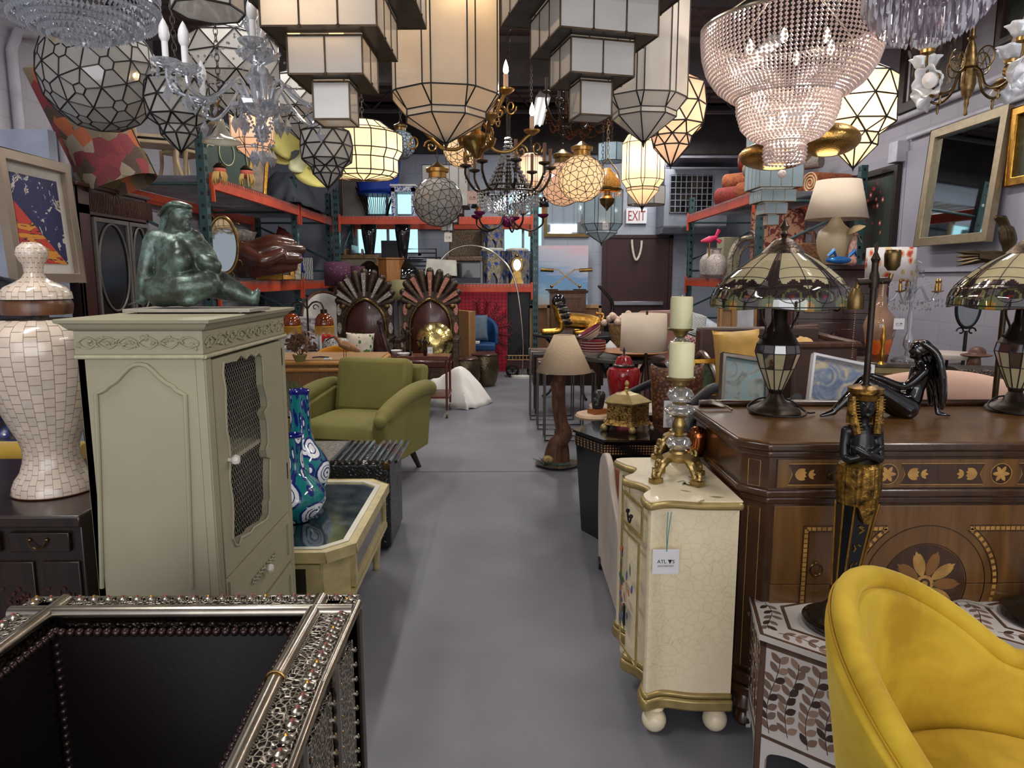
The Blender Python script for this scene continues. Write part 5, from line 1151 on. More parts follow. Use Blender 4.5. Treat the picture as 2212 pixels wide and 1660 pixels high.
# --- things on the left rack, upper deck ---
CREAM=pm('cream_lacquer',(214,190,150),.35)
z2=L2+.012;z1_=L1+.012
def kchair(loc,rz,label):
 t=T('klismos_chair',label,'chair',loc,rz)
 for sx in(-1,1):
  MB().tube(smoothp([(sx*.20,-.20,.40),(sx*.19,-.22,.2),(sx*.23,-.28,0)],5),[.024]*5+[.022]*5+[.014],8).build('leg',CREAM,t)
  MB().tube(smoothp([(sx*.20,.22,.0),(sx*.19,.18,.40),(sx*.20,.24,.62),(sx*.19,.30,.82)],5),.018,8).build('leg',CREAM,t)
 mb=MB();mb.bx(-.22,.22,-.22,.22,.38,.42);mb.build('seat_frame',CREAM,t,bev=.01);mb=MB();mb.bx(-.20,.20,-.20,.20,.42,.45);mb.build('seat',pm('dark_seat',(40,34,34),.7),t,bev=.015)
 mb=MB();mb.tube(smoothp([(-.26,.20,.80),(-.2,.30,.82),(0,.33,.83),(.2,.30,.82),(.26,.20,.80)],5),.03,8);mb.build('top_rail',CREAM,t);mb=MB();mb.bx(-.18,.18,.25,.27,.50,.56);mb.build('cross_rail',CREAM,t);return t
q=W(335,355,6.7);kchair((q.x,6.75,z2),.5,'cream curved-leg chair on the top deck of the left rack, nearer one').scale=(.8,)*3
q=W(410,355,7.3);kchair((-3.1,7.25,z2),-.4,'cream curved-leg chair on the top deck of the left rack, behind its twin').scale=(.8,)*3
def bxo(name,mat,label,cat,loc,sz,rz=0,group=None):mb=MB();mb.bx(-sz[0]/2,sz[0]/2,-sz[1]/2,sz[1]/2,0,sz[2]);return one(mb,name,mat,label,cat,loc,rz,group,bev=.006)
q=W(345,320,6.9)
t=T('green_vanity','dark green painted vanity panel with cream scroll lines on the left rack top deck','vanity',(-2.66,7.05,z2),1.2);DG=pm('dark_green_paint',(30,56,44),.5)
mb=MB();mb.ext(sp2([(-.32,0),(-.32,.2),(-.28,.34),(-.18,.36),(-.12,.5),(0,.58),(.12,.5),(.18,.36),(.28,.34),(.32,.2),(.32,0)],4),-.03,0,'y');mb.build('panel',DG,t)
mb=MB();mb.tube([(x*.88,-.034,.02+z*.9)for x,z in sp2([(-.32,0),(-.32,.2),(-.28,.34),(-.18,.36),(-.12,.5),(0,.58),(.12,.5),(.18,.36),(.28,.34),(.32,.2),(.32,0)],4)],.006,5);mb.tube([(.1*cos(a),-.034,.3+.12*sin(a))for a in[2*pi*k/24 for k in range(24)]],.006,5,True);mb.build('cream_scrolls',pm('cream_line',(206,210,170),.6),t)
# artichoke ornaments hanging over the rack edge
for px,py,l in((475,375,'left of its twin'),(533,380,'right of its twin')):
 p=W(px,py,5.9);t=T('artichoke_ornament','hanging pink and straw artichoke ornament before the left rack beam, '+l,'hanging ornament',p);mb=MB();mb.sph((0,0,.02),(.05,.05,.045),14,8);mb.build('pink_bud',pm('coral_felt',(190,92,74),.8),t)
 mb=MB();random.seed(px)
 for k in range(40):a=random.random()*2*pi;r=random.uniform(.02,.07);mb.tube([(.045*cos(a),.045*sin(a),.01),(.055*cos(a),.055*sin(a),-.03),(r*cos(a),r*sin(a),-random.uniform(.06,.10))],[.006,.008,.001],4)
 mb.build('straw_petals',pm('dry_straw',(196,160,96),.8),t);mb=MB();mb.lathe([(0,.085),(.02,.08),(.05,.05),(.045,.04)],n=12);mb.cyl((0,0,.08),(0,0,ZC-.036-p.z),.003,n=5);mb.build('cap_and_string',BRONZE,t)
# gilt frames leaning and the yellow bow with grey cloth
framed('gilt_frame','narrow gilt frame leaning on the left rack top deck beside the yellow petals',.22,.5,.035,GOLD,pm('taupe_panel',(130,112,94),.5,0,.3,12),(-2.66,7.9,z2),(R(-6),R(10),R(50)))
t=T('yellow_petal_flower','giant fabric flower of pale yellow petals on the left rack top deck','fabric flower',W(645,340,8.3));YF_=pm('pale_yellow_felt',(206,196,112),.8,0,.1);s=S(8.3)
for k,(dx,dz,L_a,w_,col)in enumerate(((-35,25,62,30,0),(20,45,60,32,1),(45,15,58,30,0),(42,-32,70,28,0),(-22,48,60,28,0),(10,-10,30,22,1))):
 a=math.atan2(dz,dx);u=V((cos(a),0,sin(a)));v_=V((-sin(a),0,cos(a)))
 mb=MB();mb.grid(lambda p,q_,u=u,v_=v_,L_a=L_a*1.2,w_=w_*1.25:u*(L_a*p*s)+v_*((q_-.5)*2*w_*s*math.sin(pi*min(1,.12+p*.8))**.6)+V((0,-1,0))*s*(18*sin(p*3)+10*(q_-.5)**2*4+3*k),10,8);mb.build('petal',[YF_,pm('pale_cream_felt',(200,200,160),.8)][col],t,sol=.004)
MB().box((-.0,-.1,0),(.10,.02,.12)).build('dark_centre',pm('charcoal_felt',(70,72,78),.9),t)
GC=pm('charcoal_cloth',(62,66,74),.9,0,.1)
def cloth(name,mat,label,cat,loc,w_,dp,h,seed,rz=0,fold=.05):
 mb=MB()
 def fn(u,v):a,b=u-.5,v-.5;r=min(1,2*max(abs(a),abs(b)));z=h*(1-r**2.2)+fold*(1-.6*r)*NZ.noise(V((u*4+seed,v*4,seed)))*(r>0 and 1);return(a*w_*(1+.15*NZ.noise(V((v*5,seed,1)))),b*dp*(1+.15*NZ.noise(V((u*5,seed,4)))),max(z,.002))
 mb.grid(fn,30,24);o=mb.build(name,mat,sol=.006);o.location=loc;o.rotation_euler[2]=rz;return tag(o,label,cat)
cloth('grey_drape',GC,'crumpled charcoal cloth heaped at the corner of the left rack top deck','cloth',(-2.72,9.35,z2),.55,1.5,.42,3,0,.12)
# bundles under the top deck ...lower deck things
HB=pm('brown_leather',(78,42,30),.28,0,.15,6,.05,40,Coat_Weight=.4)
t=T('hand_chair','giant brown leather hand shaped chair lying on the left rack lower deck','chair',(-2.95,7.55,z1_));mb=MB()
s=S(7.0);X=lambda px:(px-520)*s
limb(mb,[(-.10,0,.18),(.02,-.02,.16)],[.20,.18]);
for k,(z,y_,L_)in enumerate(((.34,.0,.42),(.26,-.10,.50),(.16,-.14,.46),(.08,-.1,.40))):limb(mb,[(.0,y_,z*.8),(.22,y_-.03,z),(L_,y_-.02,z*.9)],[.085,.08,.052])
limb(mb,[(-.05,-.16,.22),(.12,-.26,.14),(.30,-.22,.2)],[.09,.07,.05])
fuse(mb,'hand_body',HB,t,.012,3);t.rotation_euler=(0,R(-4),.25);t.location.z+=.04
t.location.x=W(535,540,7.3).x;t.location.y=7.45
def oval_mirror(px,py,d_,rx,rz_,label,fm_):
 p=W(px,py,d_);t=T('oval_mirror',label,'mirror',p,.5);mb=MB();mb.tube([(rx*cos(a),0,rz_*sin(a))for a in[2*pi*k/40 for k in range(40)]],.018,8,True)
 for k in range(10):a=k*.63;mb.tube(arc((rx*1.12*cos(a),0,rz_*1.1*sin(a)),.045,a,a+4.5,10,r1=.01),.005,5)
 mb.cyl((0,0,-rz_),(0,.0,p.z*-1+z1_+.02),.012);mb.box((0,0,-p.z+z1_+.01),(.16,.12,.02));mb.build('frame',fm_,t);mb=MB();mb.ext([(rx*cos(a),rz_*sin(a))for a in[2*pi*k/40 for k in range(40)]],-.006,.006,'y');mb.build('mirror_glass',MIRR,t,smooth=False);return t
oval_mirror(482,530,6.75,.13,.26,'oval mirror in dark gilt scroll frame beside the giant leather hand',ABRASS)
framed('orange_frame','thin orange wood frame edge beside the green rack post, lower deck',.3,.38,.03,pm('orange_wood',(196,130,62),.5),pm('white_paper',(214,212,208),.8),(-2.72,6.52,z1_),(R(-8),0,R(75)))
framed('rose_painting','small gold framed painting of pink roses on the left rack lower deck',.27,.30,.055,GOLD,painting('rose_canvas',[(.3,(30,34,26)),(.5,(60,60,40)),(.56,(206,120,120)),(.65,(226,160,160))],14),(W(575,580,7.6).x,7.7,z1_),(R(-12),0,R(22)))
framed('gilt_frame','ornate gilt frame leaning between the rose painting and the silver mirror',.30,.40,.05,pm('carved_gilt',(170,126,62),.35,.8,.35,30,.8,60),pm('umber_canvas',(70,56,44),.6),(W(600,580,8.0).x,8.1,z1_),(R(-10),0,R(30)))
CS=pm('carved_silver',(170,160,142),.35,.7,.35,40,.9,70)
t=framed('silver_mirror','small carved silver mirror with scroll crest on the left rack lower deck',.30,.36,.065,CS,MIRR,(W(622,600,8.2).x,8.2,z1_),(R(-6),0,R(20)),'mirror');mb=MB();mb.ext(sp2([(-.12,.35),(-.10,.40),(-.05,.42),(0,.48),(.05,.42),(.10,.40),(.12,.35)],4),-.03,0,'y');mb.build('crest',CS,t)
q=W(605,520,8.0);o=cushion('fluffy_cushion',pm('grey_fur',(150,140,130),.95,0,.3,30,1,60),.5,.34,.2,'fluffy grey fur cushion at the back of the left rack lower deck',loc=(-3.1,8.3,z1_+.45),rot=(.5,.2,.4))
n=N('spotted_white');n.set(n.ramp(n.vor(n.co(),34),[(0,c(40,38,40)),(.2,c(40,38,40)),(.23,c(214,212,210))],True),.9)
cushion('spotted_cushion',n.m,.5,.45,.16,'white cushion with small black spots on the left rack lower deck',loc=(-2.98,8.75,z1_+.26),rot=(-.2,-.1,.5))
cushion('blue_cushion',pm('cobalt_velvet',(24,30,130),.7),.42,.3,.14,'cobalt blue cushion on the left rack lower deck near the corner post',loc=(-2.95,10.0,z1_+.26),rot=(-.5,.2,.6))
cushion('embroidered_cushion',pm('red_floral_cloth',(150,60,54),.9,0,.8,40,dark=(60,40,44)),.36,.3,.12,'small red embroidered cushion resting above the cobalt blue one',loc=(-2.92,9.8,z1_+.52),rot=(-.6,.6,.6))
mb=MB();mb.sph((0,0,.28),(.22,.26,.28),24,18,fn=lambda a,t_:1+.14*NZ.noise(V((a*3,t_*5,0))));one(mb,'plastic_wrapped_bundle',glassm('bubble_plastic',(214,220,226),.3,.55,.15),'bundle wrapped in clear plastic at the second post of the left rack','wrapped bundle',(-2.82,9.3,z1_))
n=N('zebra_cloth');wv=n.add('TexWave',i_Vector=n.co(),i_Scale=14,i_Distortion=4);n.set(n.ramp(wv.outputs[1],[(0,c(30,30,34)),(.5,c(206,206,206))],True),.8)
bxo('zebra_box',n.m,'black and white striped box near the corner of the left rack lower deck','box',(-2.85,10.2,z1_),(.3,.34,.3),.3)
# --- things on the back rack ---
zb2,zb1=L2-.01+.012,L1-.06+.012;yR=10.75
def wx(px,d_=yR):return W(px,600,d_).x
t=T('blue_chair','royal blue shell chair with dark wire base on top of the back rack','chair',(wx(818),10.75,zb2),-1.9);RB=pm('royal_blue',(22,62,168),.5)
mb=MB();mb.grid(lambda u,v:((.30+.03*v)*cos(pi*(u*1.3-.15)),(.30+.06*v)*sin(pi*(u*1.3-.15)),.36+v*(.18+.30*sin(pi*u)**3)),24,8);mb.build('backrest',RB,t,sol=.02)
mb=MB();mb.lathe([(0,.33),(.27,.33),(.29,.37),(.2,.40),(0,.40)],n=24);mb.build('seat',RB,t)
mb=MB();
for k in range(22):a=2*pi*k/22;mb.tube([(.30*cos(a),.30*sin(a),.44),(.20*cos(a),.20*sin(a),.2),(.15*cos(a),.15*sin(a),.02)],.006,5)
mb.tube([(.15*cos(a),.15*sin(a),.012)for a in[2*pi*k/24 for k in range(24)]],.01,6,True);mb.build('wire_base',IRON,t)
n=N('delft_pattern');n.set(n.ramp(n.noise(n.co(),22,4,.6,1.5),[(0,c(30,60,150)),(.46,c(60,90,170)),(.5,c(224,228,232))],True),.4);DELFT=n.m
t=T('patterned_stand','blue and white patterned open stand on top of the back rack','side table',(wx(878),10.7,zb2));mb=MB();mb.bx(-.17,-.12,-.15,.15,0,.42);mb.bx(.12,.17,-.15,.15,0,.42);mb.bx(-.17,.17,-.15,.15,.36,.44);mb.build('painted_frame',DELFT,t);mb=MB();mb.bx(-.19,.19,-.17,.17,.44,.465);mb.build('top',WHITE,t)
bxo('dark_board',MWOOD,'dark wooden board standing left on top of the back rack','panel',(wx(742),10.8,zb2),(.02,.5,.62),.3);framed('tall_canvas','pale canvas in wooden frame at the left end of the back rack top deck',.42,.66,.04,MWOOD,pm('pale_canvas',(140,134,128),.8),(wx(764),10.95,zb2),(R(-5),0,0))
SM=glassm('smoked_glass',(110,112,116),.35,.12)
for px,l in((800,'left of its twin'),(872,'right of its twin')):
 t=T('mercury_vase','tall smoked glass trumpet vase on the back rack, '+l,'vase',(wx(px,10.55),10.55,zb1+.14));mb=MB();mb.lathe([(.21,-.14),(.215,-.05),(.2,.05),(.18,.09),(.07,.16),(.05,.22),(.06,.28),(.10,.55),(.115,.72)],n=28,closed=False);mb.build('vase_body',SM,t,sol=.006);mb=MB();mb.lathe([(.21,-.14),(.2,-.13),(0,-.13)],n=28);mb.lathe([(.19,.07),(.075,.16),(.06,.19),(.07,.19),(.20,.08)],n=28,closed=False);mb.build('dark_collar',BRONZE,t)
bxo('black_jewel_box',pm('black_tin',(34,34,36),.35,.3),'small black chest with drawer pull between the smoked vases on the back rack','box',(wx(850,10.95),10.95,zb1+.30),(.32,.2,.34))
mb=MB();mb.lathe([(.20,0),(.20,.03),(.185,.035),(.185,.34),(.2,.35),(.2,.37)],n=6,a0=.3);one(mb,'hexagonal_wood_box',wood('honey_wood',(176,120,62),(140,88,40)),'honey coloured hexagonal wooden drum stand on the back rack lower deck','side table',(wx(843,10.3),10.42,zb1),bev=.002)
for k,(px,l)in enumerate(((770,'large empty gilt frame lying behind the left throne on the back rack'),)):framed('empty_gilt_frame',l,.62,.42,.06,pm('old_gilt',(112,90,62),.4,.6,.3,20,.5,40),pm('drab_board',(112,102,88),.8),(wx(770,10.35),10.45,zb1),(R(-8),0,0))
for k in range(6):bxo('stacked_frame',[MWOOD,LWOOD,DWOOD][k%3],('upright wooden frame stacked on the back rack, '+['leftmost','second from left','third from left','fourth from left','fifth from left','rightmost'][k]),'picture frame',(wx(742)+k*.065,10.95,zb1),(.03,.5,.45+.06*(k%3)),.08*(k-2),'upright frames stacked on the back rack')
t=T('metal_frame_stack','thin dark metal bar frames stacked on the back rack lower deck','metal stand',(wx(915),10.6,zb1));
for k in range(3):
 mb=MB();x0_,x1_,h=-.22+k*.03,.22+k*.05,.50-k*.12;y_=-.12+k*.12;mb.tube([(x0_,y_,0),(x0_,y_,h),(x1_,y_,h),(x1_,y_,0)],.011,6);mb.tube([(x0_,y_,h-.06),(x1_,y_,h-.06)],.009,6);mb.build('bar_frame',IRON,t)
# pierced dark benches and blue painted side tables
n=N('leopard_brown');n.set(n.ramp(n.vor(n.co(),60),[(0,c(20,18,16)),(.3,c(60,46,34)),(.6,c(110,88,62))]),.5);LEO=n.m
for k,(px,l,zz_)in enumerate(((1000,'spotted dark chair with carved frame on the back rack lower deck',0),)):
 t=T('spotted_chair',l,'chair',(wx(1005,10.7),10.75,zb1));mb=MB();mb.bx(-.27,.27,-.22,.2,.32,.40);mb.bx(-.25,.25,.14,.2,.40,.80);mb.build('upholstery',LEO,t,bev=.02)
 mb=MB();
 for sx in(-1,1):
  for sy in(-1,1):mb.bx(sx*.25-.02,sx*.25+.02,sy*.19-.02,sy*.19+.02,0,.34)
 mb.bx(-.26,.26,-.2,-.18,.08,.30);mb.build('frame',BLACK,t,bev=.004)
n=N('persian_blue');co=n.co();v=n.vor(n.mapping(co,(1,1,.6)),13,'DISTANCE_TO_EDGE');v2=n.vor(co,60)
gold_=n.ramp(v2,[(0,c(40,50,60)),(.3,c(120,110,88)),(.5,c(150,138,110))],True);n.set(n.mix(n.ramp(v,[(0,(0,0,0,1)),(.16,(0,0,0,1)),(.165,(1,1,1,1))],True),gold_,n.ramp(v,[(0,c(24,44,150)),(.24,c(24,44,150)),(.25,c(90,150,220)),(.28,c(20,30,110))],True)),.35);PB=n.m
def hexstand(px,d_,zb_,h,r,label,pad=True):
 t=T('painted_hex_stand',label,'side table',(wx(px,d_),d_,zb_),.1);mb=MB()
 for k in range(6):
  a,b_=2*pi*k/6,2*pi*(k+1)/6;A,B=V((r*cos(a),r*sin(a),0)),V((r*cos(b_),r*sin(b_),0));L_=(B-A).length;u=(B-A).normalized();nn=V((u.y,-u.x,0));old=mb.T
  mb.T=M(((u.x,0,nn.x,A.x),(u.y,0,nn.y,A.y),(0,1,0,0),(0,0,0,1)));hl=sp2([(L_*.22,0),(L_*.22,h*.14),(L_*.34,h*.24),(L_*.5,h*.33),(L_*.66,h*.24),(L_*.78,h*.14),(L_*.78,0)],3)
  mb.ext([(0,0)]+hl+[(L_,0),(L_,h),(0,h)],-.012,0);mb.T=old
 mb.build('painted_sides',PB,t,smooth=False);mb=MB();mb.lathe([(0,h),(r*1.04,h),(r*1.04,h+.02),(0,h+.02)],n=6);mb.build('top',PB,t,smooth=False)
 if pad:mb=MB();mb.lathe([(r*.9,h+.02),(r*.92,h+.04),(r*.7,h+.06),(0,h+.065)],n=24);mb.build('seat_pad',pm('ivory_pad',(206,202,192),.8),t)
 return t
hexstand(1065,10.65,zb1,.46,.19,'blue arabesque painted hexagonal stand with ivory pad, left one on the back rack');hexstand(1117,10.7,zb1,.46,.19,'blue arabesque painted hexagonal stand with ivory pad, right one behind the little mirror')
hexstand(1064,10.72,zb1+.53,.36,.16,'blue arabesque hexagonal stand turned up on top of the left padded one',False)
t=T('brass_table_mirror','small brass pedestal mirror with oval glass before the blue painted stand','mirror',(wx(1117,10.38),10.40,zb1));mb=MB();mb.tube([(.075*cos(a),0,.27+.10*sin(a))for a in[2*pi*k/30 for k in range(30)]],.018,8,True);mb.ext(sp2([(-.10,0),(-.06,.1),(-.05,.17),(.05,.17),(.06,.1),(.10,0)],3),-.015,.015,'y');mb.sph((0,0,.40),.03,10,8);mb.build('frame',BRASS,t);mb=MB();mb.ext([(.075*cos(a),.27+.10*sin(a))for a in[2*pi*k/30 for k in range(30)]],-.005,.005,'y');mb.build('mirror_glass',MIRR,t,smooth=False)
# --- under the back rack: red panel, arc lamp, blue chair ---
q=P0(1040,797);n=N('red_lattice');co=n.co();ck=n.add('TexChecker',i_Vector=n.mapping(co,(1,1,1),(0,R(45),0)),i_Color1=c(196,24,52),i_Color2=c(150,14,38),i_Scale=26);n.set(ck.outputs[0],.5);n.bump(ck.outputs[1],.4,.004)
xa_,xb_=W(986,700,10.52).x,W(1096,700,10.52).x;t=T('red_carved_panel','large crimson lattice panel with relief palm fan under the back rack','panel',((xa_+xb_)/2,10.55,0));h_=W(1040,631,10.5).z;mb=MB();mb.bx(-(xb_-xa_)/2,(xb_-xa_)/2,-.02,.02,0,h_);mb.build('lattice_board',n.m,t,smooth=False)
mb=MB();
for k in range(9):
 a=R(100-k*22);L_=.42;mb.tube([(.0,-.03,.62),(.0+L_*cos(a),-.03,.62+L_*sin(a))],.018,5)
 for q_ in range(5):
  for e in(-1,1):p=V((L_*cos(a)*(.5+q_*.12),-.03,.62+L_*sin(a)*(.5+q_*.12)));b_=a+e*.8;mb.tube([p,p+V((.08*cos(b_),-.01,.08*sin(b_)))],[.012,.003],5)
mb.build('relief_fronds',pm('deep_red',(120,14,30),.5),t)
t=T('blue_dining_chair','blue upholstered chair with oak legs before the crimson panel','chair',(W(1040,700,10.2).x-.05,10.12,0));BU=pm('petrol_blue',(16,66,116),.7);OAK=wood('oak',(170,128,84),(140,100,62))
mb=MB();mb.bx(-.25,.25,-.26,.22,.38,.47);mb.build('seat',BU,t,bev=.02);mb=MB();mb.grid(lambda u,v:(.27*cos(pi*u),.05+.22*sin(pi*u),.44+v*(.18+.24*sin(pi*u)**.8)),20,8);mb.build('backrest',BU,t,sol=.05)
for sx in(-1,1):
 for sy in(-1,1):mb=MB();mb.bx(sx*.22-.022,sx*.22+.022,sy*.19-.022,sy*.19+.022,0,.385);mb.build('leg',OAK,t)
MB().bx(-.24,.24,-.22,-.19,.34,.385).build('front_rail',OAK,t)
mb=MB();mb.bx(-.14,.08,-.1,.06,0,.03);one(mb,'papers',PAPER,'white papers lying on the seat of the blue dining chair','papers',(t.location.x-.05,10.0,.476));cushion('grey_cushion',pm('slate_linen',(84,98,112),.85,0,.08),.42,.38,.12,'slate grey cushion with a small stitched cross on the blue dining chair',loc=(t.location.x-.06,10.08,.69),rot=(-.25,0,.1))
mb=MB();mb.bx(-.05,.05,-.35,.35,0,.96);one(mb,'oak_frame',OAK,'tall thick oak frame standing edge-on between thrones and crimson panel','frame',(W(995,700,9.6).x,9.65,0),.5,bev=.005)
t=T('arc_lamp','tall chrome arc floor lamp with white square shade curving over thrones','floor lamp',(W(1128,795,9.9).x,9.9,0));bx_,A=t.location,lambda px,py:V((W(px,py,9.9).x,9.9,W(px,py,9.9).z))-t.location
mb=MB();mb.tube(smoothp([(0,0,.03),A(1130,745),A(1125,680),A(1116,620),A(1100,580),A(1075,552),A(1045,536),A(1015,530),A(985,536),A(965,548),A(952,562)],6),.013,8);mb.build('arc_pole',SILVER,t);MB().lathe([(.0,0),(.16,0),(.16,.03),(.0,.035)],n=28).build('base',pm('white_marble',(214,212,208),.3),t)
q=A(954,578);MB().at(tuple(q),(0,R(3),0)).box((0,0,0),(.42,.30,.21),.92).build('lamp_shade',pm('ivory_shade',(206,204,192),.8),t)
t=T('toy_fire_engine','antique horse-drawn fire engine model with ladder on the floor by the aisle end','toy',(W(1125,800,10.0).x-.02,10.0,0));mb=MB();mb.bx(-.18,.24,-.1,.1,.12,.22);mb.build('carriage',pm('dark_red_enamel',(60,16,18),.4),t)
for x_,r_ in((-.10,.085),(.18,.06)):
 for y_ in(-.11,.11):mb=MB();mb.tube([(x_+r_*cos(a),y_,r_+r_*sin(a)+.004)for a in[2*pi*k/24 for k in range(24)]],.012,6,True);[mb.cyl((x_,y_,r_),(x_+r_*cos(a),y_,r_+r_*sin(a)),.005,n=4)for a in[pi*k/4 for k in range(8)]];mb.build('wheel',IRON,t)
mb=MB();mb.cyl((-.17,-.11,.25),(.25,-.11,.25),.007,n=5);mb.cyl((-.17,-.11,.31),(.25,-.11,.31),.007,n=5);[mb.cyl((-.15+k*.05,-.11,.25),(-.15+k*.05,-.11,.31),.005,n=5)for k in range(8)];mb.build('ladder',LWOOD,t)
mb=MB();mb.tube(smoothp([(-.20,0,.26),(-.05,0,.32),(0,0,.4),(.06,0,.42)],4),.02,6);mb.lathe([(.03,.22),(.04,.3),(.03,.42),(.012,.48)],(.06,0,0),12);mb.build('boiler',BLACK,t);MB().lathe([(.03,.28),(.05,.33),(.05,.40)],(.18,0,0),14).build('white_lamp',WHITE,t)
bxo('dark_cabinet',pm('charcoal_board',(52,52,56),.4,0,.3,3),'dark grey panel standing under the right end of the back rack','panel',(wx(1118,10.85),10.95,0),(.36,.05,1.15))
# --- thrones ---
RL=pm('brown_throne_leather',(72,34,28),.3,0,.25,4,.1,60,Coat_Weight=.3);CW=pm('carved_bronze_wood',(74,58,46),.4,.55,.3,30,.6,90)
n=N('bone_filigree');n.set(n.ramp(n.vor(n.co(),90,'DISTANCE_TO_EDGE'),[(0,c(206,200,190)),(.1,c(180,172,160)),(.18,c(50,40,36))]),.4);BF=n.m
n=N('coral_filigree');n.set(n.ramp(n.vor(n.co(),90,'DISTANCE_TO_EDGE'),[(0,c(220,150,120)),(.1,c(190,116,92)),(.18,c(50,40,36))]),.4);CF=n.m
def throne(px,ytop,d_,inl,label):
 x=W(px,700,d_).x;t=T('throne_chair',label,'throne chair',(x,d_,0));zt_=W(px,ytop,d_).z;H=zt_;hw_=.335
 op=[(-.235,.45),(-.235,.78),(-.22,.90),(-.17,1.01),(-.09,1.09),(0,1.13),(.09,1.09),(.17,1.01),(.22,.90),(.235,.78),(.235,.45)]
 mb=MB();plate_hole(mb,[(-hw_,.20),(hw_,.20),(hw_,1.10),(.26,1.18),(0,1.24),(-.26,1.18),(-hw_,1.10)],[op],-.03,.03,'y');mb.build('back_frame',CW,t,bev=.008)
 mb=MB();mb.grid(lambda u,v:((u-.5)*.47*(1 if v<.6 else math.sqrt(max(0,1-((v-.6)/.4)**2.4))),-.01-.05*sin(pi*u)*sin(pi*min(v*.9+.05,1)),.45+v*.68),18,18);mb.build('backrest',RL,t)
 mb=MB();P=sp2(op,4);mb.tube([(a*1.06,-.035,.45+(b-.45)*1.02)for a,b in P],.018,8);
 for a,b in P:mb.sph((a*1.06,-.052,.45+(b-.45)*1.02),.009,6,4)
 mb.build('rope_arch',ABRASS,t)
 for k in range(11):
  a=R(90+(k-5)*13.5);r0_,r1_=.12,(H-1.0)*(1-.012*(k-5)**2);C_=V((0,-.005,1.0));u=V((cos(a)*1.05,0,sin(a)));v_=V((-sin(a),0,cos(a)))
  mb=MB();pts=[C_+u*r0_,C_+u*r1_*.85,C_+u*r1_];mb.tube(pts,[.016,.052,.045],10);mb.sph(pts[-1],.045,10,6)
  if k%2:mb.m=1;A_=C_+u*(r0_+.06)+V((0,-.042,0));B_=C_+u*(r1_*.98)+V((0,-.056,0));mb.add([A_-v_*.012,A_+v_*.012,B_+v_*.028,B_-v_*.028],[(0,1,2,3)])
  mb.build('fan_ray',[CW,inl],t)
 mb=MB()
 for sx in(-1,1):
  mb.m=0;mb.sph((sx*.265,-.035,1.06),(.04,.02,.04),14,8);mb.m=1
  for zc in(1.02,.80,.58):mb.at((sx*.305,-.034,zc),(R(90),0,0));mb.lathe([(.028,0),(.028,.006),(0,.007)],n=18);mb.T=M.Translation((sx*.305,-.034,zc))@M.Diagonal((1,1,2.6,1))@M.Rotation(R(90),4,'X');mb.lathe([(.026,0),(.026,.008),(0,.009)],n=18);mb.T=M.Identity(4)
  mb.m=0
  for k in range(24):mb.sph((sx*.332,-.034,.3+k*.034),.006,5,4)
 mb.build('inlay_ovals',[ABRASS,inl],t)
 mb=MB();mb.bx(-hw_+.03,hw_-.03,-.50,0,.36,.46);mb.build('seat',RL,t,bev=.025);mb=MB();mb.bx(-hw_,hw_,-.52,0,.24,.37);mb.build('seat_rail',CW,t)
 for sx in(-1,1):
  mb=MB();mb.bx(sx*.33-.035,sx*.33+.035,-.54,-.0,.66,.71);mb.build('armrest',CW,t,bev=.01);mb=MB();mb.bx(sx*.33-.03,sx*.33+.03,-.54,-.47,0,.66);mb.build('leg',CW,t);mb=MB();mb.bx(sx*.31-.03,sx*.31+.03,-.03,.03,0,.25);mb.build('leg',CW,t)
 return t
throne(790,588,8.5,BF,'carved fan-backed throne chair with ivory inlay, left of the pair');throne(931,586,8.55,CF,'carved fan-backed throne chair with coral inlay, right of the pair')
n=N('vine_print');co=n.co();v=n.vor(n.mapping(co,(1,1,.7),(0,.6,0)),22);n.set(n.ramp(v,[(0,c(196,60,50)),(.08,c(70,120,60)),(.3,c(96,140,84)),(.36,c(224,214,194))],True),.85)
cushion('leaf_cushion',n.m,.33,.30,.13,'cream cushion with green vines and red flowers on the left throne',loc=(W(774,725,8.15).x,8.22,.46+.155),rot=(-.2,.05,.1))
mb=MB();mb.sph((0,0,0),(.225,.10,.225),40,16,fn=lambda a,t_:1+.0*a);t=T('gold_pouf','shiny gold leather round pouf propped on the right throne','pouf',(W(937,715,8.1).x,8.22,.46+.215));t.rotation_euler=(R(-14),0,.1)
mb=MB().at((0,0,0),(R(90),0,0));mb.lathe([(0,.105),(.06,.102),(.075,.10),(.13,.085),(.19,.05),(.215,0),(.19,-.05),(.1,-.09),(0,-.1)],n=60,fn=lambda a,z:1+.018*abs(sin(7.5*a)));mb.build('leather_body',PGOLD,t)
mb=MB();[mb.tube([(r*cos(a),-y_,r*sin(a))for r,y_ in((.07,.103),(.13,.089),(.19,.054),(.212,.02))],.003,5)for a in[2*pi*k/15 for k in range(15)]];mb.tube([(.072*cos(a),-.102,.072*sin(a))for a in[2*pi*k/30 for k in range(30)]],.004,5,True);mb.build('seam_piping',pm('gold_seam',(168,140,74),.35,.8),t)
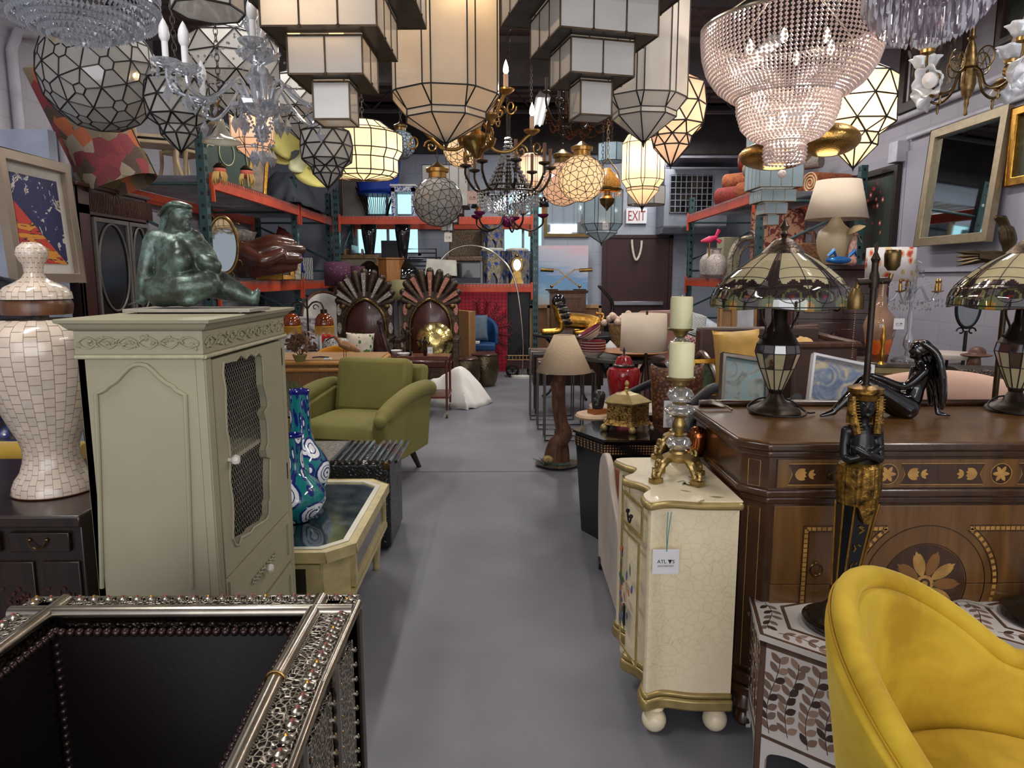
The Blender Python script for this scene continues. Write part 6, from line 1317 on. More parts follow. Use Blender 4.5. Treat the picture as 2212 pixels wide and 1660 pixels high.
# lampshade behind, between the thrones, and purple shades
mb=MB();mb.lathe([(.16,0),(.10,.26)],n=6,closed=False);o=one(mb,'khaki_lamp_shade',pm('khaki_shade',(132,122,84),.8),'khaki panelled lamp shade between the two thrones','lamp shade',(W(861,640,9.3).x,9.3,W(861,648,9.3).z),sol=.004);mb=MB();mb.lathe([(.1,0),(.11,.5),(.02,.55),(.02,W(861,648,9.3).z)],n=18);one(mb,'lamp_stand',pm('drab_ceramic',(110,98,82),.6),'drab stand that carries the khaki lamp shade','lamp base',(W(861,640,9.3).x,9.3,0))
n=N('plum_blossom');n.set(n.ramp(n.vor(n.co(),30),[(0,c(214,120,120)),(.1,c(180,170,140)),(.13,c(70,28,54))],True),.8);PL=n.m
def floor_lamp(px,ytop,ybot,hw,d_,shade,label,sh=1,base=None,taper=1):
 p=W(px,ybot,d_);s=S(d_);zt_=W(px,ytop,d_).z;t=T('floor_lamp',label,'floor lamp',(p.x,d_,0));mb=MB();mb.lathe([(.14,0),(.14,.02),(.02,.03),(.014,.05),(.014,p.z+.05)],n=20);mb.build('pole',base or BRONZE,t);mb=MB();mb.lathe([(hw*s,p.z),(hw*s*taper,zt_)],n=32,closed=False);mb.build('lamp_shade',shade,t,sol=.004);return t
floor_lamp(730,566,618,27,8.9,PL,'floor lamp with plum blossom-print drum shade behind the left throne');
floor_lamp(771,575,612,17,9.9,PL,'smaller plum blossom-print floor lamp seen just right of the larger one')
# white wing chair behind the plum lamp
t=T('white_wing_chair','white upholstered wing chair with brown frame behind the amber lamps','armchair',(W(710,690,8.3).x-.12,8.9,0),.5);WF=pm('offwhite_fabric',(206,200,192),.85);mb=MB();mb.grid(lambda u,v:((.30+.04*v)*cos(pi*u),.0+.32*sin(pi*u),.40+v*(.35+.45*sin(pi*u))),24,8);mb.build('backrest',WF,t,sol=.06);mb=MB();mb.bx(-.3,.3,-.3,.28,.2,.45);mb.build('seat',WF,t,bev=.03);mb=MB();mb.tube([((.31+.04)*cos(pi*u),.34*sin(pi*u),.42+.35+.45*sin(pi*u))for u in[k/24 for k in range(25)]],.018,6)
for sx in(-1,1):
 for sy in(-1,1):mb.cyl((sx*.25,sy*.24,0),(sx*.25,sy*.24,.2),.02)
mb.build('frame',MWOOD,t)
# --- amber fringe lamp ---
t=T('fringe_lamp','double arm iron lamp with amber glass domes and yellow bead fringe','table lamp',(W(652,700,6.4).x,6.6,.72));mb=MB();zc_=W(652,668,6.6).z-.72;mb.cyl((0,0,0),(0,0,zc_+.10),.009);mb.lathe([(.09,0),(.09,.012),(.02,.03)],n=18);xo=35*S(6.6)
for sx in(-1,1):mb.tube(smoothp([(0,0,zc_),(sx*xo*.35,0,zc_+.06),(sx*xo*.8,0,zc_+.06),(sx*xo,0,zc_)],6),.008,6);mb.tube(arc((sx*xo*.5,0,zc_+.015),.03,0,5,12,r1=.012),.005,5)
mb.build('iron_frame',BRONZE,t);AG=pm('amber_glass',(120,52,18),.12,0,.3,9,Coat_Weight=.6)
for sx in(-1,1):
 mb=MB().at((sx*xo,0,zc_-.16));mb.lathe([(.085,0),(.086,.02),(.078,.07),(.05,.11),(.025,.125)],n=28,closed=False);sh_=mb.build('amber_dome',AG,t,sol=.003)
 mb=MB().at((sx*xo,0,zc_-.16));mb.lathe([(.03,.12),(.03,.155),(.01,.16)],n=16);mb.build('dark_fitter',BRONZE,sh_)
 mb=MB().at((sx*xo,0,zc_-.16));mb.tube([(.086*cos(a),.086*sin(a),0)for a in[2*pi*k/28 for k in range(28)]],.006,6,True);[mb.cyl((.086*cos(a),.086*sin(a),0),(.086*cos(a),.086*sin(a),-.075-.02*sin(a*9)),.0022,n=4)for a in[2*pi*k/70 for k in range(70)]];mb.build('bead_fringe',pm('amber_beads',(200,150,50),.3),sh_)
# --- wicker counter with what stands on it ---
RAT=N('woven_rattan');co=RAT.co();b1=RAT.add('TexBrick',i_Vector=RAT.mapping(co,(1,1,1),(R(90),0,0)),i_Scale=60,i_Color1=c(176,128,76),i_Color2=c(142,98,54),i_Mortar=c(92,58,30));b1.inputs['Mortar Size'].default_value=.03;RAT.set(RAT.mix(.4,b1.outputs[0],RAT.ramp(RAT.noise(RAT.mapping(co,(60,60,3)),2,3),[(.3,c(120,78,40)),(.7,c(190,142,88))])),.6);RAT.bump(b1.outputs[1],-.4,.003)
zR=.735;ql=W(560,780,5.75).x;qr=W(815,780,5.75).x;t=T('rattan_counter','rattan and bamboo counter behind the green armchair, carrying the curlew and plant','counter',((ql+qr)/2,6.05,0));hw_=(qr-ql)/2
mb=MB();mb.bx(-hw_+.02,hw_-.02,-.28,.28,.06,zR-.05);mb.build('woven_body',RAT.m,t,smooth=False);mb=MB();mb.bx(-hw_,hw_,-.30,.30,zR-.03,zR);mb.build('top_board',wood('pale_top',(196,156,110),(170,128,84)),t)
mb=MB();BAM=pm('bamboo',(196,140,70),.35,0,.1)
for z in(zR-.03,zR-.085,.10):mb.cyl((-hw_,-.305,z),(hw_,-.305,z),.019 if z>.6 else .012)
for x in(-hw_,hw_):mb.cyl((x,-.30,0),(x,-.30,zR-.03),.018);mb.cyl((x,.30,0),(x,.30,zR-.03),.018);mb.cyl((x,-.3,zR-.03),(x,.3,zR-.03),.018)
mb.build('bamboo_trim',BAM,t)
def onc(px,py):q=G(px,py,zR);return(q.x,q.y,zR)
q=onc(648,782);t=T('copper_leaf_plant','small pot of bronze metal leaves and flowers on the rattan counter','artificial plant',q);mb=MB();mb.lathe([(.035,0),(.06,.055),(.058,.06),(.04,.05)],n=6);mb.build('planter',pm('ochre_glaze',(136,124,70),.4),t);mb=MB();random.seed(5)
for k in range(90):a=random.random()*6.28;e=random.uniform(-.1,1.4);r=random.uniform(.05,.14);mb.at((r*cos(a)*cos(e),r*sin(a)*cos(e),.12+r*sin(e)),(random.random()*3,random.random()*3,a));mb.leaf((0,0),0,.05,.016,0)
mb.T=M.Identity(4);[mb.cyl((0,0,.04),(.1*cos(k),.1*sin(k),.16+.02*(k%3)),.003,n=4)for k in range(9)];mb.build('leaves',pm('copper_leaf',(128,96,70),.5,.3,.3,20),t)
q=onc(745,787);t=T('wooden_curlew','carved wooden curlew with long bill standing on two thin legs','figurine',q,.25);mb=MB();limb(mb,[(.11,0,.10),(.04,0,.135),(-.02,0,.16)],[.012,.038,.03]);limb(mb,[(-.02,0,.16),(-.05,0,.195),(-.06,0,.21)],[.024,.014,.017]);fuse(mb,'bird_body',wood('carved_wood',(160,116,80),(128,86,56)),t,.004,2)
mb=MB();mb.tube(smoothp([(-.07,0,.212),(-.11,0,.20),(-.135,0,.18)],4),[.005]*8+[.002],6);[mb.cyl((.0+e,0,0),(.0+e,0,.12),.0025,n=5)for e in(-.006,.012)];mb.build('bill_and_legs',IRON,t);MB().sph((.01,0,.006),(.05,.03,.012),14,6).build('base',MWOOD,t)
mb=MB();mb.bx(-.03,.03,-.015,.015,0,.012);one(mb,'white_label',PAPER,'small white card lying on the rattan counter left of the curlew','card',onc(708,777));mb=MB();mb.tube(smoothp([(-.06,0,.006),(0,.02,.008),(.08,-.01,.006)],5),.006,6);one(mb,'eyeglasses',BLACK,'thin black spectacles folded beside the bronze leaf plant','spectacles',onc(690,774))
# red and mustard shell chairs and ceramic stool behind the counter
def shell(px,ytop,d_,w_,mat,label,rz=0):
 z=W(px,ytop,d_).z;t=T('shell_chair',label,'chair',(W(px,ytop,d_).x,d_,0),rz);mb=MB();mb.grid(lambda u,v:(w_/2*cos(pi*u),.22*sin(pi*u),.42+v*(z-.42)*(.35+.65*sin(pi*u)**.7)),22,10);mb.build('backrest',mat,t,sol=.03);mb=MB();mb.lathe([(0,.38),(w_*.46,.40),(w_*.48,.45),(0,.47)],n=28);mb.build('seat',mat,t)
 for k in range(4):a=k*pi/2+.78;mb=MB();mb.cyl((.12*cos(a),.12*sin(a),.4),(.22*cos(a),.22*sin(a),0),.014,n=8);mb.build('leg',BLACK,t)
shell(716,752,6.75,.44,pm('mustard_cloth',(206,140,24),.8),'mustard yellow shell chair back just behind the rattan counter');shell(694,725,7.6,.36,pm('cherry_cloth',(190,40,48),.8),'cherry red shell chair left of the ceramic stool');shell(618,745,7.1,.34,pm('cherry_cloth',(190,40,48),.8),'cherry red chair half hidden behind the sage cabinet')
n=N('indigo_scroll_china');n.set(n.ramp(n.noise(n.cyl(.2,1),60,3,.6,2),[(0,c(40,36,44)),(.46,c(40,36,44)),(.5,c(228,224,220))],True),.3)
mb=MB();mb.lathe([(.10,0),(.15,.08),(.17,.2),(.15,.32),(.11,.38),(.08,.385),(0,.385)],n=32);one(mb,'ceramic_stool',n.m,'white ceramic garden stool with dark scroll bands behind the mustard chair','stool',(W(724,740,7.3).x,7.35,W(724,732,7.3).z-.385));MB()
mb=MB();mb.lathe([(.12,0),(.12,.02),(.05,.03),(.05,W(724,732,7.3).z-.385)],n=16);one(mb,'stool_pedestal',DWOOD,'dark pedestal that carries the ceramic garden stool','pedestal',(W(724,740,7.3).x,7.35,-.0))
# black and white print leaning left of the amber lamp
framed('sketch_print','large black and white sketch print leaning behind the sage cabinet',.5,1.02,.02,pm('white_frame',(220,220,222),.5),painting('ink_sketch',[(.3,(60,60,66)),(.45,(160,160,168)),(.55,(222,222,226))],6),(W(592,720,6.0).x-.1,6.95,0),(R(-5),0,R(15)))
# decorative nymph plate in stand on small table behind vases
n=painting('nymph_plate',[(.3,(36,40,30)),(.46,(90,96,50)),(.56,(60,50,44)),(.64,(190,130,116)),(.75,(220,170,150))],10);p=W(628,862,4.3);t=T('nymph_plate','round dark plate painted with pink nymphs on a stand behind the vases','plate',(p.x,4.3,p.z));mb=MB().at((0,0,0),(R(80),0,0));mb.lathe([(0,.0),(.08,.002),(.105,.012),(.107,.016),(.08,.008),(0,.005)],n=36);mb.build('plate_disc',n,t)
mb=MB();mb.cyl((0,.03,-p.z),(0,.03,-.05),.012);mb.lathe([(.12,0),(.12,.015),(0,.02)],(0,.03,-p.z),20);mb.bx(-.05,.05,-.02,.05,-.12,-.105);mb.build('stand',IRON,t)
# trolley with its small figures
a=P0(970,904);TEA=wood('teak',(112,56,40),(72,32,24),rough=.35);xa_=W(822,770,7.6).x;xb_=a.x;t=T('teak_trolley','teak serving trolley on casters with figurines, between thrones and aisle','trolley',((xa_+xb_)/2,7.2,0));hw_=(xb_-xa_)/2;zT=W(960,775,6.95).z
mb=MB();mb.bx(-hw_,hw_,-.25,.25,zT-.02,zT);mb.bx(-hw_,hw_,-.26,-.24,zT-.02,zT+.025);mb.build('tray_top',TEA,t,bev=.003);mb=MB();mb.bx(-hw_,hw_,-.24,.24,.20,.22);mb.build('lower_shelf',TEA,t)
for sx in(-1,1):
 for sy in(-1,1):
  mb=MB();mb.cyl((sx*(hw_-.02),sy*.23,.08),(sx*(hw_-.02),sy*.23,zT),.012,n=10);l_=mb.build('leg',TEA,t);mb=MB().at((sx*(hw_-.02),sy*.23,.035),(R(90),0,R(90)));mb.lathe([(.032,-.01),(.034,0),(.032,.01)],n=18);mb.build('caster',pm('caster_brass',(120,110,90),.4,.7),l_)
fx=lambda px,y_:(W(px,760,y_).x,y_,zT+.001)
def figurine(loc,h,label,mat=BRONZE,base=True,wings=False,rz=0):
 t=T('bronze_figurine',label,'figurine',loc,rz);k=h;z0=.0
 if base:MB().bx(-k*.16,k*.16,-k*.14,k*.14,0,k*.18).build('base_block',BLACK,t);z0=k*.18
 mb=MB();limb(mb,[(-.03*k,0,z0),(-.02*k,-.02*k,z0+.25*k),(0,0,z0+.42*k)],[.03*k,.04*k,.055*k]);limb(mb,[(.05*k,.02*k,z0),(.04*k,0,z0+.25*k),(.01*k,0,z0+.42*k)],[.03*k,.04*k,.055*k]);limb(mb,[(0,0,z0+.42*k),(0,0,z0+.66*k)],[.065*k,.075*k]);limb(mb,[(0,0,z0+.66*k),(.01*k,-.01*k,z0+.82*k)],[.03*k,.05*k])
 limb(mb,[(-.07*k,0,z0+.64*k),(-.18*k,-.05*k,z0+.6*k),(-.14*k,-.1*k,z0+.75*k)],[.028*k,.024*k,.018*k]);limb(mb,[(.07*k,0,z0+.64*k),(.17*k,-.03*k,z0+.52*k),(.22*k,-.08*k,z0+.62*k)],[.028*k,.024*k,.018*k])
 if wings:limb(mb,[(.02*k,.06*k,z0+.6*k),(.2*k,.12*k,z0+.8*k)],[.05*k,.02*k]);limb(mb,[(-.02*k,.06*k,z0+.6*k),(-.2*k,.12*k,z0+.85*k)],[.05*k,.02*k])
 fuse(mb,'figure_body',mat,t,k*.016,2);return t
figurine(fx(880,7.1),.30,'winged bronze figurine on a black block on the teak trolley',wings=True);figurine(fx(918,7.05),.25,'slim dancing bronze figurine with raised arms on the teak trolley',base=False)
t=T('mosaic_bottle','tilted mosaic mirror bottle decorated in dark red on the teak trolley','bottle',fx(840,7.1));mb=MB().at((0,0,0),(0,R(-14),0));mb.lathe([(.035,0),(.04,.03),(.03,.2),(.022,.33),(.03,.36),(.02,.38)],n=14);mb.build('bottle_body',pm('mosaic_dark',(90,70,66),.25,.4,.9,60,dark=(40,20,24)),t)
for px,l,y_ in((855,'white scallop-edged bowl at the back of the teak trolley',7.28),(872,'white shell dish beside the scallop-edged bowl on the teak trolley',7.0)):mb=MB();mb.lathe([(.02,0),(.05,.025),(.065,.05),(.06,.05),(.0,.012)],n=18,fn=lambda a,z:1+.06*sin(8*a)*(z>.03));one(mb,'scallop_bowl',WHITE,l,'bowl',fx(px,y_))
price_tag(929,757,6.95,'white price tag leaning against the slim dancing figurine',.05,.065,.02)
cloth('white_sheet',pm('white_sheet',(226,222,216),.9,0,.02),'white sheet draped over a low heap on the floor beside the trolley','sheet',(W(972,860,7.75).x+.05,7.78,0),.70,.55,.38,9,-.5,.12)
n=N('hammered_brass');co=n.co();n.set(n.ramp(n.noise(co,6,3),[(.3,c(74,66,52)),(.7,c(118,106,80))]),.34,.85);n.bump(n.vor(co,55),.5,.004)
for px,py,l in((1003,851,'hammered metal drum stool with leather top, front one by the aisle'),(1046,838,'hammered metal drum stool with leather top, partly behind its twin')):
 q=P0(px,py);t=T('drum_stool',l,'stool',(q.x,q.y+.18,0));mb=MB();mb.lathe([(.13,0),(.165,.08),(.19,.2),(.185,.32),(.165,.40)],n=36);mb.build('metal_body',n.m,t);mb=MB();mb.lathe([(.17,.40),(.172,.415),(.15,.43),(0,.437)],n=36);mb.build('leather_top',RL,t)
# ================= right half =================
LAC=pm('black_gloss_ceramic',(10,9,12),.08,0,.1,Coat_Weight=.8)
# --- cream crackle console -------------------------------------------------------------------
n=N('cream_crackle');co=n.co();wv=n.noise(co,9,2,out=1);v=n.vor(n.mix(.06,co,wv),36,'DISTANCE_TO_EDGE');cm=n.ramp(v,[(0,c(200,180,136)),(.014,c(236,220,182)),(.2,c(240,224,188))])
n.set(n.mix(n.ramp(n.noise(co,2.5,3),[(.42,(0,0,0,1)),(.6,(.75,.75,.75,1))]),cm,c(238,220,190)),.35,Coat_Weight=.2);CRK=n.m
GOLDT=pm('old_gold_trim',(172,150,96),.38,.5,.12,20);ZC_=.755
f0=G(1395,1568);f1=G(1543,1585);xo=f0.x-.02;xw=f1.x+.045;yn=min(f0.y,f1.y)-.02;yf=G(1330,1420).y+.03
t=T('cream_console','cream crackle finish console with gold edges and ball feet, carrying candlesticks','console',((xo+xw)/2,(yn+yf)/2,0));W2,H2=(xw-xo)/2,(yf-yn)/2
def serp(g):
 P=[(W2+g*.3,-H2-g),(W2*.1,-H2-g+.004),(-W2*.55,-H2-g+.022),(-W2-g*.6,-H2-g+.005),(-W2-g-.004,-H2+.07),(-W2-g+.030,-H2+.13),(-W2-g+.012,-H2+.19),(-W2-g-.03,0),(-W2-g+.012,H2-.19),(-W2-g+.03,H2-.13),(-W2-g-.004,H2-.07),(-W2-g*.6,H2+g),(W2+g*.3,H2+g)]
 return sp2(P,5)
mb=MB();mb.ext(serp(-.012),.105,ZC_-.03);mb.build('body',CRK,t,ang=50)
mb=MB();mb.ext(serp(.012),ZC_-.028,ZC_-.004);mb.build('top_edge',GOLDT,t,bev=.009);mb=MB();mb.ext(serp(.002),ZC_-.004,ZC_);mb.build('top',CRK,t)
mb=MB();mb.ext(serp(.004),.085,.122);mb.ext(serp(-.002),.122,.14);mb.build('base_moulding',GOLDT,t,bev=.007)
for sx in(-1,1):
 for sy in(-1,1):mb=MB();mb.sph((sx*(W2-.04),sy*(H2-.04),.038),.038,20,14);mb.lathe([(.024,.07),(.03,.08),(.02,.09)],(sx*(W2-.04),sy*(H2-.04),0),20);mb.build('ball_foot',CRK,t)
fw_=lambda y,z,o=0:(-W2-.004-.03*(1-min(1,abs(y)/.19))-o,y,z)
mb=MB();
for q in((ZC_-.14,ZC_-.05),):
 for e in(0,.008):mb.tube([fw_(-.17+.34*k/12,q[0]-e)for k in range(13)]+[fw_(.17-.34*k/12,q[1]+e)for k in range(13)],.004,6,True)
mb.tube([fw_(-.15+.30*k/12,.18)for k in range(13)]+[fw_(.15-.30*k/12,ZC_-.17)for k in range(13)],.004,6,True);mb.build('gold_panel_lines',GOLDT,t)
mb=MB();random.seed(2)
for k in range(34):
 a=random.random()*6.28;y,z=random.gauss(0,.05),.40+random.gauss(0,.09);mb.m=random.choice([0,0,1,2,3]);x=fw_(y,z,.0)[0];mb.at((x,y,z),(0,R(-90),0));mb.leaf((0,0),a,random.uniform(.02,.045),.01,0)
mb.build('painted_flowers',[pm('paint_green',(84,110,70),.6),pm('paint_blue',(70,90,160),.6),pm('paint_pink',(190,90,110),.6),pm('paint_orange',(206,120,60),.6)],t)
mb=MB().at(fw_(-.08,ZC_-.095,.008));mb.tube(arc((0,0,0),.028,R(180),R(360),10,'yz'),.003,6);mb.sph((0,-.028,0),.007);mb.sph((0,.028,0),.007);mb.bx(-.003,.003,.04,.06,-.40,-.33);mb.build('bail_pull',IRON,t)
mb=MB();random.seed(4)
for k in range(16):a=random.random()*6.28;mb.leaf((W2*.4-.02+random.gauss(0,.03),-.06+random.gauss(0,.09)),a,.035,.005,ZC_+.0002,t=.0006)
mb.build('painted_sprigs',pm('paint_sage',(150,142,104),.6),t)
q=W(1438,1214,yn-.006);pt=price_tag(1438,1214,yn-.004,'square white shop tag on a teal ribbon against the cream console side',.078,.076,.0);
mb=MB();[mb.tube([(.002,0,.032),(.002+e,0,.09),(.006+e*2,.0,.152)],.0016,5)for e in(-.002,.003)];mb.build('ribbon',pm('teal_ribbon',(110,150,144),.7),pt)
# --- candlesticks, candles, boot ---
CG=pm('antique_candle_gold',(168,142,88),.34,.85,.3,24,.4,50);CL=glassm('clear_cut_glass',(246,246,246),.35,.2);WAX=pm('ivory_wax',(226,220,176),.45,0,.02,Subsurface_Weight=.15)
def candlestick(px,d_,ztop,rc,hc,label,tall):
 x=W(px,950,d_).x;t=T('candlestick',label,'candlestick',(x,d_,ZC_+.001),.3);H=ztop-ZC_-hc;sb=.76;rib=lambda a,z:1+.05*sin(12*a)
 mb=MB(M.Diagonal((1,1,sb,1)));mb.lathe([(.012,.07),(.045,.085),(.05,.10),(.03,.115),(.028,.125)],n=20)
 for k in range(4):
  a=k*pi/2+.2;u=V((cos(a),sin(a),0));z=V((0,0,1));mb.tube(smoothp([u*.02+z*.09,u*.05+z*.085,u*.072+z*.05,u*.085+z*.025,u*.10+z*.035,u*.095+z*.052,u*.082+z*.045],5),[.014]*8+[.011]*12+[.007]*11,8)
  mb.at(tuple(u*.09),(0,0,a));mb.bx(-.018,.018,-.014,.014,0,.016);mb.T=M.Diagonal((1,1,sb,1))
 z=.095;parts_=[('g',.055,.042)]+([('c',.055,.02)]if tall else[])+[('c',.07,.022),('g',.045,.052),('g',.06,.044)]
 tot=sum(p[1]for p in parts_);k_=(H-z-.03)/tot
 mb.build('scroll_base',CG,t)
 gl=MB();br=MB()
 for kd,hh,r in parts_:
  hh*=k_
  if kd=='g':gl.lathe([(.012,z),(r*.8,z+hh*.2),(r,z+hh*.5),(r*.8,z+hh*.8),(.012,z+hh)],n=24,fn=rib);br.cyl((0,0,z),(0,0,z+hh),.007)
  else:br.lathe([(.02,z),(.026,z+hh*.05),(.015,z+hh*.12),(r,z+hh*.4),(r,z+hh*.6),(.015,z+hh*.88),(.026,z+hh*.95),(.02,z+hh)],n=24,fn=rib)
  br.lathe([(.012,z-.006),(.022,z),(.012,z+.006)],n=16);z+=hh
 br.lathe([(.014,z),(.024,z+.01),(.028,z+.02),(rc*1.12,z+.024),(rc*1.15,z+.03),(0,z+.03)],n=28);gl.build('cut_glass_knop',CL,t);br.build('turned_stem',CG,t)
 mb=MB().at((x,d_,ZC_+.001+z+.0305));mb.lathe([(rc*.97,0),(rc,.004),(rc,hc-.006),(rc*.93,hc),(rc*.6,hc-.004),(0,hc-.005)],n=36);mb.cyl((0,0,hc-.006),(.002,0,hc+.006),.0015);o=mb.build('pillar_candle',WAX);tag(o,'thick ivory pillar candle standing on the %s gold and glass candlestick'%('taller rear' if tall else 'shorter front'),'candle')
candlestick(1466,2.20,W(1466,742,2.2).z,.039,.108,'shorter gold scroll-footed candlestick with glass knops, in front on the cream console',False)
candlestick(1462,2.50,W(1462,642,2.5).z,.039,.112,'taller gold scroll-footed candlestick with glass knops, behind on the cream console',True)
t=T('copper_boot','shiny copper coloured ankle boot ornament on the cream console behind the candlesticks','ornament',(W(1493,1005,2.42).x,2.45,ZC_+.001),.2);mb=MB();limb(mb,[(.02,0,.03),(-.05,0,.02)],[.03,.018]);limb(mb,[(.025,0,.03),(.03,0,.085)],[.032,.036]);fuse(mb,'boot_body',pm('copper',(170,96,54),.15,1,.1),t,.005,2)
# --- marquetry commode ---
CHS=wood('chestnut_veneer',(124,86,44),(88,58,28),rough=.3,coat=.5);DCH=wood('dark_chestnut',(76,48,28),(50,30,18),rough=.28,coat=.5);INL=pm('maple_inlay',(186,140,74),.35,0,.15,30);EBO=pm('ebony_line',(44,26,18),.35)
ZM=.925;yf=G(1662,957,ZM).y;xl=G(1545,905,ZM).x-.02;xe=xl+1.65;ye=G(1500,876,ZM).y
t=T('marquetry_commode','large chestnut marquetry commode with flower medallion, carrying the stained glass lamps','commode',((xl+xe)/2,(yf+ye)/2,0));hx,hy=(xe-xl)/2,(ye-yf)/2;ox,oy=t.location.x,t.location.y
def cant(m,k=.075):return[(-hx+m,hy-m),(-hx+m,-hy+k+m*.4),(-hx+k*.35+m,-hy+k*.55+m),(-hx+k+m*.4,-hy+m),(hx-k-m*.4,-hy+m),(hx-m,-hy+k+m),(hx-m,hy-m)]
zf=lambda y:W(1850,y,yf).z
mb=MB();mb.ext(cant(.006),ZM-.004,ZM);mb.build('top',CHS,t);mb=MB();mb.ext(cant(0),ZM-.028,ZM-.004);mb.ext(cant(.012),ZM-.05,ZM-.028);mb.build('top_moulding',DCH,t,bev=.006)
z1,z2_,z3=zf(1070),zf(1098),.16
mb=MB();mb.ext(cant(.022),z1,ZM-.05);mb.ext(cant(.03),z3,z1);mb.build('carcase',DCH,t);mb=MB();mb.ext(cant(.010),z1-.012,z1+.012);mb.ext(cant(.02),z1-.035,z1-.012);mb.ext(cant(.008),z3-.02,z3+.02);mb.ext(cant(.0),z3-.05,z3-.02);mb.build('mouldings',DCH,t,bev=.006)
for sx in(-1,1):
 for sy in(-1,1):mb=MB();mb.lathe([(.02,0),(.032,.015),(.03,.03),(.022,.045),(.04,.07),(.036,.095),(.03,.11)],(sx*(hx-.06),sy*(hy-.06),0),24);mb.build('turned_foot',DCH,t)
# veneered drawers with inlay (local frame on the front plane)
fx_=lambda px,py=1200:W(px,py,yf+.02).x-ox
def onface(mb,y=None):mb.T=M(((1,0,0,0),(0,0,-1,(-hy+.0225)if y is None else y),(0,1,0,0),(0,0,0,1)));return mb
xd0,xd1=fx_(1668),hx-.09
w_=T('drawer',None,None);w_.parent=t;mb=MB();mb.bx(xd0,xd1,-hy+.014,-hy+.024,z1+.018,ZM-.055);mb.build('drawer_front',CHS,w_,bev=.001)
mb=onface(MB(),-hy+.0135);zc=(z1+ZM-.04)/2;hgt=.032
def urn(mb,x,z,s_):
 for j,a in enumerate((-.5,.5,-.18,.18)):mb.leaf((x,z),a if s_>0 else pi+a,.035,.009,.0004,t=.0003+.0003*j)
 for j,a in enumerate((.7,-.7,0)):mb.leaf((x+s_*.04,z),(a if s_>0 else pi+a),.022,.005,.0004,t=.0003+.0003*j)
pr_=[fx_(1690),fx_(1845),fx_(1930),fx_(2095),fx_(2190)]
for a,b_ in((fx_(1690),fx_(1872)),(fx_(1928),fx_(2104)),(fx_(2176),fx_(2176)+.25)):
 mb.m=1;mb.ext([(a,zc-hgt),(b_,zc-hgt),(b_-.012,zc),(b_,zc+hgt),(a,zc+hgt),(a+.012,zc)],0,.0004);mb.m=0;pt_=[(a,zc-hgt),(b_,zc-hgt),(b_-.012,zc),(b_,zc+hgt),(a,zc+hgt),(a+.012,zc)]
 mb.tube([(x,z,.0006)for x,z in pt_],.0012,4,True);urn(mb,a+.02,zc,1);urn(mb,b_-.02,zc,-1)
for x in(fx_(1900),fx_(2140)):
 mb.m=1;mb.ext([(x+.03*cos(a),zc+.03*sin(a))for a in[2*pi*k/30 for k in range(30)]],0,.0004);mb.m=0;mb.tube([(x+.031*cos(a),zc+.031*sin(a),.0006)for a in[2*pi*k/30 for k in range(30)]],.0012,4,True)
 for k in range(6):mb.leaf((x,zc),k*pi/3,.026,.006,.0004,t=.0004+k*.0001)
mb.build('inlay',[INL,DCH],w_,smooth=False);mb=MB().at((fx_(1778),-hy+.012,W(1778,1030,yf).z),(R(90),0,0));mb.lathe([(.005,0),(.005,.008),(.013,.012),(.011,.017),(0,.019)],n=20);mb.build('knob',ABRASS,w_)
mz,mx=W(1995,1268,yf).z,fx_(1995,1268)
for k,(a,b_)in enumerate(((mz+.001,z1-.04),(mz-.215,mz-.001),(z3+.025,mz-.217))):
 if b_-a<.02:continue
 w_=T('drawer',None,None);w_.parent=t;mb=MB();mb.bx(xd0,xd1,-hy+.02,-hy+.032,a,b_);mb.build('drawer_front',CHS,w_,bev=.0012)
 if k<2:
  mb=MB().at((fx_(1762),-hy+.014,mz+.058 if k==0 else mz-.11));mb.tube([(.019*cos(q),-.003,.019*sin(q)-.008)for q in[2*pi*i/24 for i in range(24)]],.003,6,True);mb.sph((0,0,.012),.006);mb.build('ring_pull',ABRASS,w_)
mb=onface(MB(),-hy+.0192);DK=1
cir=lambda r,n_=48,a0=0,a1=2*pi:[(mx+r*cos(a0+(a1-a0)*k/n_),mz+r*sin(a0+(a1-a0)*k/n_))for k in range(n_)]
mb.m=1;mb.ext(cir(.124),0,.0004);mb.m=0
for r in(.128,.185):mb.m=2;mb.tube([(a,b_,.0004)for a,b_ in cir(r)],.0013,4,True)
for k in range(10):
 mb.m=0 if k%2 else 3;
 for j,e in enumerate((-.12,.12,0)):mb.leaf((mx+.022*cos(k*pi/5),mz+.022*sin(k*pi/5)),k*pi/5+e,.088-.01*(j<2),.013,.0004,t=.0004+.0004*j+.0001*(k%2))
mb.m=0;mb.ext(cir(.028),.0008,.0014);mb.m=1;mb.ext(cir(.018),.0014,.0017);mb.m=0;mb.ext(cir(.010),.0017,.002)
def bead_line(P):
 L_=0
 for A,B in zip(P,P[1:]):
  A,B=V((*A,0)),V((*B,0));m_=max(1,int((B-A).length/.015));u=(B-A).normalized();a=math.atan2(u.y,u.x)
  for k in range(m_):p=A.lerp(B,(k+.5)/m_);old=mb.T;mb.T=old@M.Translation(p)@M.Rotation(a,4,'Z');mb.m=0;mb.bx(-.006,.006,-.0055,.0055,.0002,.0009);mb.T=old
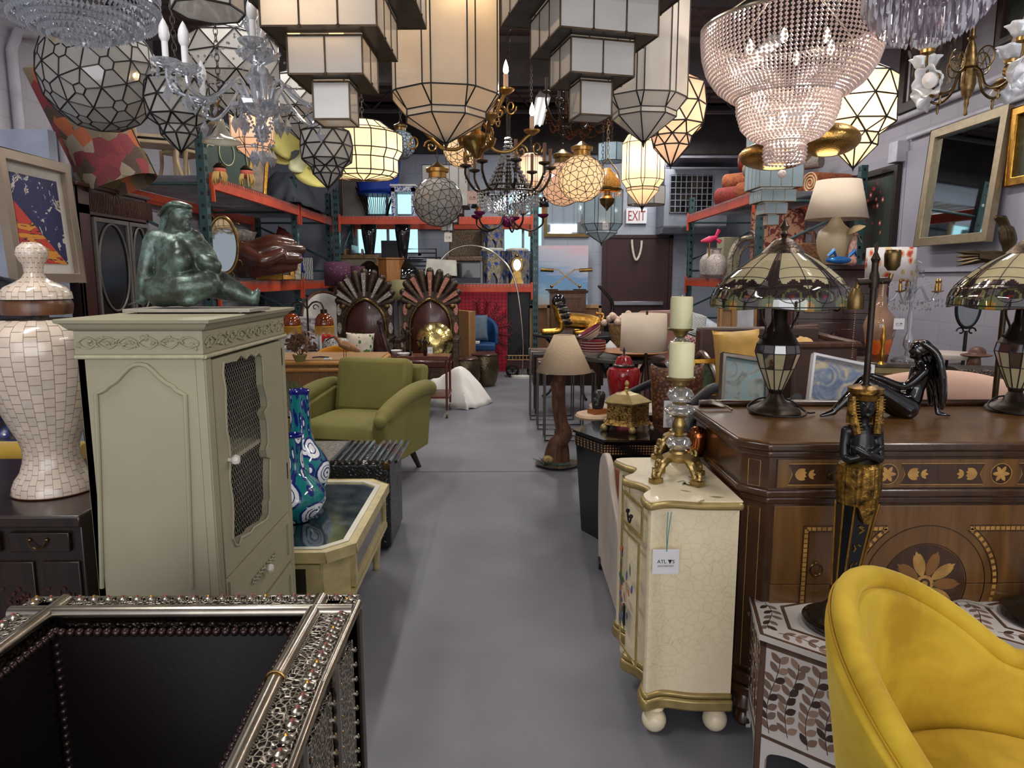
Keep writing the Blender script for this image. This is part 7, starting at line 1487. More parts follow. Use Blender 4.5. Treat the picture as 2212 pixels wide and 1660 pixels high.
def band(sx):
 a0=R(125)if sx<0 else R(55);xe_=mx+sx*.37;arc_=[(mx+.215*cos(a),mz+.215*sin(a))for a in[a0+(pi-a0)*k/10 if sx<0 else a0-a0*k/10 for k in range(11)]]
 ztop_=arc_[0][1];bead_line([(xe_,mz-.2),(xe_,ztop_),arc_[0]]);bead_line(arc_);lo=[(x,2*mz-z)for x,z in arc_[::-1]];bead_line(lo)
 for o_ in(-.009,.009):mb.m=2;mb.tube([(xe_-sx*o_,mz-.2,.0004),(xe_-sx*o_,ztop_-o_,.0004),(arc_[0][0],ztop_-o_,.0004)],.0011,4);mb.tube([(mx+(.215+o_)*cos(a),mz+(.215+o_)*sin(a),.0004)for a in[a0+(pi-a0)*k/12 if sx<0 else a0-a0*k/12 for k in range(13)]],.0011,4)
band(-1);band(1);mb.build('marquetry',[INL,DCH,EBO,pm('tan_inlay',(136,92,48),.35)],t,smooth=False)
mb=MB();mb.tube([(-hx+.03,hy-.02,ZM+.012),(hx,hy-.02,ZM+.012)],.012,10);mb.build('gallery_rail',DCH,t)
mb=MB();mb.tube([(-hx+.0595,-hy+.0275,z1+.02),(-hx+.0595,-hy+.0275,ZM-.06),(-hx+.032,-hy+.05,ZM-.06),(-hx+.032,-hy+.05,z1+.02)],.001,4,True);mb.tube([(-hx+.0675,-hy+.033,z3+.04),(-hx+.0675,-hy+.033,z1-.05),(-hx+.04,-hy+.056,z1-.05),(-hx+.04,-hy+.056,z3+.04)],.001,4,True);mb.build('stringing',INL,t)
t=T('silver_bracket','bent silver scroll bracket lying on the rear left corner of the marquetry commode','ornament',(xl+.07,ye-.09,ZM),-.6);mb=MB();mb.tube(smoothp([(-.06,0,.02),(-.02,0,.028),(.03,.01,.015),(.06,.0,.006)],5),[.006]*5+[.01]*5+[.005]*6,6);mb.build('scroll',SILVER,t)
# --- stained glass lamps ---
GA=[pane('amber_cream_glass',(222,208,166),.3,.2,.08),pane('brown_ripple_glass',(62,46,46),.3,.3,.15),pane('olive_glass',(120,128,78),.3,.2,.1),pane('honey_glass',(216,160,50),.4,.2,.05),pane('ruby_glass',(150,44,30),.4,.3,.05)]
def tiffany(px,d_,label,x=None):
 x=W(px,900,d_).x;t=T('stained_glass_lamp',label,'table lamp',(x,d_,ZM+.001));zt_,zb_=W(px,548,d_).z-ZM,W(px,661,d_).z-ZM;Rr=146*S(d_);n_=48
 pf=[(.28,0),(.48,.15),(.66,.32),(.82,.50),(.93,.66),(.99,.84),(1.0,1.0)]
 def rad(v):
  x_=v*(len(pf)-1);i=min(int(x_),len(pf)-2);f=x_-i;return pf[i][0]*(1-f)+pf[i+1][0]*f,pf[i][1]*(1-f)+pf[i+1][1]*f
 mb=MB();nv=36;vs=[];
 for j in range(nv+1):
  r,h=rad(j/nv)
  for k in range(192):
   a=2*pi*k/192;drop=.06*abs(sin(3*a*1))*max(0,(j/nv-.8)/.2);vs.append((Rr*r*cos(a),Rr*r*sin(a),zt_+(zb_-zt_)*(h+drop)))
 fs=[];ms=[]
 for j in range(nv):
  for k in range(192):
   fs.append((j*192+k,j*192+(k+1)%192,(j+1)*192+(k+1)%192,(j+1)*192+k));u=((k+.5)/32)%1;v=(j+.5)/nv;e=abs(u-.5)*2
   m=0
   if e>1-.16-max(0,v-.45)*.9:m=1
   if v>.60-.10*e+.06*cos(e*9):m=1
   q=math.hypot((e-.42)*1.1,(v-.80)*2.0)
   if v>.6 and .21<q<.28 and v<.86:m=2
   if v>.88-.10*max(0,1-e*3.2)-.10*max(0,1-(1-e)*3.2)and(e<.34 or e>.72):m=2
   if v>.90-.06*max(0,1-e*8)and e<.10 or v>.92 and e>.92:m=3
   if .50<v<.62 and e<.2:m=1
   if q<.06:m=4
   ms.append(m)
 b0=len(mb.f);mb.add(vs,fs);mb.mi=ms;mb.build('glass_shade',GA,t,sol=.003)
 ca=MB();P_=lambda u,v:(lambda r:(Rr*r[0]*1.005*cos(2*pi*u),Rr*r[0]*1.005*sin(2*pi*u),zt_+(zb_-zt_)*r[1]+.002))(rad(min(v,1)))
 for k in range(6):
  for e in(-.5,0):ca.tube([P_((k+.5+e)/6,j/14)for j in range(15)],.0015,4)
  for s_ in(-1,1):
   ca.tube([P_((k+.5+s_*(.5-(.08+max(0,j/14-.45)*.45)))/6,j/14)for j in range(15)],.0015,4)
   for vv,w0 in((.30,.40),(.46,.42),(.60,.46)):ca.tube([P_((k+.5+s_*w0*q/6)/6,vv+.10-.10*math.sqrt(max(0,1-(q/6-.2)**2)))for q in range(7)],.0013,4)
   ca.tube([P_((k+.5+s_*(.22+.16*cos(q)))/6,.80+.12*sin(q))for q in[i*.5 for i in range(13)]],.0013,4)
 ca.tube([P_(q/96,1)for q in range(96)],.0025,4,True);ca.build('lead_lines',LEAD,t)
 mb=MB();mb.lathe([(Rr*.31,zt_-.004),(Rr*.30,zt_+.004),(.03,zt_+.045),(.012,zt_+.05)],n=32);mb.lathe([(.006,zt_+.05),(.014,zt_+.065),(.008,zt_+.075),(.016,zt_+.09),(0,zt_+.12)],n=14);mb.build('cap_and_finial',pm('embossed_pewter',(110,96,84),.35,.9,.35,50,.6,120),t)
 mb=MB();zB=zb_;mb.lathe([(.088,0),(.09,.006),(.085,.016),(.06,.028),(.035,.045),(.022,.07),(.026,.085),(.02,.09)],n=36,fn=lambda a,z:1+.03*sin(6*a)*(z<.03));mb.cyl((0,0,.25),(0,0,zt_+.03),.008);mb.lathe([(.07,.245),(.05,.28),(.028,.32),(.022,.40),(.01,.43)],n=24)
 for s_ in(-1,1):
  for q in(0,.9):u=V((cos(q)*s_,sin(q)*s_*.8,0));mb.tube(smoothp([u*.03+V((0,0,.385)),u*.055+V((0,0,.39)),u*.065+V((0,0,.35)),u*.045+V((0,0,.30)),u*.055+V((0,0,.27)),u*.07+V((0,0,.272))],5),.0045,6)
 mb.build('bronze_base',BRONZE,t)
 mb=MB();bp=[(.026,.085),(.058,.16),(.076,.215),(.07,.245),(.055,.25)];n6=12;vs=[(r*cos(2*pi*k/n6),r*sin(2*pi*k/n6),z)for r,z in bp for k in range(n6)];fs=[];ms=[]
 for j in range(len(bp)-1):
  for k in range(n6):fs.append((j*n6+k,j*n6+(k+1)%n6,(j+1)*n6+(k+1)%n6,(j+1)*n6+k));ms.append(0 if j<2 and not(j==1 and k%2)else 1)
 mb.add(vs,fs);mb.mi=ms;mb.build('glass_body',GA[:2],t,smooth=False);ca=MB();came_net(ca,[V(v)for v in vs],fs,.0022);ca.build('lead_lines',LEAD,t)
 mb=MB();mb.tube([(.02+.0*k,-.03,.3-k*.0)for k in range(2)],.001);[mb.sph((.045,-.03,.36-k*.006),.002,5,4)for k in range(18)];mb.sph((.045,-.03,.245),.006,8,6);mb.build('pull_chain',BRONZE,t)
 mb=MB();mb.tube(smoothp([(.03,.03,.03),(.09,-.02,.02),(.06,-.10,.006),(-.06,-.10,.008),(-.10,-.01,.02),(-.04,.02,.05),(.05,.0,.045),(.09,-.05,.012),(.13,-.03,.006)],6),.0032,6);mb.build('coiled_cord',IRON,t);return t
tiffany(1672,2.44,'stained glass lamp with cream and brown shade, left one on the marquetry commode')
tiffany(2188,2.46,'stained glass lamp with cream and brown shade at right edge, on the marquetry commode')
# --- black seated woman ---
d_=2.36;s=S(d_);t=T('black_seated_figure','glossy black ceramic figure of a long-haired woman sitting on the marquetry commode','statue',(W(1990,912,d_).x,d_,ZM+.001));mb=MB(M.Diagonal((s,s,s,1)))
def el(cc,r,rot=(0,0,0)):old=mb.T;mb.T=old@M.Translation(cc)@M.Rotation(rot[2],4,'Z')@M.Rotation(rot[1],4,'Y');mb.sph((0,0,0),r,16,10);mb.T=old
limb(mb,[(-35,0,24),(-20,0,65),(-10,0,104)],[27,19,23]);limb(mb,[(-10,0,108),(-18,0,128),(-22,0,146)],[14,9,17]);el((-24,-1,148),(15,15,20));el((-39,-1,146),(4,3,4));el((-34,-1,134),(5,6,5))
limb(mb,[(-40,-8,22),(-85,-10,50),(-140,-8,82)],[27,20,13]);limb(mb,[(-140,-8,82),(-172,-6,44),(-200,-4,14)],[13,11,7]);limb(mb,[(-200,-4,12),(-228,-6,4)],[8,4]);limb(mb,[(-45,14,20),(-100,16,30),(-150,14,14)],[26,16,10])
limb(mb,[(-14,-16,104),(-55,-18,72),(-105,-16,88),(-128,-14,96)],[11,9,7,5]);limb(mb,[(6,10,104),(30,10,60),(36,4,12)],[11,9,6]);limb(mb,[(36,2,8),(62,0,3)],[6,3]);hand(mb,(-124,-14,95),(-1,0,.2),(0,0,1),26,.5);hand(mb,(40,0,6),(1,0,-.1),(0,0,1),26,.1);el((-28,-12,88),(10,10,10))
fuse(mb,'figure_body',LAC,t,.004,2);mb=MB(M.Diagonal((s,s,s,1)));random.seed(8)
el((-16,1,152),(22,20,20),(0,.3,0))
for k in range(13):e=(k-6)*3;limb(mb,[(-18+k%3*4,e*.8,164),(8,e*1.2,140),(22+k%4*3,e*1.4,90),(30+k%3*5,e*1.2,22+8*(k%4))],[8,9,9,4],8)
fuse(mb,'hair',LAC,t,.0035,1)
# --- leaf inlay hexagonal tables ---
BIW=pm('bone_white',(216,208,202),.35,0,.03);HB_=wood('inlay_border',(104,78,60),(76,54,40));LV=[pm('leaf_taupe',(134,108,92),.4),pm('leaf_umber',(70,50,42),.4),pm('leaf_tan',(166,136,116),.4)]
def hextable(C,rad_,a0,H,label,seed):
 t=T('leaf_inlay_table',label,'side table',(C[0],C[1],0));v_=lambda k,r=rad_:V((r*cos(a0+k*pi/3),r*sin(a0+k*pi/3),0));random.seed(seed)
 def vine(mb,x0_,y0_,x1_,y1_,m_,z,wv=.02,lf=.03,wd=.0085):
  A,B=V((x0_,y0_,0)),V((x1_,y1_,0));u=(B-A).normalized();p=V((-u.y,u.x,0));a=math.atan2(u.y,u.x);P=[A.lerp(B,k/16)+p*wv*sin(k/16*5)for k in range(17)];mb.m=1;mb.tube([(q.x,q.y,z)for q in P],.0012,4)
  for k in range(m_):
   q=A.lerp(B,(k+.4)/m_)+p*wv*sin((k+.4)/m_*5)
   for s_ in(-1,1):mb.m=random.choice([0,0,1,2]);mb.leaf((q.x,q.y),a+s_*random.uniform(.6,1.0),lf,wd,z,t=.0006)
 mb=MB();mb.lathe([(rad_,H-.016),(rad_,H)],n=6,a0=a0);mb.build('top',BIW,t,smooth=False)
 mb=MB()
 for ring_ in(rad_*.99,rad_*.60):mb.m=3;P=[v_(k,ring_)for k in range(6)];[mb.ext([tuple(P[k])[:2],tuple(P[(k+1)%6])[:2],tuple(P[(k+1)%6]*(1-.012/ring_))[:2],tuple(P[k]*(1-.012/ring_))[:2]],H,H+.0007)for k in range(6)]
 for k in range(6):A,B=v_(k,rad_*.80),v_(k+1,rad_*.80);vine(mb,A.x*.93+B.x*.07,A.y*.93+B.y*.07,A.x*.07+B.x*.93,A.y*.07+B.y*.93,5,H,.012,.034,.008)
 mb.build('top_inlay',LV+[HB_],t,smooth=False)
 for k in range(6):
  A,B=v_(k,rad_*.97),v_(k+1,rad_*.97);L_=(B-A).length;u=(B-A).normalized();nn=V((u.y,-u.x,0));mb=MB(M(((u.x,0,nn.x,A.x),(u.y,0,nn.y,A.y),(0,1,0,0),(0,0,0,1))))
  mb.m=4;mb.ext([(0,0),(.028,0)]+sp2([(.03,.05),(L_*.2,.075),(L_*.5,.09),(L_*.8,.075),(L_-.03,.05)],3)+[(L_-.028,0),(L_,0),(L_,H-.016),(0,H-.016)],-.014,0)
  mb.m=3;[mb.bx(*q,0,.0008)for q in((0,.016,0,H-.016),(L_-.016,L_,0,H-.016),(0,L_,H-.034,H-.018),(.016,L_-.016,.115,.125))]
  [vine(mb,L_*q,.135+.01*(j%2),L_*(q+.03),H-.05,8,.0002*j,.012,.036,.0095)for j,q in enumerate((.16,.38,.62,.84))]
  mb.build('side_panel',LV+[HB_,BIW],t,smooth=False)
 return t
HT=.42;A,B,C=G(1765,1292,HT),G(1640,1371,HT),G(1717,1424,HT);cc=(A+C-B);rr=((A-B).length+(C-B).length)/2;cen=((A+B+C)/3);
ax=math.atan2(B.y-cc.y,B.x-cc.x);rr=min(rr,.25);cc=V((B.x-rr*cos(ax),B.y-rr*sin(ax),0))
hextable(cc,rr,ax,HT,'hexagonal bone inlay leaf-patterned table under the pharaoh lamp, beside the yellow chair',1)
A2=G(2062,1335,HT);hextable((A2.x+.24,A2.y-.02,0),rr,ax,HT,'hexagonal bone inlay leaf-patterned table at right edge, carrying a ribbed lamp foot',2)
c2=V((A2.x+.24,A2.y-.02,0))
BG=pm('black_gold_rub',(60,46,26),.4,.4,.6,60,dark=(24,20,16));fl=lambda a,z:1+.03*sin(30*a)
t=T('ribbed_lamp_foot','round black and gold ribbed lamp foot on the hexagonal table at right edge','lamp base',(c2.x+.02,c2.y,HT));mb=MB();mb.lathe([(.115,0),(.12,.008),(.118,.02),(.105,.026)],n=40);mb.build('rim',BLACK,t);mb=MB();mb.lathe([(.105,.026),(.07,.05),(.035,.085),(.025,.12),(.02,.5)],n=60,fn=fl);mb.build('ribbed_cone',BG,t)
mb=MB();mb.tube(smoothp([(c2.x-.10,c2.y+.06,HT+.01),(c2.x-.19,c2.y+.1,HT+.01),(c2.x-.262,c2.y+.07,HT-.08),(c2.x-.27,c2.y+.05,HT-.3),(c2.x-.268,c2.y+.04,.0)],6),.004,6);tag(mb.build('lamp_cable',pm('putty_cord',(150,142,126),.6)),'pale twisted lamp cord running off the right hexagonal table','cord')
# --- pharaoh lamp ---
lx,ly=G(1800,1352,HT).x,G(1800,1352,HT).y;t=T('pharaoh_lamp','black and gold Egyptian figure lamp with bare sockets on the inlaid hexagonal table','table lamp',(lx,ly,HT+.001));zz_=lambda y:W(1850,y,ly).z-HT-.001;dx=W(1858,1000,ly).x-lx
mb=MB();mb.lathe([(.10,0),(.105,.008),(.104,.02),(.09,.026)],(dx*.5,0,0),40);mb.lathe([(.03,.09),(.036,.095),(.036,.115),(.02,.12)],(dx*.5,0,0),24);mb.build('base_rim',BLACK,t);mb=MB();mb.lathe([(.092,.026),(.06,.045),(.034,.075),(.03,.09)],(dx*.5,0,0),60,fn=fl);mb.build('ribbed_cone',BG,t)
zw,zh,zq=zz_(1000),zz_(1085),.11;w0,w1,wq=44*S(ly),42*S(ly),22*S(ly)
mb=MB();D1=dx*.5;sec=[(-1,-.5),(-.55,-.9),(.55,-.9),(1,-.5),(1,.5),(.55,.8),(-.55,.8),(-1,.5)]
def loftb(mb,lv,mat=None):
 vs=[];
 for z,wx_,wy_,cx2 in lv:vs+=[(cx2+a*wx_,b*wy_,z)for a,b in sec]
 mb.add(vs,[(8*j+k,8*j+(k+1)%8,8*j+8+(k+1)%8,8*j+8+k)for j in range(len(lv)-1)for k in range(8)]+[tuple(range(7,-1,-1)),tuple(range(8*len(lv)-8,8*len(lv)))])
loftb(mb,[(zq,wq,wq,D1),(zh,w1*.95,w1*.9,dx)]);mb.build('black_shaft',BLACK,t,smooth=False)
mb=MB();[mb.tube([(D1+a*wq,b*wq,zq),(dx+a*w1*.95,b*w1*.9,zh)],.0035,5)for a,b in sec]
for k,(a,y_)in enumerate(((1100,0),(1135,.002),(1175,-.002),(1215,0),(1250,0))):zg=zz_(a);f=(zg-zq)/(zh-zq);xg=D1+(dx-D1)*f;wy=-(wq+(w1-wq)*f)*.9-.002;[mb.tube([(xg+.010*cos(q*2+k)+y_,wy,zg+.012*sin(q)),(xg+.010*cos(q*2+1.4+k),wy,zg+.012*sin(q+1))],.0017,4)for q in(0,1.5,3)]
mb.build('gold_glyphs',GOLD,t);GR=pm('rubbed_gold',(176,132,58),.35,.8,.5,50,.6,90,dark=(50,36,16))
mb=MB();mb.lathe([(w1*1.0,zh),(w0*1.06,zh+(zw-zh)*.4),(w0*1.02,zw-.005),(w0*.8,zw+.004)],(dx,0,0),60,fn=lambda a,z:1+.025*sin(26*a));mb.ext([(dx-.022,zh),(dx+.022,zh),(dx+.006,zh-.045),(dx-.006,zh-.045)],-w1-.004,-w1*.7,'y');mb.build('pleated_kilt',GR,t)
s=S(ly);mb=MB(M.Translation((dx,0,0))@M.Diagonal((s,s,s,1)));Z=lambda y:(zz_(y))/s
limb(mb,[(0,4,Z(1000)),(0,0,Z(965)),(0,2,Z(935))],[30,27,24]);limb(mb,[(-30,2,Z(932)),(30,2,Z(932))],[15,15]);limb(mb,[(0,0,Z(925)),(0,-2,Z(895))],[12,12]);mb.sph((0,-4,Z(878)),(21,20,29),18,12);mb.sph((0,-25,Z(880)),(4,5,7));mb.sph((0,-21,Z(895)),(7,4,3));[mb.sph((e*9,-21,Z(871)),(5,3,3))for e in(-1,1)]
for e in(-1,1):limb(mb,[(e*36,2,Z(930)),(e*40,-4,Z(980)),(e*34,-16,Z(990))],[11,10,9]);limb(mb,[(e*34,-18,Z(988)),(0,-32-e*3,Z(976)),(-e*28,-26,Z(962))],[9,8,6]);hand(mb,(-e*26,-26,Z(963)),(-e,.3,.5),(0,-1,0),20,.4,6)
fuse(mb,'torso',pm('black_bronze',(26,25,26),.28,.2),t,.0035,1)
mb=MB();mb.lathe([(.0,zz_(860)),(.030,zz_(864)),(.034,zz_(854)),(.044,zz_(848)),(.045,zz_(838)),(.03,zz_(833)),(0,zz_(833))],(dx,0,0),40,fn=lambda a,z:1+.03*sin(20*a))
for e in(-1,1):(mb.tube([(dx+e*.037,-.004,zz_(856)),(dx+e*.036,-.008,zz_(890)),(dx+e*.026,-.026,zz_(934))],[.011,.012,.011],8),[mb.tube([(dx+e*(.037-.011*q/12)-.012,-.014-.018*q/12,zz_(862+q*6)),(dx+e*(.037-.011*q/12)+.012,-.014-.018*q/12,zz_(862+q*6))],.0016,4)for q in range(12)])
[mb.tube([(dx+.034*cos(a),.030*sin(a),zz_(855)),(dx+.036*cos(a),.034*sin(a),zz_(915))],.009,6)for a in(.5,1,1.57,2.1,2.6)];mb.build('gold_headdress',GR,t)
mb=MB();mb.cyl((dx,0,zz_(838)),(dx,0,zz_(560)),.0085);mb.lathe([(.014,zz_(842)),(.012,zz_(830))],(dx,0,0),16);mb.cyl((dx-.045,0,zz_(610)),(dx+.04,0,zz_(606)),.009);mb.lathe([(.012,zz_(622)),(.014,zz_(605)),(.012,zz_(595)),(.005,zz_(575)),(.012,zz_(560)),(.004,zz_(545)),(.006,zz_(530)),(0,zz_(522))],(dx,0,0),14);mb.build('black_stem',BRONZE,t)
for e,z in((-1,zz_(640)),(1,zz_(575))):mb=MB();mb.lathe([(.010,z-.012),(.019,z),(.021,z+.03),(.019,z+.04),(.017,z+.042)]if e>0 else[(.02,z-.035),(.021,z-.03),(.020,z),(.012,z+.02)],(dx+e*.045,0,0),20);mb.cyl((dx+e*.045,0,z-.02 if e>0 else z+.02),(dx+e*.04,0,zz_(608)),.006);mb.build('socket',ABRASS,t)
mb=MB();[mb.sph((dx+.018,-.01,zz_(610)-k*.006),.0018,5,4)for k in range(22)];[mb.sph((dx-.05,-.012,zz_(660)-k*.006),.0018,5,4)for k in range(24)];mb.build('pull_chains',ABRASS,t)
# --- yellow velvet chair ---
n=N('yellow_velvet');co=n.co();n.set(n.ramp(n.noise(co,6,4,.6,.5),[(.32,c(172,134,14)),(.5,c(196,160,30)),(.7,c(212,178,48))]),.75,0,Sheen_Weight=.5,Sheen_Roughness=.35);n.b.inputs['Sheen Tint'].default_value=c(250,226,130);YV=n.m
cx0,cy0=.955,1.14;t=T('yellow_armchair','bright yellow velvet tub chair at bottom right foreground','armchair',(cx0,cy0,0),R(-42))
def rim_z(a):k=max(0,(cos(a)-.25)/.75);return .575+.205*k**.9
def shell_pt(u,v,th):
 a=(u-.5)*R(262);z=.40+v*(rim_z(a)-.40);r=.285+.045*v-.03*max(0,cos(a))*v+th;return(-r*cos(a)*1.02-.02*v*cos(a),r*sin(a),z)
mb=MB();mb.grid(lambda u,v:shell_pt(u,v*2 if v<.5 else 2-v*2,.022+.012*sin(pi*min(1,v))if v<.5 else-.028-.012*sin(pi*v)),56,28);mb.build('shell',YV,t,sub=1)
mb=MB();mb.tube([shell_pt(u/40,1.0,-.003)for u in range(41)],.024,12);mb.build('rim_roll',YV,t)
mb=MB();mb.tube([shell_pt(u/60,.99,.024)for u in range(61)],.003,6);mb.build('piping',pm('gold_piping',(176,132,10),.7),t)
mb=MB();mb.lathe([(0,.30),(.25,.31),(.275,.36),(.262,.43),(.22,.452),(0,.458)],(.02,0,0),40);mb.build('seat',YV,t);mb=MB();mb.lathe([(.18,.27),(.27,.33),(.29,.42)],n=40);mb.build('seat_shell',YV,t)
for k in range(4):a=pi/4+k*pi/2;mb=MB();mb.cyl((.17*cos(a),.17*sin(a),.30),(.25*cos(a),.25*sin(a),0),.016,.009,12);mb.build('leg',IRON,t)
# ================= middle distance and right wall =================
LIN=N('natural_linen');LIN.set(LIN.ramp(LIN.noise(LIN.mapping(LIN.co(),(1,1,8)),60,2),[(.3,c(176,152,124)),(.7,c(196,174,146))]),.85);LIN=LIN.m
IVS=pm('ivory_lamp_linen',(224,208,186),.85,0,.03)
def shade_at(t,p,r0,r1,h,mat,name='lamp_shade'):mb=MB();mb.lathe([(r0,0),(r1,h)],p,40,closed=False);return mb.build(name,mat,t,sol=.003)
def pts_lathe(name,prof,mat,label,cat,loc,n_=28,sc=1,**k):mb=MB();mb.lathe([(a*sc,b_*sc)for a,b_ in prof],n=n_);return one(mb,name,mat,label,cat,loc,**k)
# tree trunk lamp
q=G(1205,1008);t=T('tree_trunk_lamp','twisted tree trunk lamp with linen cone shade standing by itself at the aisle','lamp',(q.x,q.y,0));BARK=N('driftwood');f=BARK.noise(BARK.mapping(BARK.co(),(6,6,1)),6,5,.6,1.5);BARK.set(BARK.ramp(f,[(.3,c(46,28,20)),(.7,c(116,74,46))]),.45);BARK.bump(f,.8,.01)
zt_,zb_=W(1218,724,q.y).z,W(1218,803,q.y).z;dx=W(1218,800,q.y).x-q.x
mb=MB();limb(mb,[(-.03,0,.03),(-.02,0,.16),(.045,0,.24),(.02,0,.34),(-.0,0,.50),(.01,0,zb_+.02)],[.085,.06,.062,.05,.052,.042]);limb(mb,[(.06,0,.04),(.045,.02,.16),(.0,.03,.26)],[.03,.035,.03]);limb(mb,[(.0,-.01,.52),(-.02,-.02,zb_-.09)],[.045,.044]);fuse(mb,'trunk',BARK.m,t,.008,2)
mb=MB();mb.sph((0,0,.02),(.168,.13,.024),28,8,fn=lambda a,t_:1+.08*sin(3*a));mb.build('mossy_base',pm('moss_wood',(84,74,56),.8,0,.3,12,.5,40),t);MB().sph((-.08,-.06,.07),(.045,.035,.03),14,8).build('bird_nest',pm('nest_straw',(170,140,90),.8,0,.3,40),t)
mb=MB();random.seed(1);[mb.tube([(-.10,-.07,.03),(-.10+.06*cos(a),-.07+.05*sin(a),.06),(-.10+.10*cos(a),-.07+.08*sin(a),.03+random.random()*.08)],[.004,.003,.0005],4)for a in[k*.5 for k in range(14)]];[mb.tube([(.02,-.1,.03),(.02+.06*cos(a),-.1+.04*sin(a),.05),(.02+.11*cos(a),-.1+.06*sin(a),.03)],[.004,.003,.0005],4)for a in[k*.5 for k in range(14)]];mb.build('grass_tufts',pm('plastic_grass',(66,92,84),.6),t,kind='stuff')
shade_at(t,(dx,0,zb_),60*S(q.y),22*S(q.y),zt_-zb_,LIN)
# nesting tables with slatted drawers
SLT=pm('grey_metal_bar',(96,92,88),.4,.6)
for k,(xa,xb,yb,l)in enumerate(((1146,1238,909,'rear largest one'),(1162,1259,930,'middle one'),(1177,1284,955,'front one'))):
 A,B=G(xa,yb),G(xb,yb);t=T('nesting_table','grey metal frame nesting table behind the tree trunk lamp, '+l,'nesting table',((A.x+B.x)/2,A.y,0));w_=(B.x-A.x)/2;h_=.69-.05*k
 mb=MB();[mb.tube([(-w_,y_,.011),(w_,y_,.011),(w_,y_,h_),(-w_,y_,h_)],.011,4,True)for y_ in(0,.20)];mb.build('bar_frame',SLT,t);mb=MB();mb.bx(-w_,w_,0,.20,h_-.005,h_+.012);mb.build('top_board',MWOOD,t)
q=W(1235,820,6.9);t=T('slatted_console','dark slatted wooden drawer table behind the linen lamp shade, with white pulls','side table',(q.x+.05,7.35,0));mb=MB();mb.bx(-.42,.30,-.2,.2,.30,.62);[mb.cyl((-.40+k*.03,-.205,.32),(-.40+k*.03,-.205,.60),.008,n=5)for k in range(24)];mb.build('body',DWOOD,t);[MB().bx(x-.02,x+.02,y_-.02,y_+.02,0,.3).build('leg',DWOOD,t)for x in(-.38,.26)for y_ in(-.16,.16)];MB().tube(smoothp([(-.36,-.22,.5),(-.34,-.25,.5),(-.34,-.24,.44)],4),.006,5).build('pull',WHITE,t)
# night stand, crates, painting, piano lamps
xn=lambda px,d_:W(px,600,d_).x
d_=10.3;t=T('wooden_cabinet','tall brown wooden cabinet with drawer, carrying the two brass piano lamps','cabinet',(xn(1229,d_),d_+.2,0));h_=W(1229,628,d_).z;hw_=42*S(d_);mb=MB();mb.bx(-hw_+.03,hw_-.03,-.2,.2,0,h_-.04);mb.build('body',MWOOD,t,bev=.004);mb=MB();mb.box((0,0,h_-.02),(hw_*1.9,.42,.04),1.06);mb.build('top',MWOOD,t)
for a,b_,nm in((h_-.30,h_-.08,'drawer_front'),(h_-.78,h_-.34,'door_panel')):mb=MB();plate_hole(mb,[(-hw_+.06,a),(hw_-.06,a),(hw_-.06,b_),(-hw_+.06,b_)],[[(-hw_+.10,a+.03),(hw_-.10,a+.03),(hw_-.10,b_-.03),(-hw_+.10,b_-.03)]],-.215,-.2,'y');mb.build(nm,MWOOD,t)
for px,l in((1167,'left'),(1280,'right')):w_=.30;t2=T('cardboard_crate','pale timber framed cardboard crate on the %s of the tall brown cabinet'%l,'crate',(xn(px,10.6),10.8,0));mb=MB();mb.bx(-.13,.13,-.1,.1,0,W(px,660,10.7).z);mb.build('card_body',pm('kraft_card',(132,96,66),.8),t2,smooth=False);mb=MB();z=W(px,660,10.7).z;mb.bx(-.15,-.11,-.13,-.1,0,z);mb.bx(.11,.15,-.13,-.1,0,z);mb.bx(-.15,.15,-.13,-.1,z-.04,z+.01);mb.build('timber_frame',LWOOD,t2)
for px,e,l in((1193,1,'left base, arm rising to the right'),(1254,-1,'right base, arm rising to the left')):
 t2=T('piano_lamp','brass piano lamp on the tall brown cabinet, '+l,'desk lamp',(xn(px,d_),d_+.1,h_));A=lambda x,y:V((W(x,y,d_+.1).x-t2.location.x,0,W(x,y,d_+.1).z-h_));mb=MB();mb.bx(-.09,.09,-.06,.06,0,.02);mb.build('base',BRONZE,t2);mb=MB();tip=A(px+e*48,583);mb.tube([(0,0,.02),(0,0,.05),tip,tip+V((e*.08,0,.0))],.008,6);mb.sph((0,0,.06),.025);mb.build('arm',BRASS,t2);mb=MB();mb.cyl(tip+V((e*.07,0,-.01)),tip+V((e*.26,0,.0)),.028,n=14);mb.build('trough_shade',BRASS if e>0 else ABRASS,t2)
n=N('seascape');sx=n.add('SeparateXYZ',i_0=n.co());f=n.math('ADD',n.math('MULTIPLY',n.noise(n.mapping(n.co(),(.6,1,3)),5,4),.45),n.math('ADD',sx.outputs[2],n.math('MULTIPLY',sx.outputs[0],.25)));n.set(n.ramp(n.math('MULTIPLY',f,.56),[(.2,c(184,178,172)),(.42,c(190,184,180)),(.5,c(170,196,210)),(.58,c(120,160,196)),(.68,c(110,150,190)),(.8,c(176,182,200)),(.9,c(190,190,204)),(.96,c(206,180,190))]),.7)
p1,p2=W(1160,530,11.1),W(1270,530,11.1);mb=MB();mb.bx(-.415,.415,-.02,.02,0,1.5);o=one(mb,'sea_painting',n.m,'large unframed pale blue seascape canvas leaning on the back wall by the door','painting',((p1.x+p2.x)/2,11.22,p1.z-1.5));mb=MB();mb.bx(-.42,.42,-.12,.12,0,p1.z-1.5);one(mb,'low_bench',DWOOD,'low dark bench under the seascape canvas','bench',((p1.x+p2.x)/2,11.22,0))
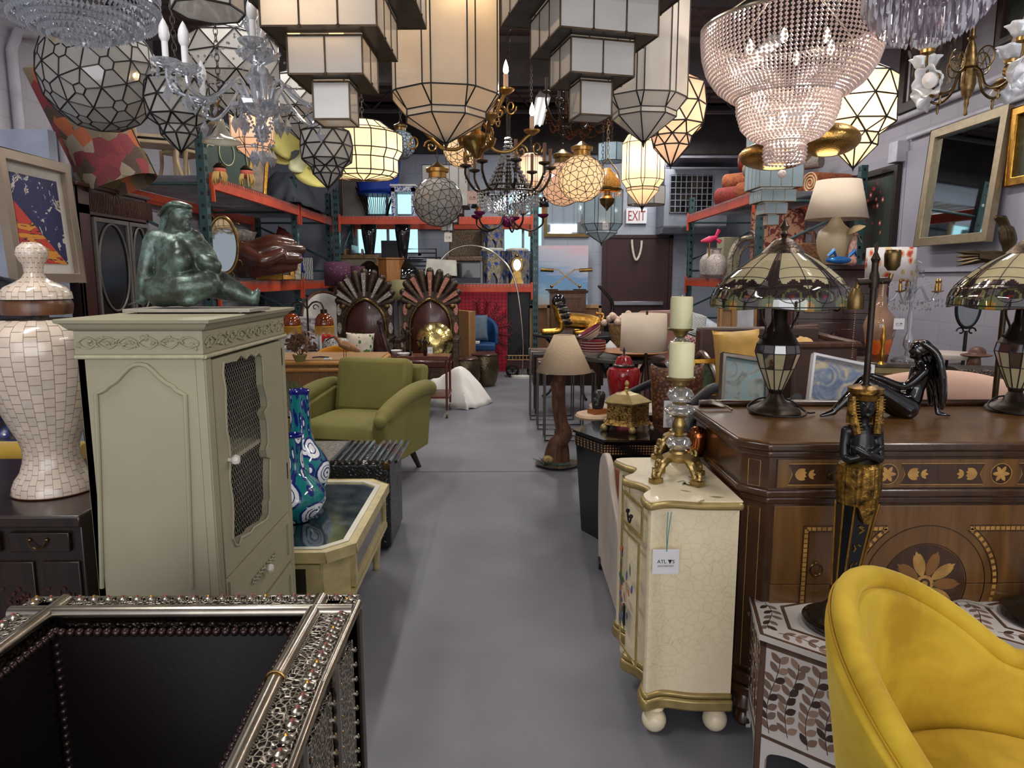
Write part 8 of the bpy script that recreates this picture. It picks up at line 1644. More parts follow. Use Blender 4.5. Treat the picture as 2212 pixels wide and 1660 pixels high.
t=T('wall_mirror','wide gilt framed mirror on the back wall behind the pale blue lantern','mirror',(W(1225,450,YB-.05).x,YB-.002,W(1225,512,YB-.05).z));mb=MB();plate_hole(mb,[(-.36,0),(.36,0),(.36,.95),(-.36,.95)],[[(-.31,.05),(.31,.05),(.31,.90),(-.31,.90)]],-.04,0,'y');mb.build('frame',pm('dull_gilt',(110,88,52),.4,.6),t);MB().bx(-.31,.31,-.012,-.006,.05,.9).build('mirror_glass',MIRR,t,smooth=False)
t=T('folded_stroller','folded black upright vacuum cleaner before the maroon door, beside the crate','vacuum cleaner',(xn(1316,9.9),9.9,0));mb=MB();limb(mb,[(0,0,.2),(.03,0,.5),(0,0,.8)],[.10,.09,.07]);limb(mb,[(.02,0,.8),(.05,0,1.05),(-.14,0,1.28)],[.03,.025,.02]);mb.bx(-.13,.15,-.12,.12,0,.09);mb.build('machine_body',BLACK,t)
t.name='vacuum_cleaner'
# round table with the sphinx
d_=8.2;zs=.75;t=T('glass_round_table','round glass topped iron table with rope edge under the golden sphinx','table',(xn(1243,d_),d_+.1,0));rr_=88*S(d_);mb=MB();mb.lathe([(0,zs-.012),(rr_,zs-.012),(rr_,zs),(0,zs)],n=48);mb.build('glass_top',pm('dark_table_glass',(60,72,76),.05,.2,Coat_Weight=.5),t);mb=MB();mb.tube([(rr_*cos(a),rr_*sin(a),zs-.02)for a in[2*pi*k/60 for k in range(60)]],.014,6,True);[mb.tube(smoothp([(rr_*.8*cos(a),rr_*.8*sin(a),zs-.02),(.12*cos(a),.12*sin(a),.4),(.3*cos(a),.3*sin(a),.08),(.4*cos(a),.4*sin(a),.02)],5),.016,6)for a in(.4,2,3.5,5)];mb.build('iron_frame',IRON,t)
t=T('golden_sphinx','golden winged sphinx statue with black and silver striped headdress','statue',(xn(1235,d_),d_,zs));s=S(d_);mb=MB(M.Diagonal((s,s,s,1)));limb(mb,[(-16,0,30),(30,0,26),(52,0,20)],[18,17,19]);[(limb(mb,[(-22,e*9,26),(-26,e*11,8),(-60,e*12,5)],[8,6,5]),limb(mb,[(48,e*12,18),(30,e*16,6),(10,e*16,4)],[10,7,5]))for e in(-1,1)];limb(mb,[(-22,0,34),(-30,0,56)],[14,10]);mb.sph((-34,0,62),(9,8,11));limb(mb,[(64,0,20),(70,4,40),(56,6,44)],[4,3,3]);fuse(mb,'lion_body',GOLD,t,.006,2)
mb=MB(M.Translation((.05,0,-.085))@M.Diagonal((s*1.3,s*1.3,s*1.3,1)))
for k in range(9):mb.m=k%2;mb.tube([(-33+14*cos(a)*(.75+k*.05)-2+k*2.2,13*sin(b_),68-k*4.6+12*0)for a,b_ in[(q*.35,q*.35)for q in range(-5,6)]],3.4,6)
mb.sph((-28,0,66),(12,11,12));mb.build('striped_headdress',[BLACK,SILVER],t)
# round iron table with bowls, dish, tureen, flower urn
d_=5.95;zs=.74;t=T('round_iron_table','round dark edged table with the stack of bowls and the big wooden dish','table',(xn(1352,d_),d_,0));rr_=88*S(d_);mb=MB();mb.lathe([(0,zs-.03),(rr_,zs-.03),(rr_,zs),(0,zs)],n=48);mb.build('top',pm('slate_top',(84,82,76),.3),t,bev=.004);mb=MB();[mb.tube(smoothp([(rr_*.7*cos(a),rr_*.7*sin(a),zs-.03),(.08*cos(a),.08*sin(a),.38),(.28*cos(a),.28*sin(a),0)],5),.018,6)for a in(.4,2,3.5,5)];mb.build('legs_frame',IRON,t)
CRB,MRB=pm('cream_bowl_glaze',(218,204,184),.25),pm('maroon_bowl_glaze',(120,44,58),.25)
for k in range(5):
 mb=MB();mb.m=0;mb.lathe([(.05,0),(.055,.01),(.07,.02)],n=32);mb.lathe([(.07,.02),(.10,.05)],n=32,closed=False);mb.m=1;mb.lathe([(.10,.05),(.103,.058)],n=32,closed=False);mb.m=0;mb.lathe([(.103,.058),(.105,.064)],n=32,closed=False);mb.m=1;mb.lathe([(.105,.064),(.108,.075),(.104,.075),(.09,.05),(0,.03)],n=32,closed=False);o=one(mb,'striped_bowl',[CRB,MRB],'cream and maroon striped bowl on the round iron table, %s of the stack'%['lowest','second','third','fourth','tilted top one'][k],'bowl',(xn(1281,d_),d_-.08,zs+(.022*k if k<4 else .115)),group='striped bowls in a leaning stack');
o.rotation_euler=(0,R(-32),0);o.location.z+=.05
pts_lathe('wooden_dish',[(0,0),(.12,.01),(.26,.05),(.27,.055),(.24,.05),(0,.018)],pm('amber_wood',(176,112,48),.3),'wide amber wooden dish on the round iron table','dish',(xn(1368,d_),d_-.12,zs),36)
t=T('porcelain_tureen','small white porcelain tureen with gold knob behind the wooden dish','tureen',(xn(1322,6.2),6.22,zs),0);MB().lathe([(.03,0),(.05,.01),(.06,.04),(.055,.055),(.02,.09),(.01,.10),(0,.11)],n=24).build('tureen_body',WHITE,t)
t=T('flower_urn','carved ochre urn with cream artificial roses between the round tables','flower urn',(xn(1337,7.0),7.0,0));z0=W(1337,735,7).z;mb=MB();mb.lathe([(.10,0),(.12,.04),(.04,.1),(.04,z0-.05),(.06,z0),(.09,z0+.1),(.10,z0+.16)],n=20);mb.build('urn_body',pm('carved_ochre',(150,116,72),.6,0,.3,40,.6,60),t);mb=MB();random.seed(9);[mb.sph((random.gauss(0,.06),random.gauss(0,.05),z0+.21+random.gauss(0,.025)),.035,8,6)for k in range(16)];mb.build('roses',pm('cream_silk',(216,188,166),.8,0,.15,40),t)
# drum lamp, ginger jar, small table with them
d_=4.9;zs=.50;t=T('round_accent_table','small pale round marble table under the red ginger jar','table',(xn(1365,4.85),4.9,0));mb=MB();mb.lathe([(0,zs-.02),(.27,zs-.02),(.27,zs),(0,zs)],n=40);mb.build('top',pm('pale_marble',(206,190,178),.3),t);mb=MB();mb.lathe([(.16,0),(.16,.02),(.03,.04),(.03,zs-.02)],n=20);mb.build('pedestal',BRONZE,t)
RED=N('red_distressed_glaze');RED.set(RED.mix(RED.ramp(RED.noise(RED.co(),14,5,.7),[(.64,(0,0,0,1)),(.70,(1,1,1,1))]),RED.ramp(RED.noise(RED.mapping(RED.co(),(6,6,1)),6),[(.3,c(116,14,22)),(.7,c(170,26,36))]),c(70,56,40)),.16,Coat_Weight=.5)
s=S(4.7);t=T('ginger_jar','glossy red lidded ginger jar with dark pointed finial','jar',(xn(1353,4.7),4.72,zs));zj=lambda y:W(1353,y,4.7).z-zs
mb=MB();mb.lathe([(24*s,0),(28*s,zj(870)),(36*s,zj(820)),(37*s,zj(806)),(33*s,zj(797)),(20*s,zj(793))],n=40);mb.build('jar_body',RED.m,t);mb=MB();mb.lathe([(20*s,zj(790)),(19*s,zj(782)),(14*s,zj(772)),(6*s,zj(769)),(0,zj(769))],n=32);mb.build('lid',RED.m,t);mb=MB();mb.lathe([(23*s,zj(796)),(24*s,zj(790)),(20*s,zj(787)),(0,zj(787))],n=32);mb.lathe([(6*s,zj(770)),(2*s,zj(764)),(3*s,zj(758)),(0,zj(750))],n=12);mb.build('dark_rim_and_finial',DWOOD,t)
t=T('drum_shade_lamp','table lamp with wide ivory drum shade on thin tripod legs behind the ginger jar','table lamp',(xn(1400,5.1),5.1,zs-.5));z0,z1=W(1395,758,5.1).z,W(1395,678,5.1).z;shade_at(t,(-.02,0,z0),50*S(5.1),48*S(5.1),z1-z0,IVS);mb=MB();[mb.cyl((0,0,z0+.02),(.11*cos(a),.11*sin(a),0),.006,n=6)for a in(.3,2.4,4.5)];mb.cyl((0,0,z0-.1),(0,0,z1+.02),.008);mb.build('tripod',BRONZE,t)
# head sculpture on round pale table, brass casket on black hexagonal table
q=W(1284,893,4.3);t=T('pale_round_table','small pale round wooden table carrying the dark carved head','table',(q.x,4.3,0));mb=MB();mb.lathe([(0,q.z-.03),(.11,q.z-.03),(.12,q.z-.015),(.11,q.z),(0,q.z)],n=36);mb.build('top',pm('pale_wood_top',(206,176,142),.5),t);MB().lathe([(.08,0),(.02,.02),(.02,q.z-.03)],n=16).build('pedestal',BRONZE,t)
t=T('stone_bust','dark carved stone head on an orange wood block','sculpture',(q.x+.02,4.3,q.z),.5);MB().bx(-.05,.05,-.04,.04,0,.03).build('wood_block',pm('orange_block',(150,88,40),.4),t);mb=MB();limb(mb,[(0,0,.05),(.01,0,.11)],[.038,.040]);mb.sph((-.03,-.01,.08),(.012,.012,.02));mb.sph((.035,0,.1),(.01,.02,.03));mb.sph((-.028,-.01,.055),(.012,.014,.008));fuse(mb,'head_body',pm('dark_stone',(34,30,30),.35),t,.005,1)
ZH=.575;A=G(1308,950,ZH);t=T('black_hexagonal_table','black lacquered hexagonal table with gold inlaid border under the brass casket','side table',(A.x+.14,A.y+.23,0));KI=N('khatam_band');v=KI.vor(KI.co(),70,rnd=0);KI.set(KI.ramp(v,[(0,c(196,160,110)),(.3,c(150,100,66)),(.4,c(20,18,18))],True),.3)
mb=MB();mb.lathe([(.23,0),(.27,ZH-.02),(.285,ZH-.012),(.285,ZH)],n=6,a0=R(237));mb.build('body',BLACK,t,smooth=False);mb=MB();mb.lathe([(.2705,ZH-.085),(.2755,ZH-.03)],n=6,a0=R(237),closed=False);mb.build('inlay_band',KI.m,t,smooth=False)
CAS=N('embossed_gold');v=CAS.noise(CAS.co(),45,4,.6,2);CAS.set(CAS.ramp(v,[(.4,c(78,56,30)),(.55,c(176,140,78))]),.32,.95);CAS.bump(v,.9,.008)
s=S(3.8);t=T('brass_casket','embossed brass casket with faceted lid and pine cone finial on black table','casket',(xn(1360,3.8),3.8,ZH),.35);mb=MB();mb.lathe([(.145,.035),(.128,.05),(.122,.06),(.122,.145),(.13,.15)],n=5,a0=-.6);mb.build('casket_body',CAS.m,t,smooth=False);mb=MB();mb.lathe([(.135,.15),(.138,.158),(.07,.195),(.05,.198),(.02,.21),(.008,.22)],n=5,a0=-.6);mb.build('lid',GOLDT,t,smooth=False)
mb=MB();mb.lathe([(.006,.218),(.012,.226),(.006,.234),(.014,.248),(.010,.262),(0,.272)],n=12);[mb.sph((.14*cos(a),.14*sin(a),.018),(.02,.02,.02),10,6)for a in[-.6+k*2*pi/5 for k in range(5)]];mb.build('finial_and_feet',GOLDT,t)
# cream and copper lounge seat by the aisle
pf=[(3.32,.03),(3.36,.30),(3.34,.50),(3.22,.585),(3.08,.57),(2.98,.47),(2.74,.33),(2.70,.04),(2.95,.02)];x0=.475;t=T('cream_lounge_seat','cream rounded side panel seat with copper leather inside, behind the crackle console','chair',(x0,3.0,0));PV=pm('cream_vinyl',(210,196,182),.4)
for x in(0,.52):mb=MB();mb.ext([(a-3.0,b_)for a,b_ in sp2(pf+pf[:1],4)[:-1]],x,x+.03,'x');mb.build('side_panel',PV,t,bev=.008)
mb=MB();mb.grid(lambda u,v:(.03+.49*u,.30-.52*v,.50-.26*math.sin(pi*min(1,v*1.1)*.62)),8,12);mb.build('copper_upholstery',pm('copper_leather',(176,110,88),.28,.4),t,sol=.03);MB().cyl((-.01,.25,.03),(.03,.25,.03),.03,n=16).build('caster',BLACK,t)
# wicker bag, tag, bentwood chair
q=W(1468,870,3.6);n=N('wicker_croc');v=n.vor(n.co(),55);n.set(n.ramp(v,[(.1,c(150,92,50)),(.5,c(80,46,28))]),.4);n.bump(v,.8,.005)
t=T('wicker_bag','brown woven tote bag with tall sides behind the candlesticks','bag',(xn(1470,3.6),3.6,.0));z0,z1=W(1470,915,3.6).z,W(1470,800,3.6).z;mb=MB();mb.grid(lambda u,v:(((.115+.02*v)*cos(2*pi*u))*(1 if abs(cos(2*pi*u))<.9 else 1),.07*sin(2*pi*u),z0+(z1-z0)*v*(1+.12*abs(cos(2*pi*u))**3*(v>.9))),32,8,cu=True);mb.build('woven_body',n.m,t,sol=.008);MB().lathe([(.11,z0-.03),(.12,z0),(0,z0)],n=24).build('leather_bottom',MWOOD,t)
MB().lathe([(.13,0),(.13,z0-.03)],n=24).build('stand',DWOOD,t)
price_tag(1447,895,3.4,'long white shop tag leaning against the wicker bag beside the candlestick',.062,.135,.01)
t=T('bentwood_chair','chair of thick dark curved tubes between the wicker bag and commode','chair',(.95,3.5,0));A=lambda x,y,d_:V((W(x,y,d_).x-.95,d_-3.5,W(x,y,d_).z));mb=MB();mb.tube(smoothp([A(1325,868,4.15),A(1370,845,4.1),A(1420,822,4.0)],6),.022,10);mb.tube(smoothp([A(1478,1015,3.2),A(1482,935,3.2),A(1490,908,3.25),A(1525,895,3.4),A(1600,880,3.6),A(1700,872,3.7),A(1722,860,3.6)],6),.026,10);mb.tube(smoothp([A(1490,880,3.3),A(1530,845,3.4),A(1545,838,3.5)],6),.026,10);mb.cyl(A(1478,1015,3.2),(A(1478,1015,3.2).x,-.3,0),.022);mb.cyl(A(1325,868,4.15),(A(1325,868,4.15).x,.65,0),.02);mb.build('bent_frame',pm('ebonised_tube',(34,36,42),.5),t);MB().bx(-.05,.5,-.3,.2,.28,.36).build('seat',pm('tan_suede',(150,104,60),.8),t,bev=.02)
# pink armchair, brown sofa, cushions
def easychair(name,label,x,y,w_,dp,zs_,zb_,mat,rz,fm_=DWOOD,cat='armchair',arm=.62):
 t=T(name,label,cat,(x,y,0),rz);mb=MB();mb.bx(-w_/2,w_/2,-dp/2,dp/2,.18,zs_);mb.build('seat',mat,t,bev=.03);mb=MB().at((0,dp/2-.06,.2),(R(-12),0,0));mb.bx(-w_/2,w_/2,-.05,.05,0,zb_-.2);mb.build('backrest',mat,t,bev=.04)
 for e in(-1,1):mb=MB();mb.tube(smoothp([(e*w_/2,-dp/2+.02,.2),(e*w_/2,-dp/2,arm-.06),(e*w_/2,-dp/4,arm),(e*w_/2,dp/2-.05,arm+.03)],5),.026,8);mb.build('armrest',fm_,t);[MB().cyl((e*(w_/2-.04),q,.2),(e*(w_/2-.03),q*1.1,0),.024,.015).build('leg',fm_,t)for q in(-dp/2+.05,dp/2-.05)]
 return t
ROS=pm('dusty_rose_velvet',(140,96,84),.8,0,.15,5,Sheen_Weight=.3);easychair('rose_armchair','dusty rose velvet reclining armchair behind the pillar candles',xn(1505,6.2),6.1,.55,.7,.42,1.12,ROS,.5)
n=N('gingham');k_=n.add('TexChecker',i_Vector=n.mapping(n.co(),(1,1,1)),i_Color1=c(206,180,176),i_Color2=c(150,66,74),i_Scale=60);n.set(k_.outputs[0],.85);GIN=n.m
cushion('gingham_cushion',GIN,.26,.24,.1,'red and white checked cushion on the dusty rose armchair',loc=(xn(1498,5.8),5.75,.80),rot=(-.2,.4,.3));easychair('tan_lounge_chair','pinkish tan lounge chair seat right of the drum shade lamp',xn(1440,6.7),7.0,.5,.6,.50,.78,pm('tan_pink',(160,128,116),.8),-.3)
BRL=pm('brown_sofa_leather',(76,56,50),.5,0,.1,6);SF=wood('sofa_walnut',(96,62,44),(60,38,28))
t=T('wood_framed_sofa','brown leather sofa with carved walnut frame behind the left stained glass lamp','sofa',(xn(1690,4.6),4.75,0),.06);hw_=.43;zt_=W(1700,745,4.5).z;mb=MB();mb.bx(-hw_,hw_,.16,.26,.3,W(1600,708,4.9).z);mb.bx(hw_-.4,hw_,-.30,-.26,.2,zt_);mb.bx(-hw_,hw_,-.3,.2,.2,.52);mb.build('upholstery',BRL,t,bev=.015);mb=MB();mb.tube([(-hw_,.2,.0),(-hw_,.2,W(1565,718,4.9).z),(hw_,.2,W(1600,708,4.9).z)],.022,8);mb.tube([(hw_-.42,-.30,zt_),(hw_+.02,-.30,zt_),(hw_+.02,.22,zt_+.02)],.024,8);mb.cyl((hw_,-.28,0),(hw_,-.28,zt_),.022);mb.tube(smoothp([(-hw_,.2,.85),(-hw_-.02,0,.88),(-hw_,-.25,.66),(-hw_,-.28,0)],5),.022,8);mb.build('carved_frame',SF,t)
GV_=pm('gold_velvet',(190,148,66),.6,0,.12,8,Sheen_Weight=.3);o=cushion('gold_velvet_cushion',GV_,.30,.36,.13,'gold velvet cushion standing on the brown leather sofa, left of the lamp',loc=(xn(1607,4.3),4.35,W(1607,776,4.3).z),rot=(-.15,-.05,0));cushion('gold_velvet_cushion',GV_,.22,.2,.08,'gold velvet cushion lying low behind the sofa arm, right of the lamp',loc=(xn(1735,4.75),4.72,W(1735,750,4.7).z),rot=(-1.1,0,.1))
# tall dark dresser, big lamp, toys
t=T('carved_dark_dresser','very dark carved chest of drawers with spiral columns against right wall','dresser',(xn(1803,5.95),6.0,0),-.25);zd=W(1810,572,5.7).z;hw_=.38;mb=MB();mb.bx(-hw_,hw_,-.25,.25,0,zd-.04);mb.bx(-hw_-.04,hw_+.04,-.29,.27,zd-.04,zd);mb.build('body',MAH,t,bev=.005)
for k in range(5):z=.12+k*.235;w_=T('drawer',None,None);w_.parent=t;mb=MB();mb.bx(-hw_+.09,hw_-.09,-.262,-.25,z,z+.21);[mb.bx(a,a+.2,-.268,-.26,z+.05,z+.16)for a in(-hw_+.13,.05)];mb.build('drawer_front',MAH,w_,bev=.004);mb=MB().at((0,-.27,z+.1),(R(90),0,0));mb.lathe([(.035,0),(.03,.02),(.02,.03),(0,.03)],n=18);mb.build('knob',DWOOD,w_)
for e in(-1,1):mb=MB();mb.lathe([(.03,.1),(.035,.2),(.028,zd-.2),(.035,zd-.06)],(e*(hw_-.03),-.27,0),16,fn=lambda a,z:1+.12*sin(3*a+z*90));mb.build('spiral_column',MAH,t)
s=S(5.6);t2=T('ceramic_jug_lamp','big cream ceramic gourd lamp with wide beige shade on the dark dresser','table lamp',(xn(1813,5.6),5.72,zd+.001));zz=lambda y:W(1813,y,5.7).z-zd;mb=MB();mb.lathe([(20*s,0),(34*s,zz(545)),(38*s,zz(520)),(34*s,zz(500)),(18*s,zz(486)),(8*s,zz(470)),(7*s,zz(460))],n=40);mb.build('ceramic_body',pm('putty_ceramic',(186,168,136),.4,0,.06),t2);shade_at(t2,(0,0,zz(474)),64*s,45*s,zz(390)-zz(474),pm('beige_shade',(206,188,166),.8,0,.03))
mb=MB();[mb.tube([(-.08+k*.16,0,.06),(-.05+k*.16,-.02,.10),(-.02+k*.16,0,.06)],[.012,.02,.008],6)for k in(0,1)];mb.sph((0,0,.03),(.1,.03,.03));o=one(mb,'blue_butterfly_ornament',pm('iridescent_blue',(50,120,190),.2,.5),'small iridescent blue winged ornament on the dresser edge before the cream lamp','ornament',(xn(1822,5.35),5.45,zd))
t2=T('parasol_figurine','pale oriental figurine holding a small parasol beside the cream ceramic lamp','figurine',(xn(1866,5.35),5.55,zd));mb=MB();limb(mb,[(0,0,.02),(0,0,.14),(.01,0,.20)],[.035,.028,.018]);mb.sph((.01,0,.235),.02);mb.build('figure_body',pm('pink_ceramic',(196,150,136),.5,0,.3,40),t2);mb=MB().at((.01,0,.27),(0,-.5,0));mb.lathe([(.075,-.01),(.04,.018),(0,.03)],n=8);mb.cyl((0,0,-.12),(0,0,.03),.003);mb.build('parasol',pm('parasol_straw',(170,140,96),.6),t2)
# cream demi-lune commode with lamp, vase, candelabra
zc_=.80;d_=5.0;t=T('marble_top_commode','cream painted curved commode with grey marble top below the floral lamp','commode',(xn(1965,d_)+.02,d_+.12,0),-.12);t.scale=(.84,.9,1);pf=sp2([(-.52,.26),(-.52,-.02),(-.46,-.14),(-.25,-.22),(0,-.24),(.25,-.22),(.46,-.14),(.52,-.02),(.52,.26)],4);CRP=pm('antique_cream_paint',(176,160,108),.5,0,.2,5);mb=MB();mb.ext([(a*.95,b_*.95)for a,b_ in pf],.12,zc_-.035);mb.build('body',CRP,t);mb=MB();mb.ext(pf,zc_-.035,zc_);mb.build('marble_top',pm('grey_marble',(110,98,92),.2,0,.3,8),t,bev=.008)
for x in(-.32,.32):mb=MB().at((x,-.195,zc_-.2),(R(90),0,0));mb.tube([(.03*cos(a),-.02+.03*sin(a),.01)for a in[2*pi*k/20 for k in range(20)]],.004,5,True);mb.sph((0,.02,0),.014);mb.build('ring_pull',BRONZE,t)
mb=MB();[mb.tube([(x0_,y0_,z)for x0_,y0_ in[(a*.957,b_*.957)for a,b_ in pf[6:-6]]],.004,5)for z in(zc_-.08,zc_-.32,.3)];mb.build('mouldings',MWOOD,t);[MB().cyl((x,y_,0),(x*.96,y_,.13),.018,.028).build('leg',CRP,t)for x in(-.44,.44)for y_ in(-.1,.2)]
n=N('poppy_print');v=n.vor(n.co(),13);n.set(n.ramp(n.math('ADD',v,n.math('MULTIPLY',n.noise(n.co(),40),.2)),[(0,c(90,60,60)),(.2,c(180,60,56)),(.36,c(210,140,120)),(.42,c(190,170,110)),(.5,c(206,200,200))],True),.8)
t=T('floral_shade_lamp','table lamp with poppy printed drum shade and orange gourd vase base','table lamp',(xn(1925,4.95),5.05,zc_));s=S(5.0);zz=lambda y:W(1925,y,5.0).z-zc_;shade_at(t,(.04,0,zz(608)),48*s,48*s,zz(535)-zz(608),n.m);mb=MB();mb.lathe([(20*s,0),(30*s,zz(728)),(34*s,zz(705)),(28*s,zz(685)),(14*s,zz(668)),(8*s,zz(640)),(8*s,zz(612))],n=36);n=N('orange_gourd');sx=n.add('SeparateXYZ',i_0=n.co());n.set(n.mix(n.ramp(n.math('ADD',sx.outputs[2],n.math('MULTIPLY',n.noise(n.co(),30),.05)),[(.0,c(112,60,30)),(.06,c(112,60,30)),(.07,c(226,96,30)),(.13,c(226,120,40)),(.15,c(150,116,96))],True),c(0,0,0),c(0,0,0))if 0 else n.ramp(n.math('ADD',sx.outputs[2],n.math('MULTIPLY',n.noise(n.co(),30),.05)),[(.0,c(112,60,30)),(.07,c(112,60,30)),(.08,c(220,96,34)),(.16,c(226,120,44)),(.18,c(150,116,96))],True),.15,Coat_Weight=.6);mb.build('gourd_base',n.m,t)
price_tag(1942,700,4.85,'white shop tag hanging in front of the orange gourd lamp base',.075,.075,.04)
pts_lathe('gold_dancer_figurine',[(.03,0),(.012,.02),(.018,.08),(.008,.12),(.02,.17),(.014,.21),(.01,.23),(.012,.25),(0,.27)],GOLD,'thin golden figurine standing before the orange gourd lamp','figurine',(xn(1920,4.85),4.86,zc_),14)
d_=4.95;s=S(d_);t=T('crystal_candelabra','clear crystal candelabra with hanging drops on the marble topped commode','candelabra',(xn(1983,d_),d_+.05,zc_));zz=lambda y:W(1983,y,d_).z-zc_;mb=MB();mb.lathe([(.10,0),(.10,.01),(.07,.03),(.02,.045),(.014,.08),(.035,.12),(.03,.17),(.012,.22),(.02,.3),(.012,.38),(.03,zz(575)),(.05,zz(568)),(.01,zz(560))],n=24,fn=lambda a,z:1+.05*sin(8*a));[mb.tube(smoothp([(0,0,zz(640)),(.06*cos(a),.06*sin(a),zz(620)),(.13*cos(a),.13*sin(a),zz(650)),(.19*cos(a),.19*sin(a),zz(632))],5),.007,6)for a in[k*1.256 for k in range(5)]];mb.build('crystal_frame',CRYS,t)
mb=MB();[mb.bead((r*cos(a),r*sin(a),z),.007,.014)for a in[k*.42 for k in range(15)]for r,z in((.19,zz(650)),(.19,zz(660)),(.12,zz(668)),(.07,zz(655)),(.06,zz(585)),(.06,zz(596)))];[mb.bead((.19*cos(a)*u,.19*sin(a)*u,zz(625)+(zz(560)-zz(625))*(1-u)**1.6),.005)for a in[k*1.256 for k in range(5)]for u in[q/10 for q in range(11)]];mb.build('crystal_drops',CRYS,t,smooth=False,kind='stuff');[MB().at((.19*cos(k*1.256),.19*sin(k*1.256),zz(632))).lathe([(.01,0),(.035,.01),(.012,.015),(.011,.06),(.008,.065),(.012,.08),(0,.1)],n=12).build('candle_cup',BRASS,t)for k in range(5)]
# round marble table, oval mirror on stand, hat bust, inlaid box, feathers, rose sofa
t=T('round_marble_table','round pinkish marble table on iron legs behind the black seated woman','table',(xn(2062,4.5),4.5,0));z=W(2050,770,4.3).z;mb=MB();mb.lathe([(0,z-.03),(.17,z-.03),(.18,z-.015),(.18,z),(0,z)],n=40);mb.build('top',_mats['pale_marble'],t);mb=MB();[mb.tube(smoothp([(.15*cos(a),.15*sin(a),z-.03),(.06*cos(a),.06*sin(a),.3),(.17*cos(a),.17*sin(a),0)],5),.01,6)for a in(1,3.1,5.2)];mb.build('iron_legs',IRON,t)
t=T('iron_mirror_stand','oval mirror on wrought iron scroll pole before right wall','mirror',(xn(2098,4.95),4.95,0));zz=lambda y:W(2098,y,4.95).z;mb=MB();mb.cyl((0,0,0),(0,0,zz(715)),.012);mb.lathe([(.14,0),(.14,.015),(.02,.03)],n=20);mb.tube([(.085*cos(a),0,zz(665)+.14*sin(a))for a in[2*pi*k/32 for k in range(32)]],.012,6,True);[mb.tube(arc((e*.04,0,zz(716)),.03,0 if e>0 else pi,(5 if e>0 else-2),12,r1=.012),.006,5)for e in(-1,1)];mb.build('iron_frame',IRON,t);MB().ext([(.085*cos(a),zz(665)+.14*sin(a))for a in[2*pi*k/32 for k in range(32)]],-.004,.004,'y').build('mirror_glass',MIRR,t,smooth=False)
zB=W(2140,798,3.9).z;t=T('inlaid_jewel_box','studded dark metal jewellery box behind the right stained glass lamp','box',(xn(2160,3.9)+.05,3.95,0),-.3);mb=MB();mb.bx(-.20,.20,-.12,.12,zB-.13,zB);mb.build('box_body',HAMM,t,bev=.006);mb=MB();[mb.sph((-.16+k*.08,-.124,zB-.08),(.018,.006,.024),10,6)for k in range(5)];mb.build('silver_bosses',SILVER,t);MB().bx(-.18,.18,-.1,.1,0,zB-.13).build('stand',DWOOD,t)
t=T('hat_bust','brown carved bust of a bearded man in a wide hat near right wall','sculpture',(xn(2122,4.32),4.32,0));z=W(2122,800,4.1).z;mb=MB();limb(mb,[(0,0,z-.06),(0,0,z+.0)],[.05,.042]);mb.sph((-.005,-.005,z+.02),(.038,.045,.055));mb.sph((-.04,-.01,z+.01),(.012,.01,.014));mb.sph((.01,0,z+.065),(.095,.08,.012));mb.sph((.015,0,z+.085),(.05,.045,.035));fuse(mb,'bust_body',pm('carved_brown',(96,62,46),.5,0,.2,30),t,.006,1);MB().lathe([(.10,0),(.08,z-.1)],n=20).build('pedestal',DWOOD,t)
t=T('metal_feather_bird','dark bronze feathered bird ornament with spread wing before right wall','ornament',(xn(2150,3.0),3.0,0));A=lambda x,y:V((W(x,y,3.0).x-t.location.x,0,W(x,y,3.0).z));mb=MB();[mb.tube([A(2140,556),A(2105,548+k*5),A(2066,545+k*10)],[.014,.016,.002],5)for k in range(4)];mb.tube([A(2185,560),A(2140,556),A(2110,554)],[.03,.03,.02],8);[mb.tube(smoothp([A(2180,560),A(2170+k*8,520),A(2165+k*6,490),A(2150+k*8,466)],5),[.016]*5+[.02]*5+[.012]*5+[.002],5)for k in range(3)];mb.cyl((A(2180,560).x,0,.0),A(2180,560),.012);mb.lathe([(.12,0),(.12,.02),(0,.03)],(A(2180,560).x,0,0),16);mb.build('feathers',pm('oiled_bronze',(74,60,40),.35,.8,.2,12),t)
t=T('blush_sofa','blush pink curved sofa behind the marquetry commode','sofa',(xn(2030,3.6),3.55,0));PK=pm('blush_fabric',(206,168,148),.85,0,.05);mb=MB();mb.grid(lambda u,v:((u-.5)*.95,.0+.09*cos(pi*2*v),.45+.10*sin(2*pi*v)+(W(2000,812,3.55).z-.52)*(1-.25*abs(2*u-1)**2)),20,16,cv=True);mb.build('backrest',PK,t);mb=MB();mb.bx(-.5,.5,-.25,.1,.1,.55);mb.build('seat',PK,t,bev=.03)
# leaning pictures behind the commode
bxo('low_chest',DWOOD,'low dark chest behind the marquetry commode, holding the leaning pictures','chest',(1.36,3.09,0),(.9,.32,.755))
framed('gold_landscape','small gold framed landscape painting beside the brown sofa',.20,.24,.035,GOLD,painting('green_landscape',[(.35,(74,96,50)),(.5,(110,130,90)),(.62,(120,166,190)),(.75,(200,206,196))],9),(xn(1533,4.6),4.6,W(1533,838,4.6).z-.05),(R(-8),0,R(-10)))
framed('sea_picture','silver framed misty sea picture leaning behind the left stained glass lamp',.235,.26,.018,SILVER,painting('misty_sea',[(.3,(90,104,100)),(.45,(150,156,150)),(.55,(120,160,170)),(.7,(206,204,196))],8),(xn(1617,3.15),3.15,W(1617,872,3.15).z-.04),(R(-20),R(9),R(5)))
framed('figure_drawing','white framed blue and beige figure drawing leaning behind the black woman',.27,.26,.012,pm('white_frame',(220,220,222),.5),painting('pastel_drawing',[(.35,(84,100,130)),(.48,(120,134,156)),(.56,(190,172,140)),(.7,(206,190,160))],9),(xn(1825,3.0),3.0,W(1825,880,3.0).z-.04),(R(-24),R(12),R(-5)))
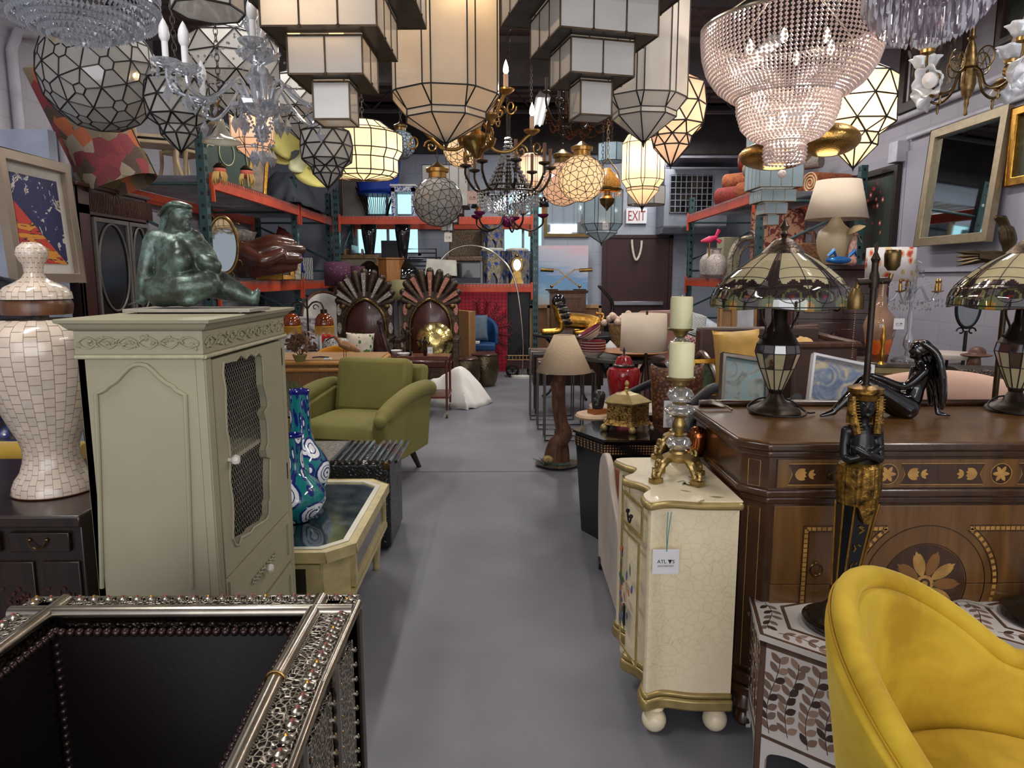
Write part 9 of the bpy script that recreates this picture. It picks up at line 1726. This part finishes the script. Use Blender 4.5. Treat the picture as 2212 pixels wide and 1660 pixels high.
# --- right rack goods ---
def rk(px,py,d_):return W(px,py,d_)
zr1,zr2=L1+.045,L2+.045
def roll(px,d_,z,L_,r,a,mat,label,fold=True,tilt=0):t=T('rolled_rug',label,'rug',(xn(px,d_),d_,z+r),a,None);t.rotation_euler[1]=tilt;mb=MB();mb.cyl((0,0,0),(L_,0,0),r,n=24);mb.build('rug_body',mat,t);mb=MB();mb.tube([(-.004,r*(1-k/50)*cos(k*.45),r*(1-k/50)*sin(k*.45))for k in range(44)],r*.06,5);mb.build('spiral_end',pm('rug_backing',(196,176,140),.9),t);return t
RR=pm('red_oriental_rug',(150,52,40),.95,0,.5,30,dark=(96,40,40));GRG=pm('grey_ivory_rug',(170,160,148),.95,0,.4,60,dark=(110,104,100));ORG=pm('rust_rug',(170,96,48),.95,0,.4,40,dark=(110,50,40))
for i,(px,d_,dz,L_,r,a,m_,l)in enumerate(((1548,9.6,0,1.5,.13,-.95,RR,'rolled red oriental rug at the front of the right rack'),(1590,8.9,.02,.9,.11,-.9,ORG,'rolled rust rug with black lining beside the red one'),(1560,9.9,.24,1.0,.12,-.8,ORG,'folded ochre rug with fringe stacked on the red rolls'),(1600,9.3,.36,1.0,.08,-.9,GRG,'thin grey ivory rug roll lying across the pile'),(1590,9.8,.50,.9,.12,-.7,RR,'dark red patterned rug roll on top of the pile'),(1738,8.0,0,.5,.12,.3,ORG,'ochre spiral rolled rug behind the stepped lantern'),(1785,8.1,0,.5,.11,.1,RR,'dark red rug roll tied with string near right wall'))):roll(px,d_,zr2+dz,L_,r,a,m_,l)
WHM=pm('white_mosaic_ceramic',(206,196,188),.4,0,.8,90,dark=(110,90,90));JP=[(.05,0),(.11,.03),(.125,.1),(.12,.2),(.09,.25),(.045,.28),(.045,.33),(.06,.345)]
pts_lathe('mosaic_jar',JP,WHM,'white patterned ceramic jar at front of the right rack lower deck','jar',(xn(1552,8.6),8.7,zr1));pts_lathe('mosaic_jar',JP,WHM,'white patterned ceramic jar with taller neck, behind the front one on the right rack','jar',(xn(1533,9.3),9.3,zr1),sc=1.1)
t=T('pink_fish','bright pink fish ornament above the white jars on the right rack','ornament',rk(1533,518,9.0));t.location.z=zr1;z=rk(1533,518,9.0).z-zr1;mb=MB();limb(mb,[(-.10,0,z-.02),(0,0,z),(.08,0,z+.03)],[.015,.045,.02]);mb.tube([(.07,0,z+.03),(.12,0,z+.12)],[.012,.03],5);mb.tube([(.07,0,z+.02),(.14,0,z-.03)],[.012,.03],5);mb.build('fish_body',pm('hot_pink',(220,50,96),.5),t);MB().cyl((0,0,0),(0,0,z),.01).build('rod',BRASS,t)
bxo('cardboard_box',_mats['kraft_card'],'open kraft cardboard box at the far end of the right rack lower deck','box',(xn(1512,10.1)+.1,9.95,zr1),(.24,.3,.26),-.1)
bxo('sage_pedestal',SAGE,'pale green carved pedestal in the right rack above the jars','pedestal',(xn(1572,9.2)+.08,9.5,zr1),(.22,.22,.52),.1)
CB_=pm('carved_box_wood',(128,84,50),.6,0,.4,40,1,60);t=bxo('carved_wooden_box',CB_,'carved brown wooden box beside the big cream ceramic lamp','box',(xn(1757,6.6),6.7,W(1757,573,6.6).z),(.26,.2,.2));bxo('dark_stand',DWOOD,'dark stand under the carved brown wooden box','stand',(xn(1757,6.6),6.75,0),(.34,.26,W(1757,573,6.6).z-.001))
n=N('crimson_damask');f=n.noise(n.co(),11,3,.5,1.5);n.set(n.ramp(f,[(.45,c(96,38,34)),(.5,c(160,116,90))],True),.85);DAM=n.m
easychair('damask_settee','crimson damask settee on the right rack lower deck, its floral back upright',xn(1690,8.2),8.3,.62,.45,.3,.82,DAM,-.2,SF,'settee',.5).location.z=zr1
t=T('shell_frame_mirror','carved arched silver and cream mirror frame lying on the right rack','mirror',(xn(1598,8.3),8.35,zr1));mb=MB();mb.tube(smoothp([(.18,0,.46),(.0,0,.42),(-.10,0,.25),(-.10,0,.05)],6),.035,8);mb.tube(smoothp([(.20,.03,.38),(.06,.03,.34),(0,.03,.2),(0,.03,0)],6),.02,8);mb.build('carved_frame',CS,t)
t=T('bubble_wrapped_bundle','large bundle in white bubble wrap under the right rack, behind the pillar candle','wrapped bundle',(xn(1518,8.2)+.05,8.4,.55));mb=MB();limb(mb,[(-.06,0,.2),(.12,0,.12)],[.22,.2]);mb.build('wrapping',pm('bubble_wrap',(206,212,220),.25,0,.1,20,.8,40),t);MB().bx(-.25,.35,-.2,.2,-.55,.0).build('crate',MWOOD,t)
n=N('striped_ticking');wv=n.add('TexWave',i_Vector=n.co(),i_Scale=22);wv.bands_direction='Z';n.set(n.ramp(wv.outputs[1],[(0,c(40,60,64)),(.4,c(222,222,218))],True),.8)
cushion('striped_cushion',n.m,.3,.3,.1,'dark green and white striped cushion beside the dusty rose armchair',loc=(xn(1506,7.0)-.02,7.0,.93),rot=(-.5,.3,.2));framed('tall_oak_panel','tall narrow oak panel behind the sofa, left of the white board',.16,1.15,.04,OAK,pm('oak_fill',(150,116,76),.6),(xn(1585,6.2),6.3,0),(R(-3),0,0));framed('tall_white_board','tall white board in wooden frame behind the brown sofa',.28,1.16,.02,OAK,pm('board_white',(196,196,204),.7),(xn(1620,6.2),6.35,0),(R(-3),0,0));framed('fretwork_screen','dark fretwork wood screen panel behind the brown sofa',.17,1.15,.03,MAH,pm('fret_pattern',(80,50,40),.5,0,.4,40),(xn(1655,6.2),6.4,0),(R(-3),0,0));framed('splatter_canvas','white canvas with red splatters behind the left stained glass lamp',.40,1.13,.008,WHITE,painting('splatter',[(.3,(150,70,70)),(.4,(210,204,200)),(.7,(196,190,190))],22),(xn(1712,6.2),6.45,0),(R(-3),0,0))
# --- hung on the right wall ---
def hung(name,label,xa,xb,ytop,ybot,fw,fmat,pic,cat,tilt=0,dp=.05,off=0):
 a,b_=XW(xa,ytop,XR-.05),XW(xb,ytop,XR-.05);w_=abs(a.y-b_.y);z1=a.z;z0=XW(xa,ybot,XR-.05).z;t=framed(name,label,w_,z1-z0,fw,fmat,pic,(XR-.034-off,(a.y+b_.y)/2,z0),(R(tilt),0,R(-90)),cat,depth=dp);return t
MF=pm('champagne_beaded',(150,134,108),.35,.6,.1,20,.5,160);hung('beaded_wall_mirror','rectangular mirror with beaded champagne frame hanging on right wall',2022,2186,283,532,.075,MF,MIRR,'mirror',-4,off=.085)
n=N('dark_floral_canvas');co=n.co();bl=n.vor(co,11);r_=n.add('VectorMath',operation='LENGTH',i_0=n.mapping(co,(1.6,0,1.2),(0,0,0),(0,0,-.55))).outputs['Value'];fl_=n.ramp(bl,[(0,c(206,196,190)),(.16,c(150,60,54)),(.3,c(90,30,30)),(.36,c(40,46,40))],True);n.set(n.mix(n.ramp(r_,[(.38,(0,0,0,1)),(.46,(1,1,1,1))]),fl_,c(46,54,48)),.5)
hung('flower_painting','dark framed still life of red and white flowers on right wall',1835,1944,385,560,.06,pm('black_brown_frame',(40,30,28),.4),n.m,'painting')
hung('figures_painting','large dark framed sepia painting of standing figures behind the brass chandelier',1965,2098,-20,240,.09,pm('umber_frame',(56,40,34),.45,0,.2,30,.5,60),painting('sepia_figures',[(.35,(30,24,22)),(.5,(70,52,44)),(.6,(150,128,112)),(.7,(90,66,54))],5,(2.5,1,1),1),'painting')
hung('corner_painting','dark gilt edged painting cut by the top right corner',2172,2260,-60,98,.06,pm('umber_frame',(56,40,34),.45),painting('forest_night',[(.3,(24,28,22)),(.7,(70,76,56))],6),'painting')
hung('gold_edge_frame','bright gold frame cut by the right edge beside the beaded mirror',2196,2300,235,400,.06,GOLD,painting('forest_night',[(.3,(24,28,22)),(.7,(70,76,56))],6),'painting')
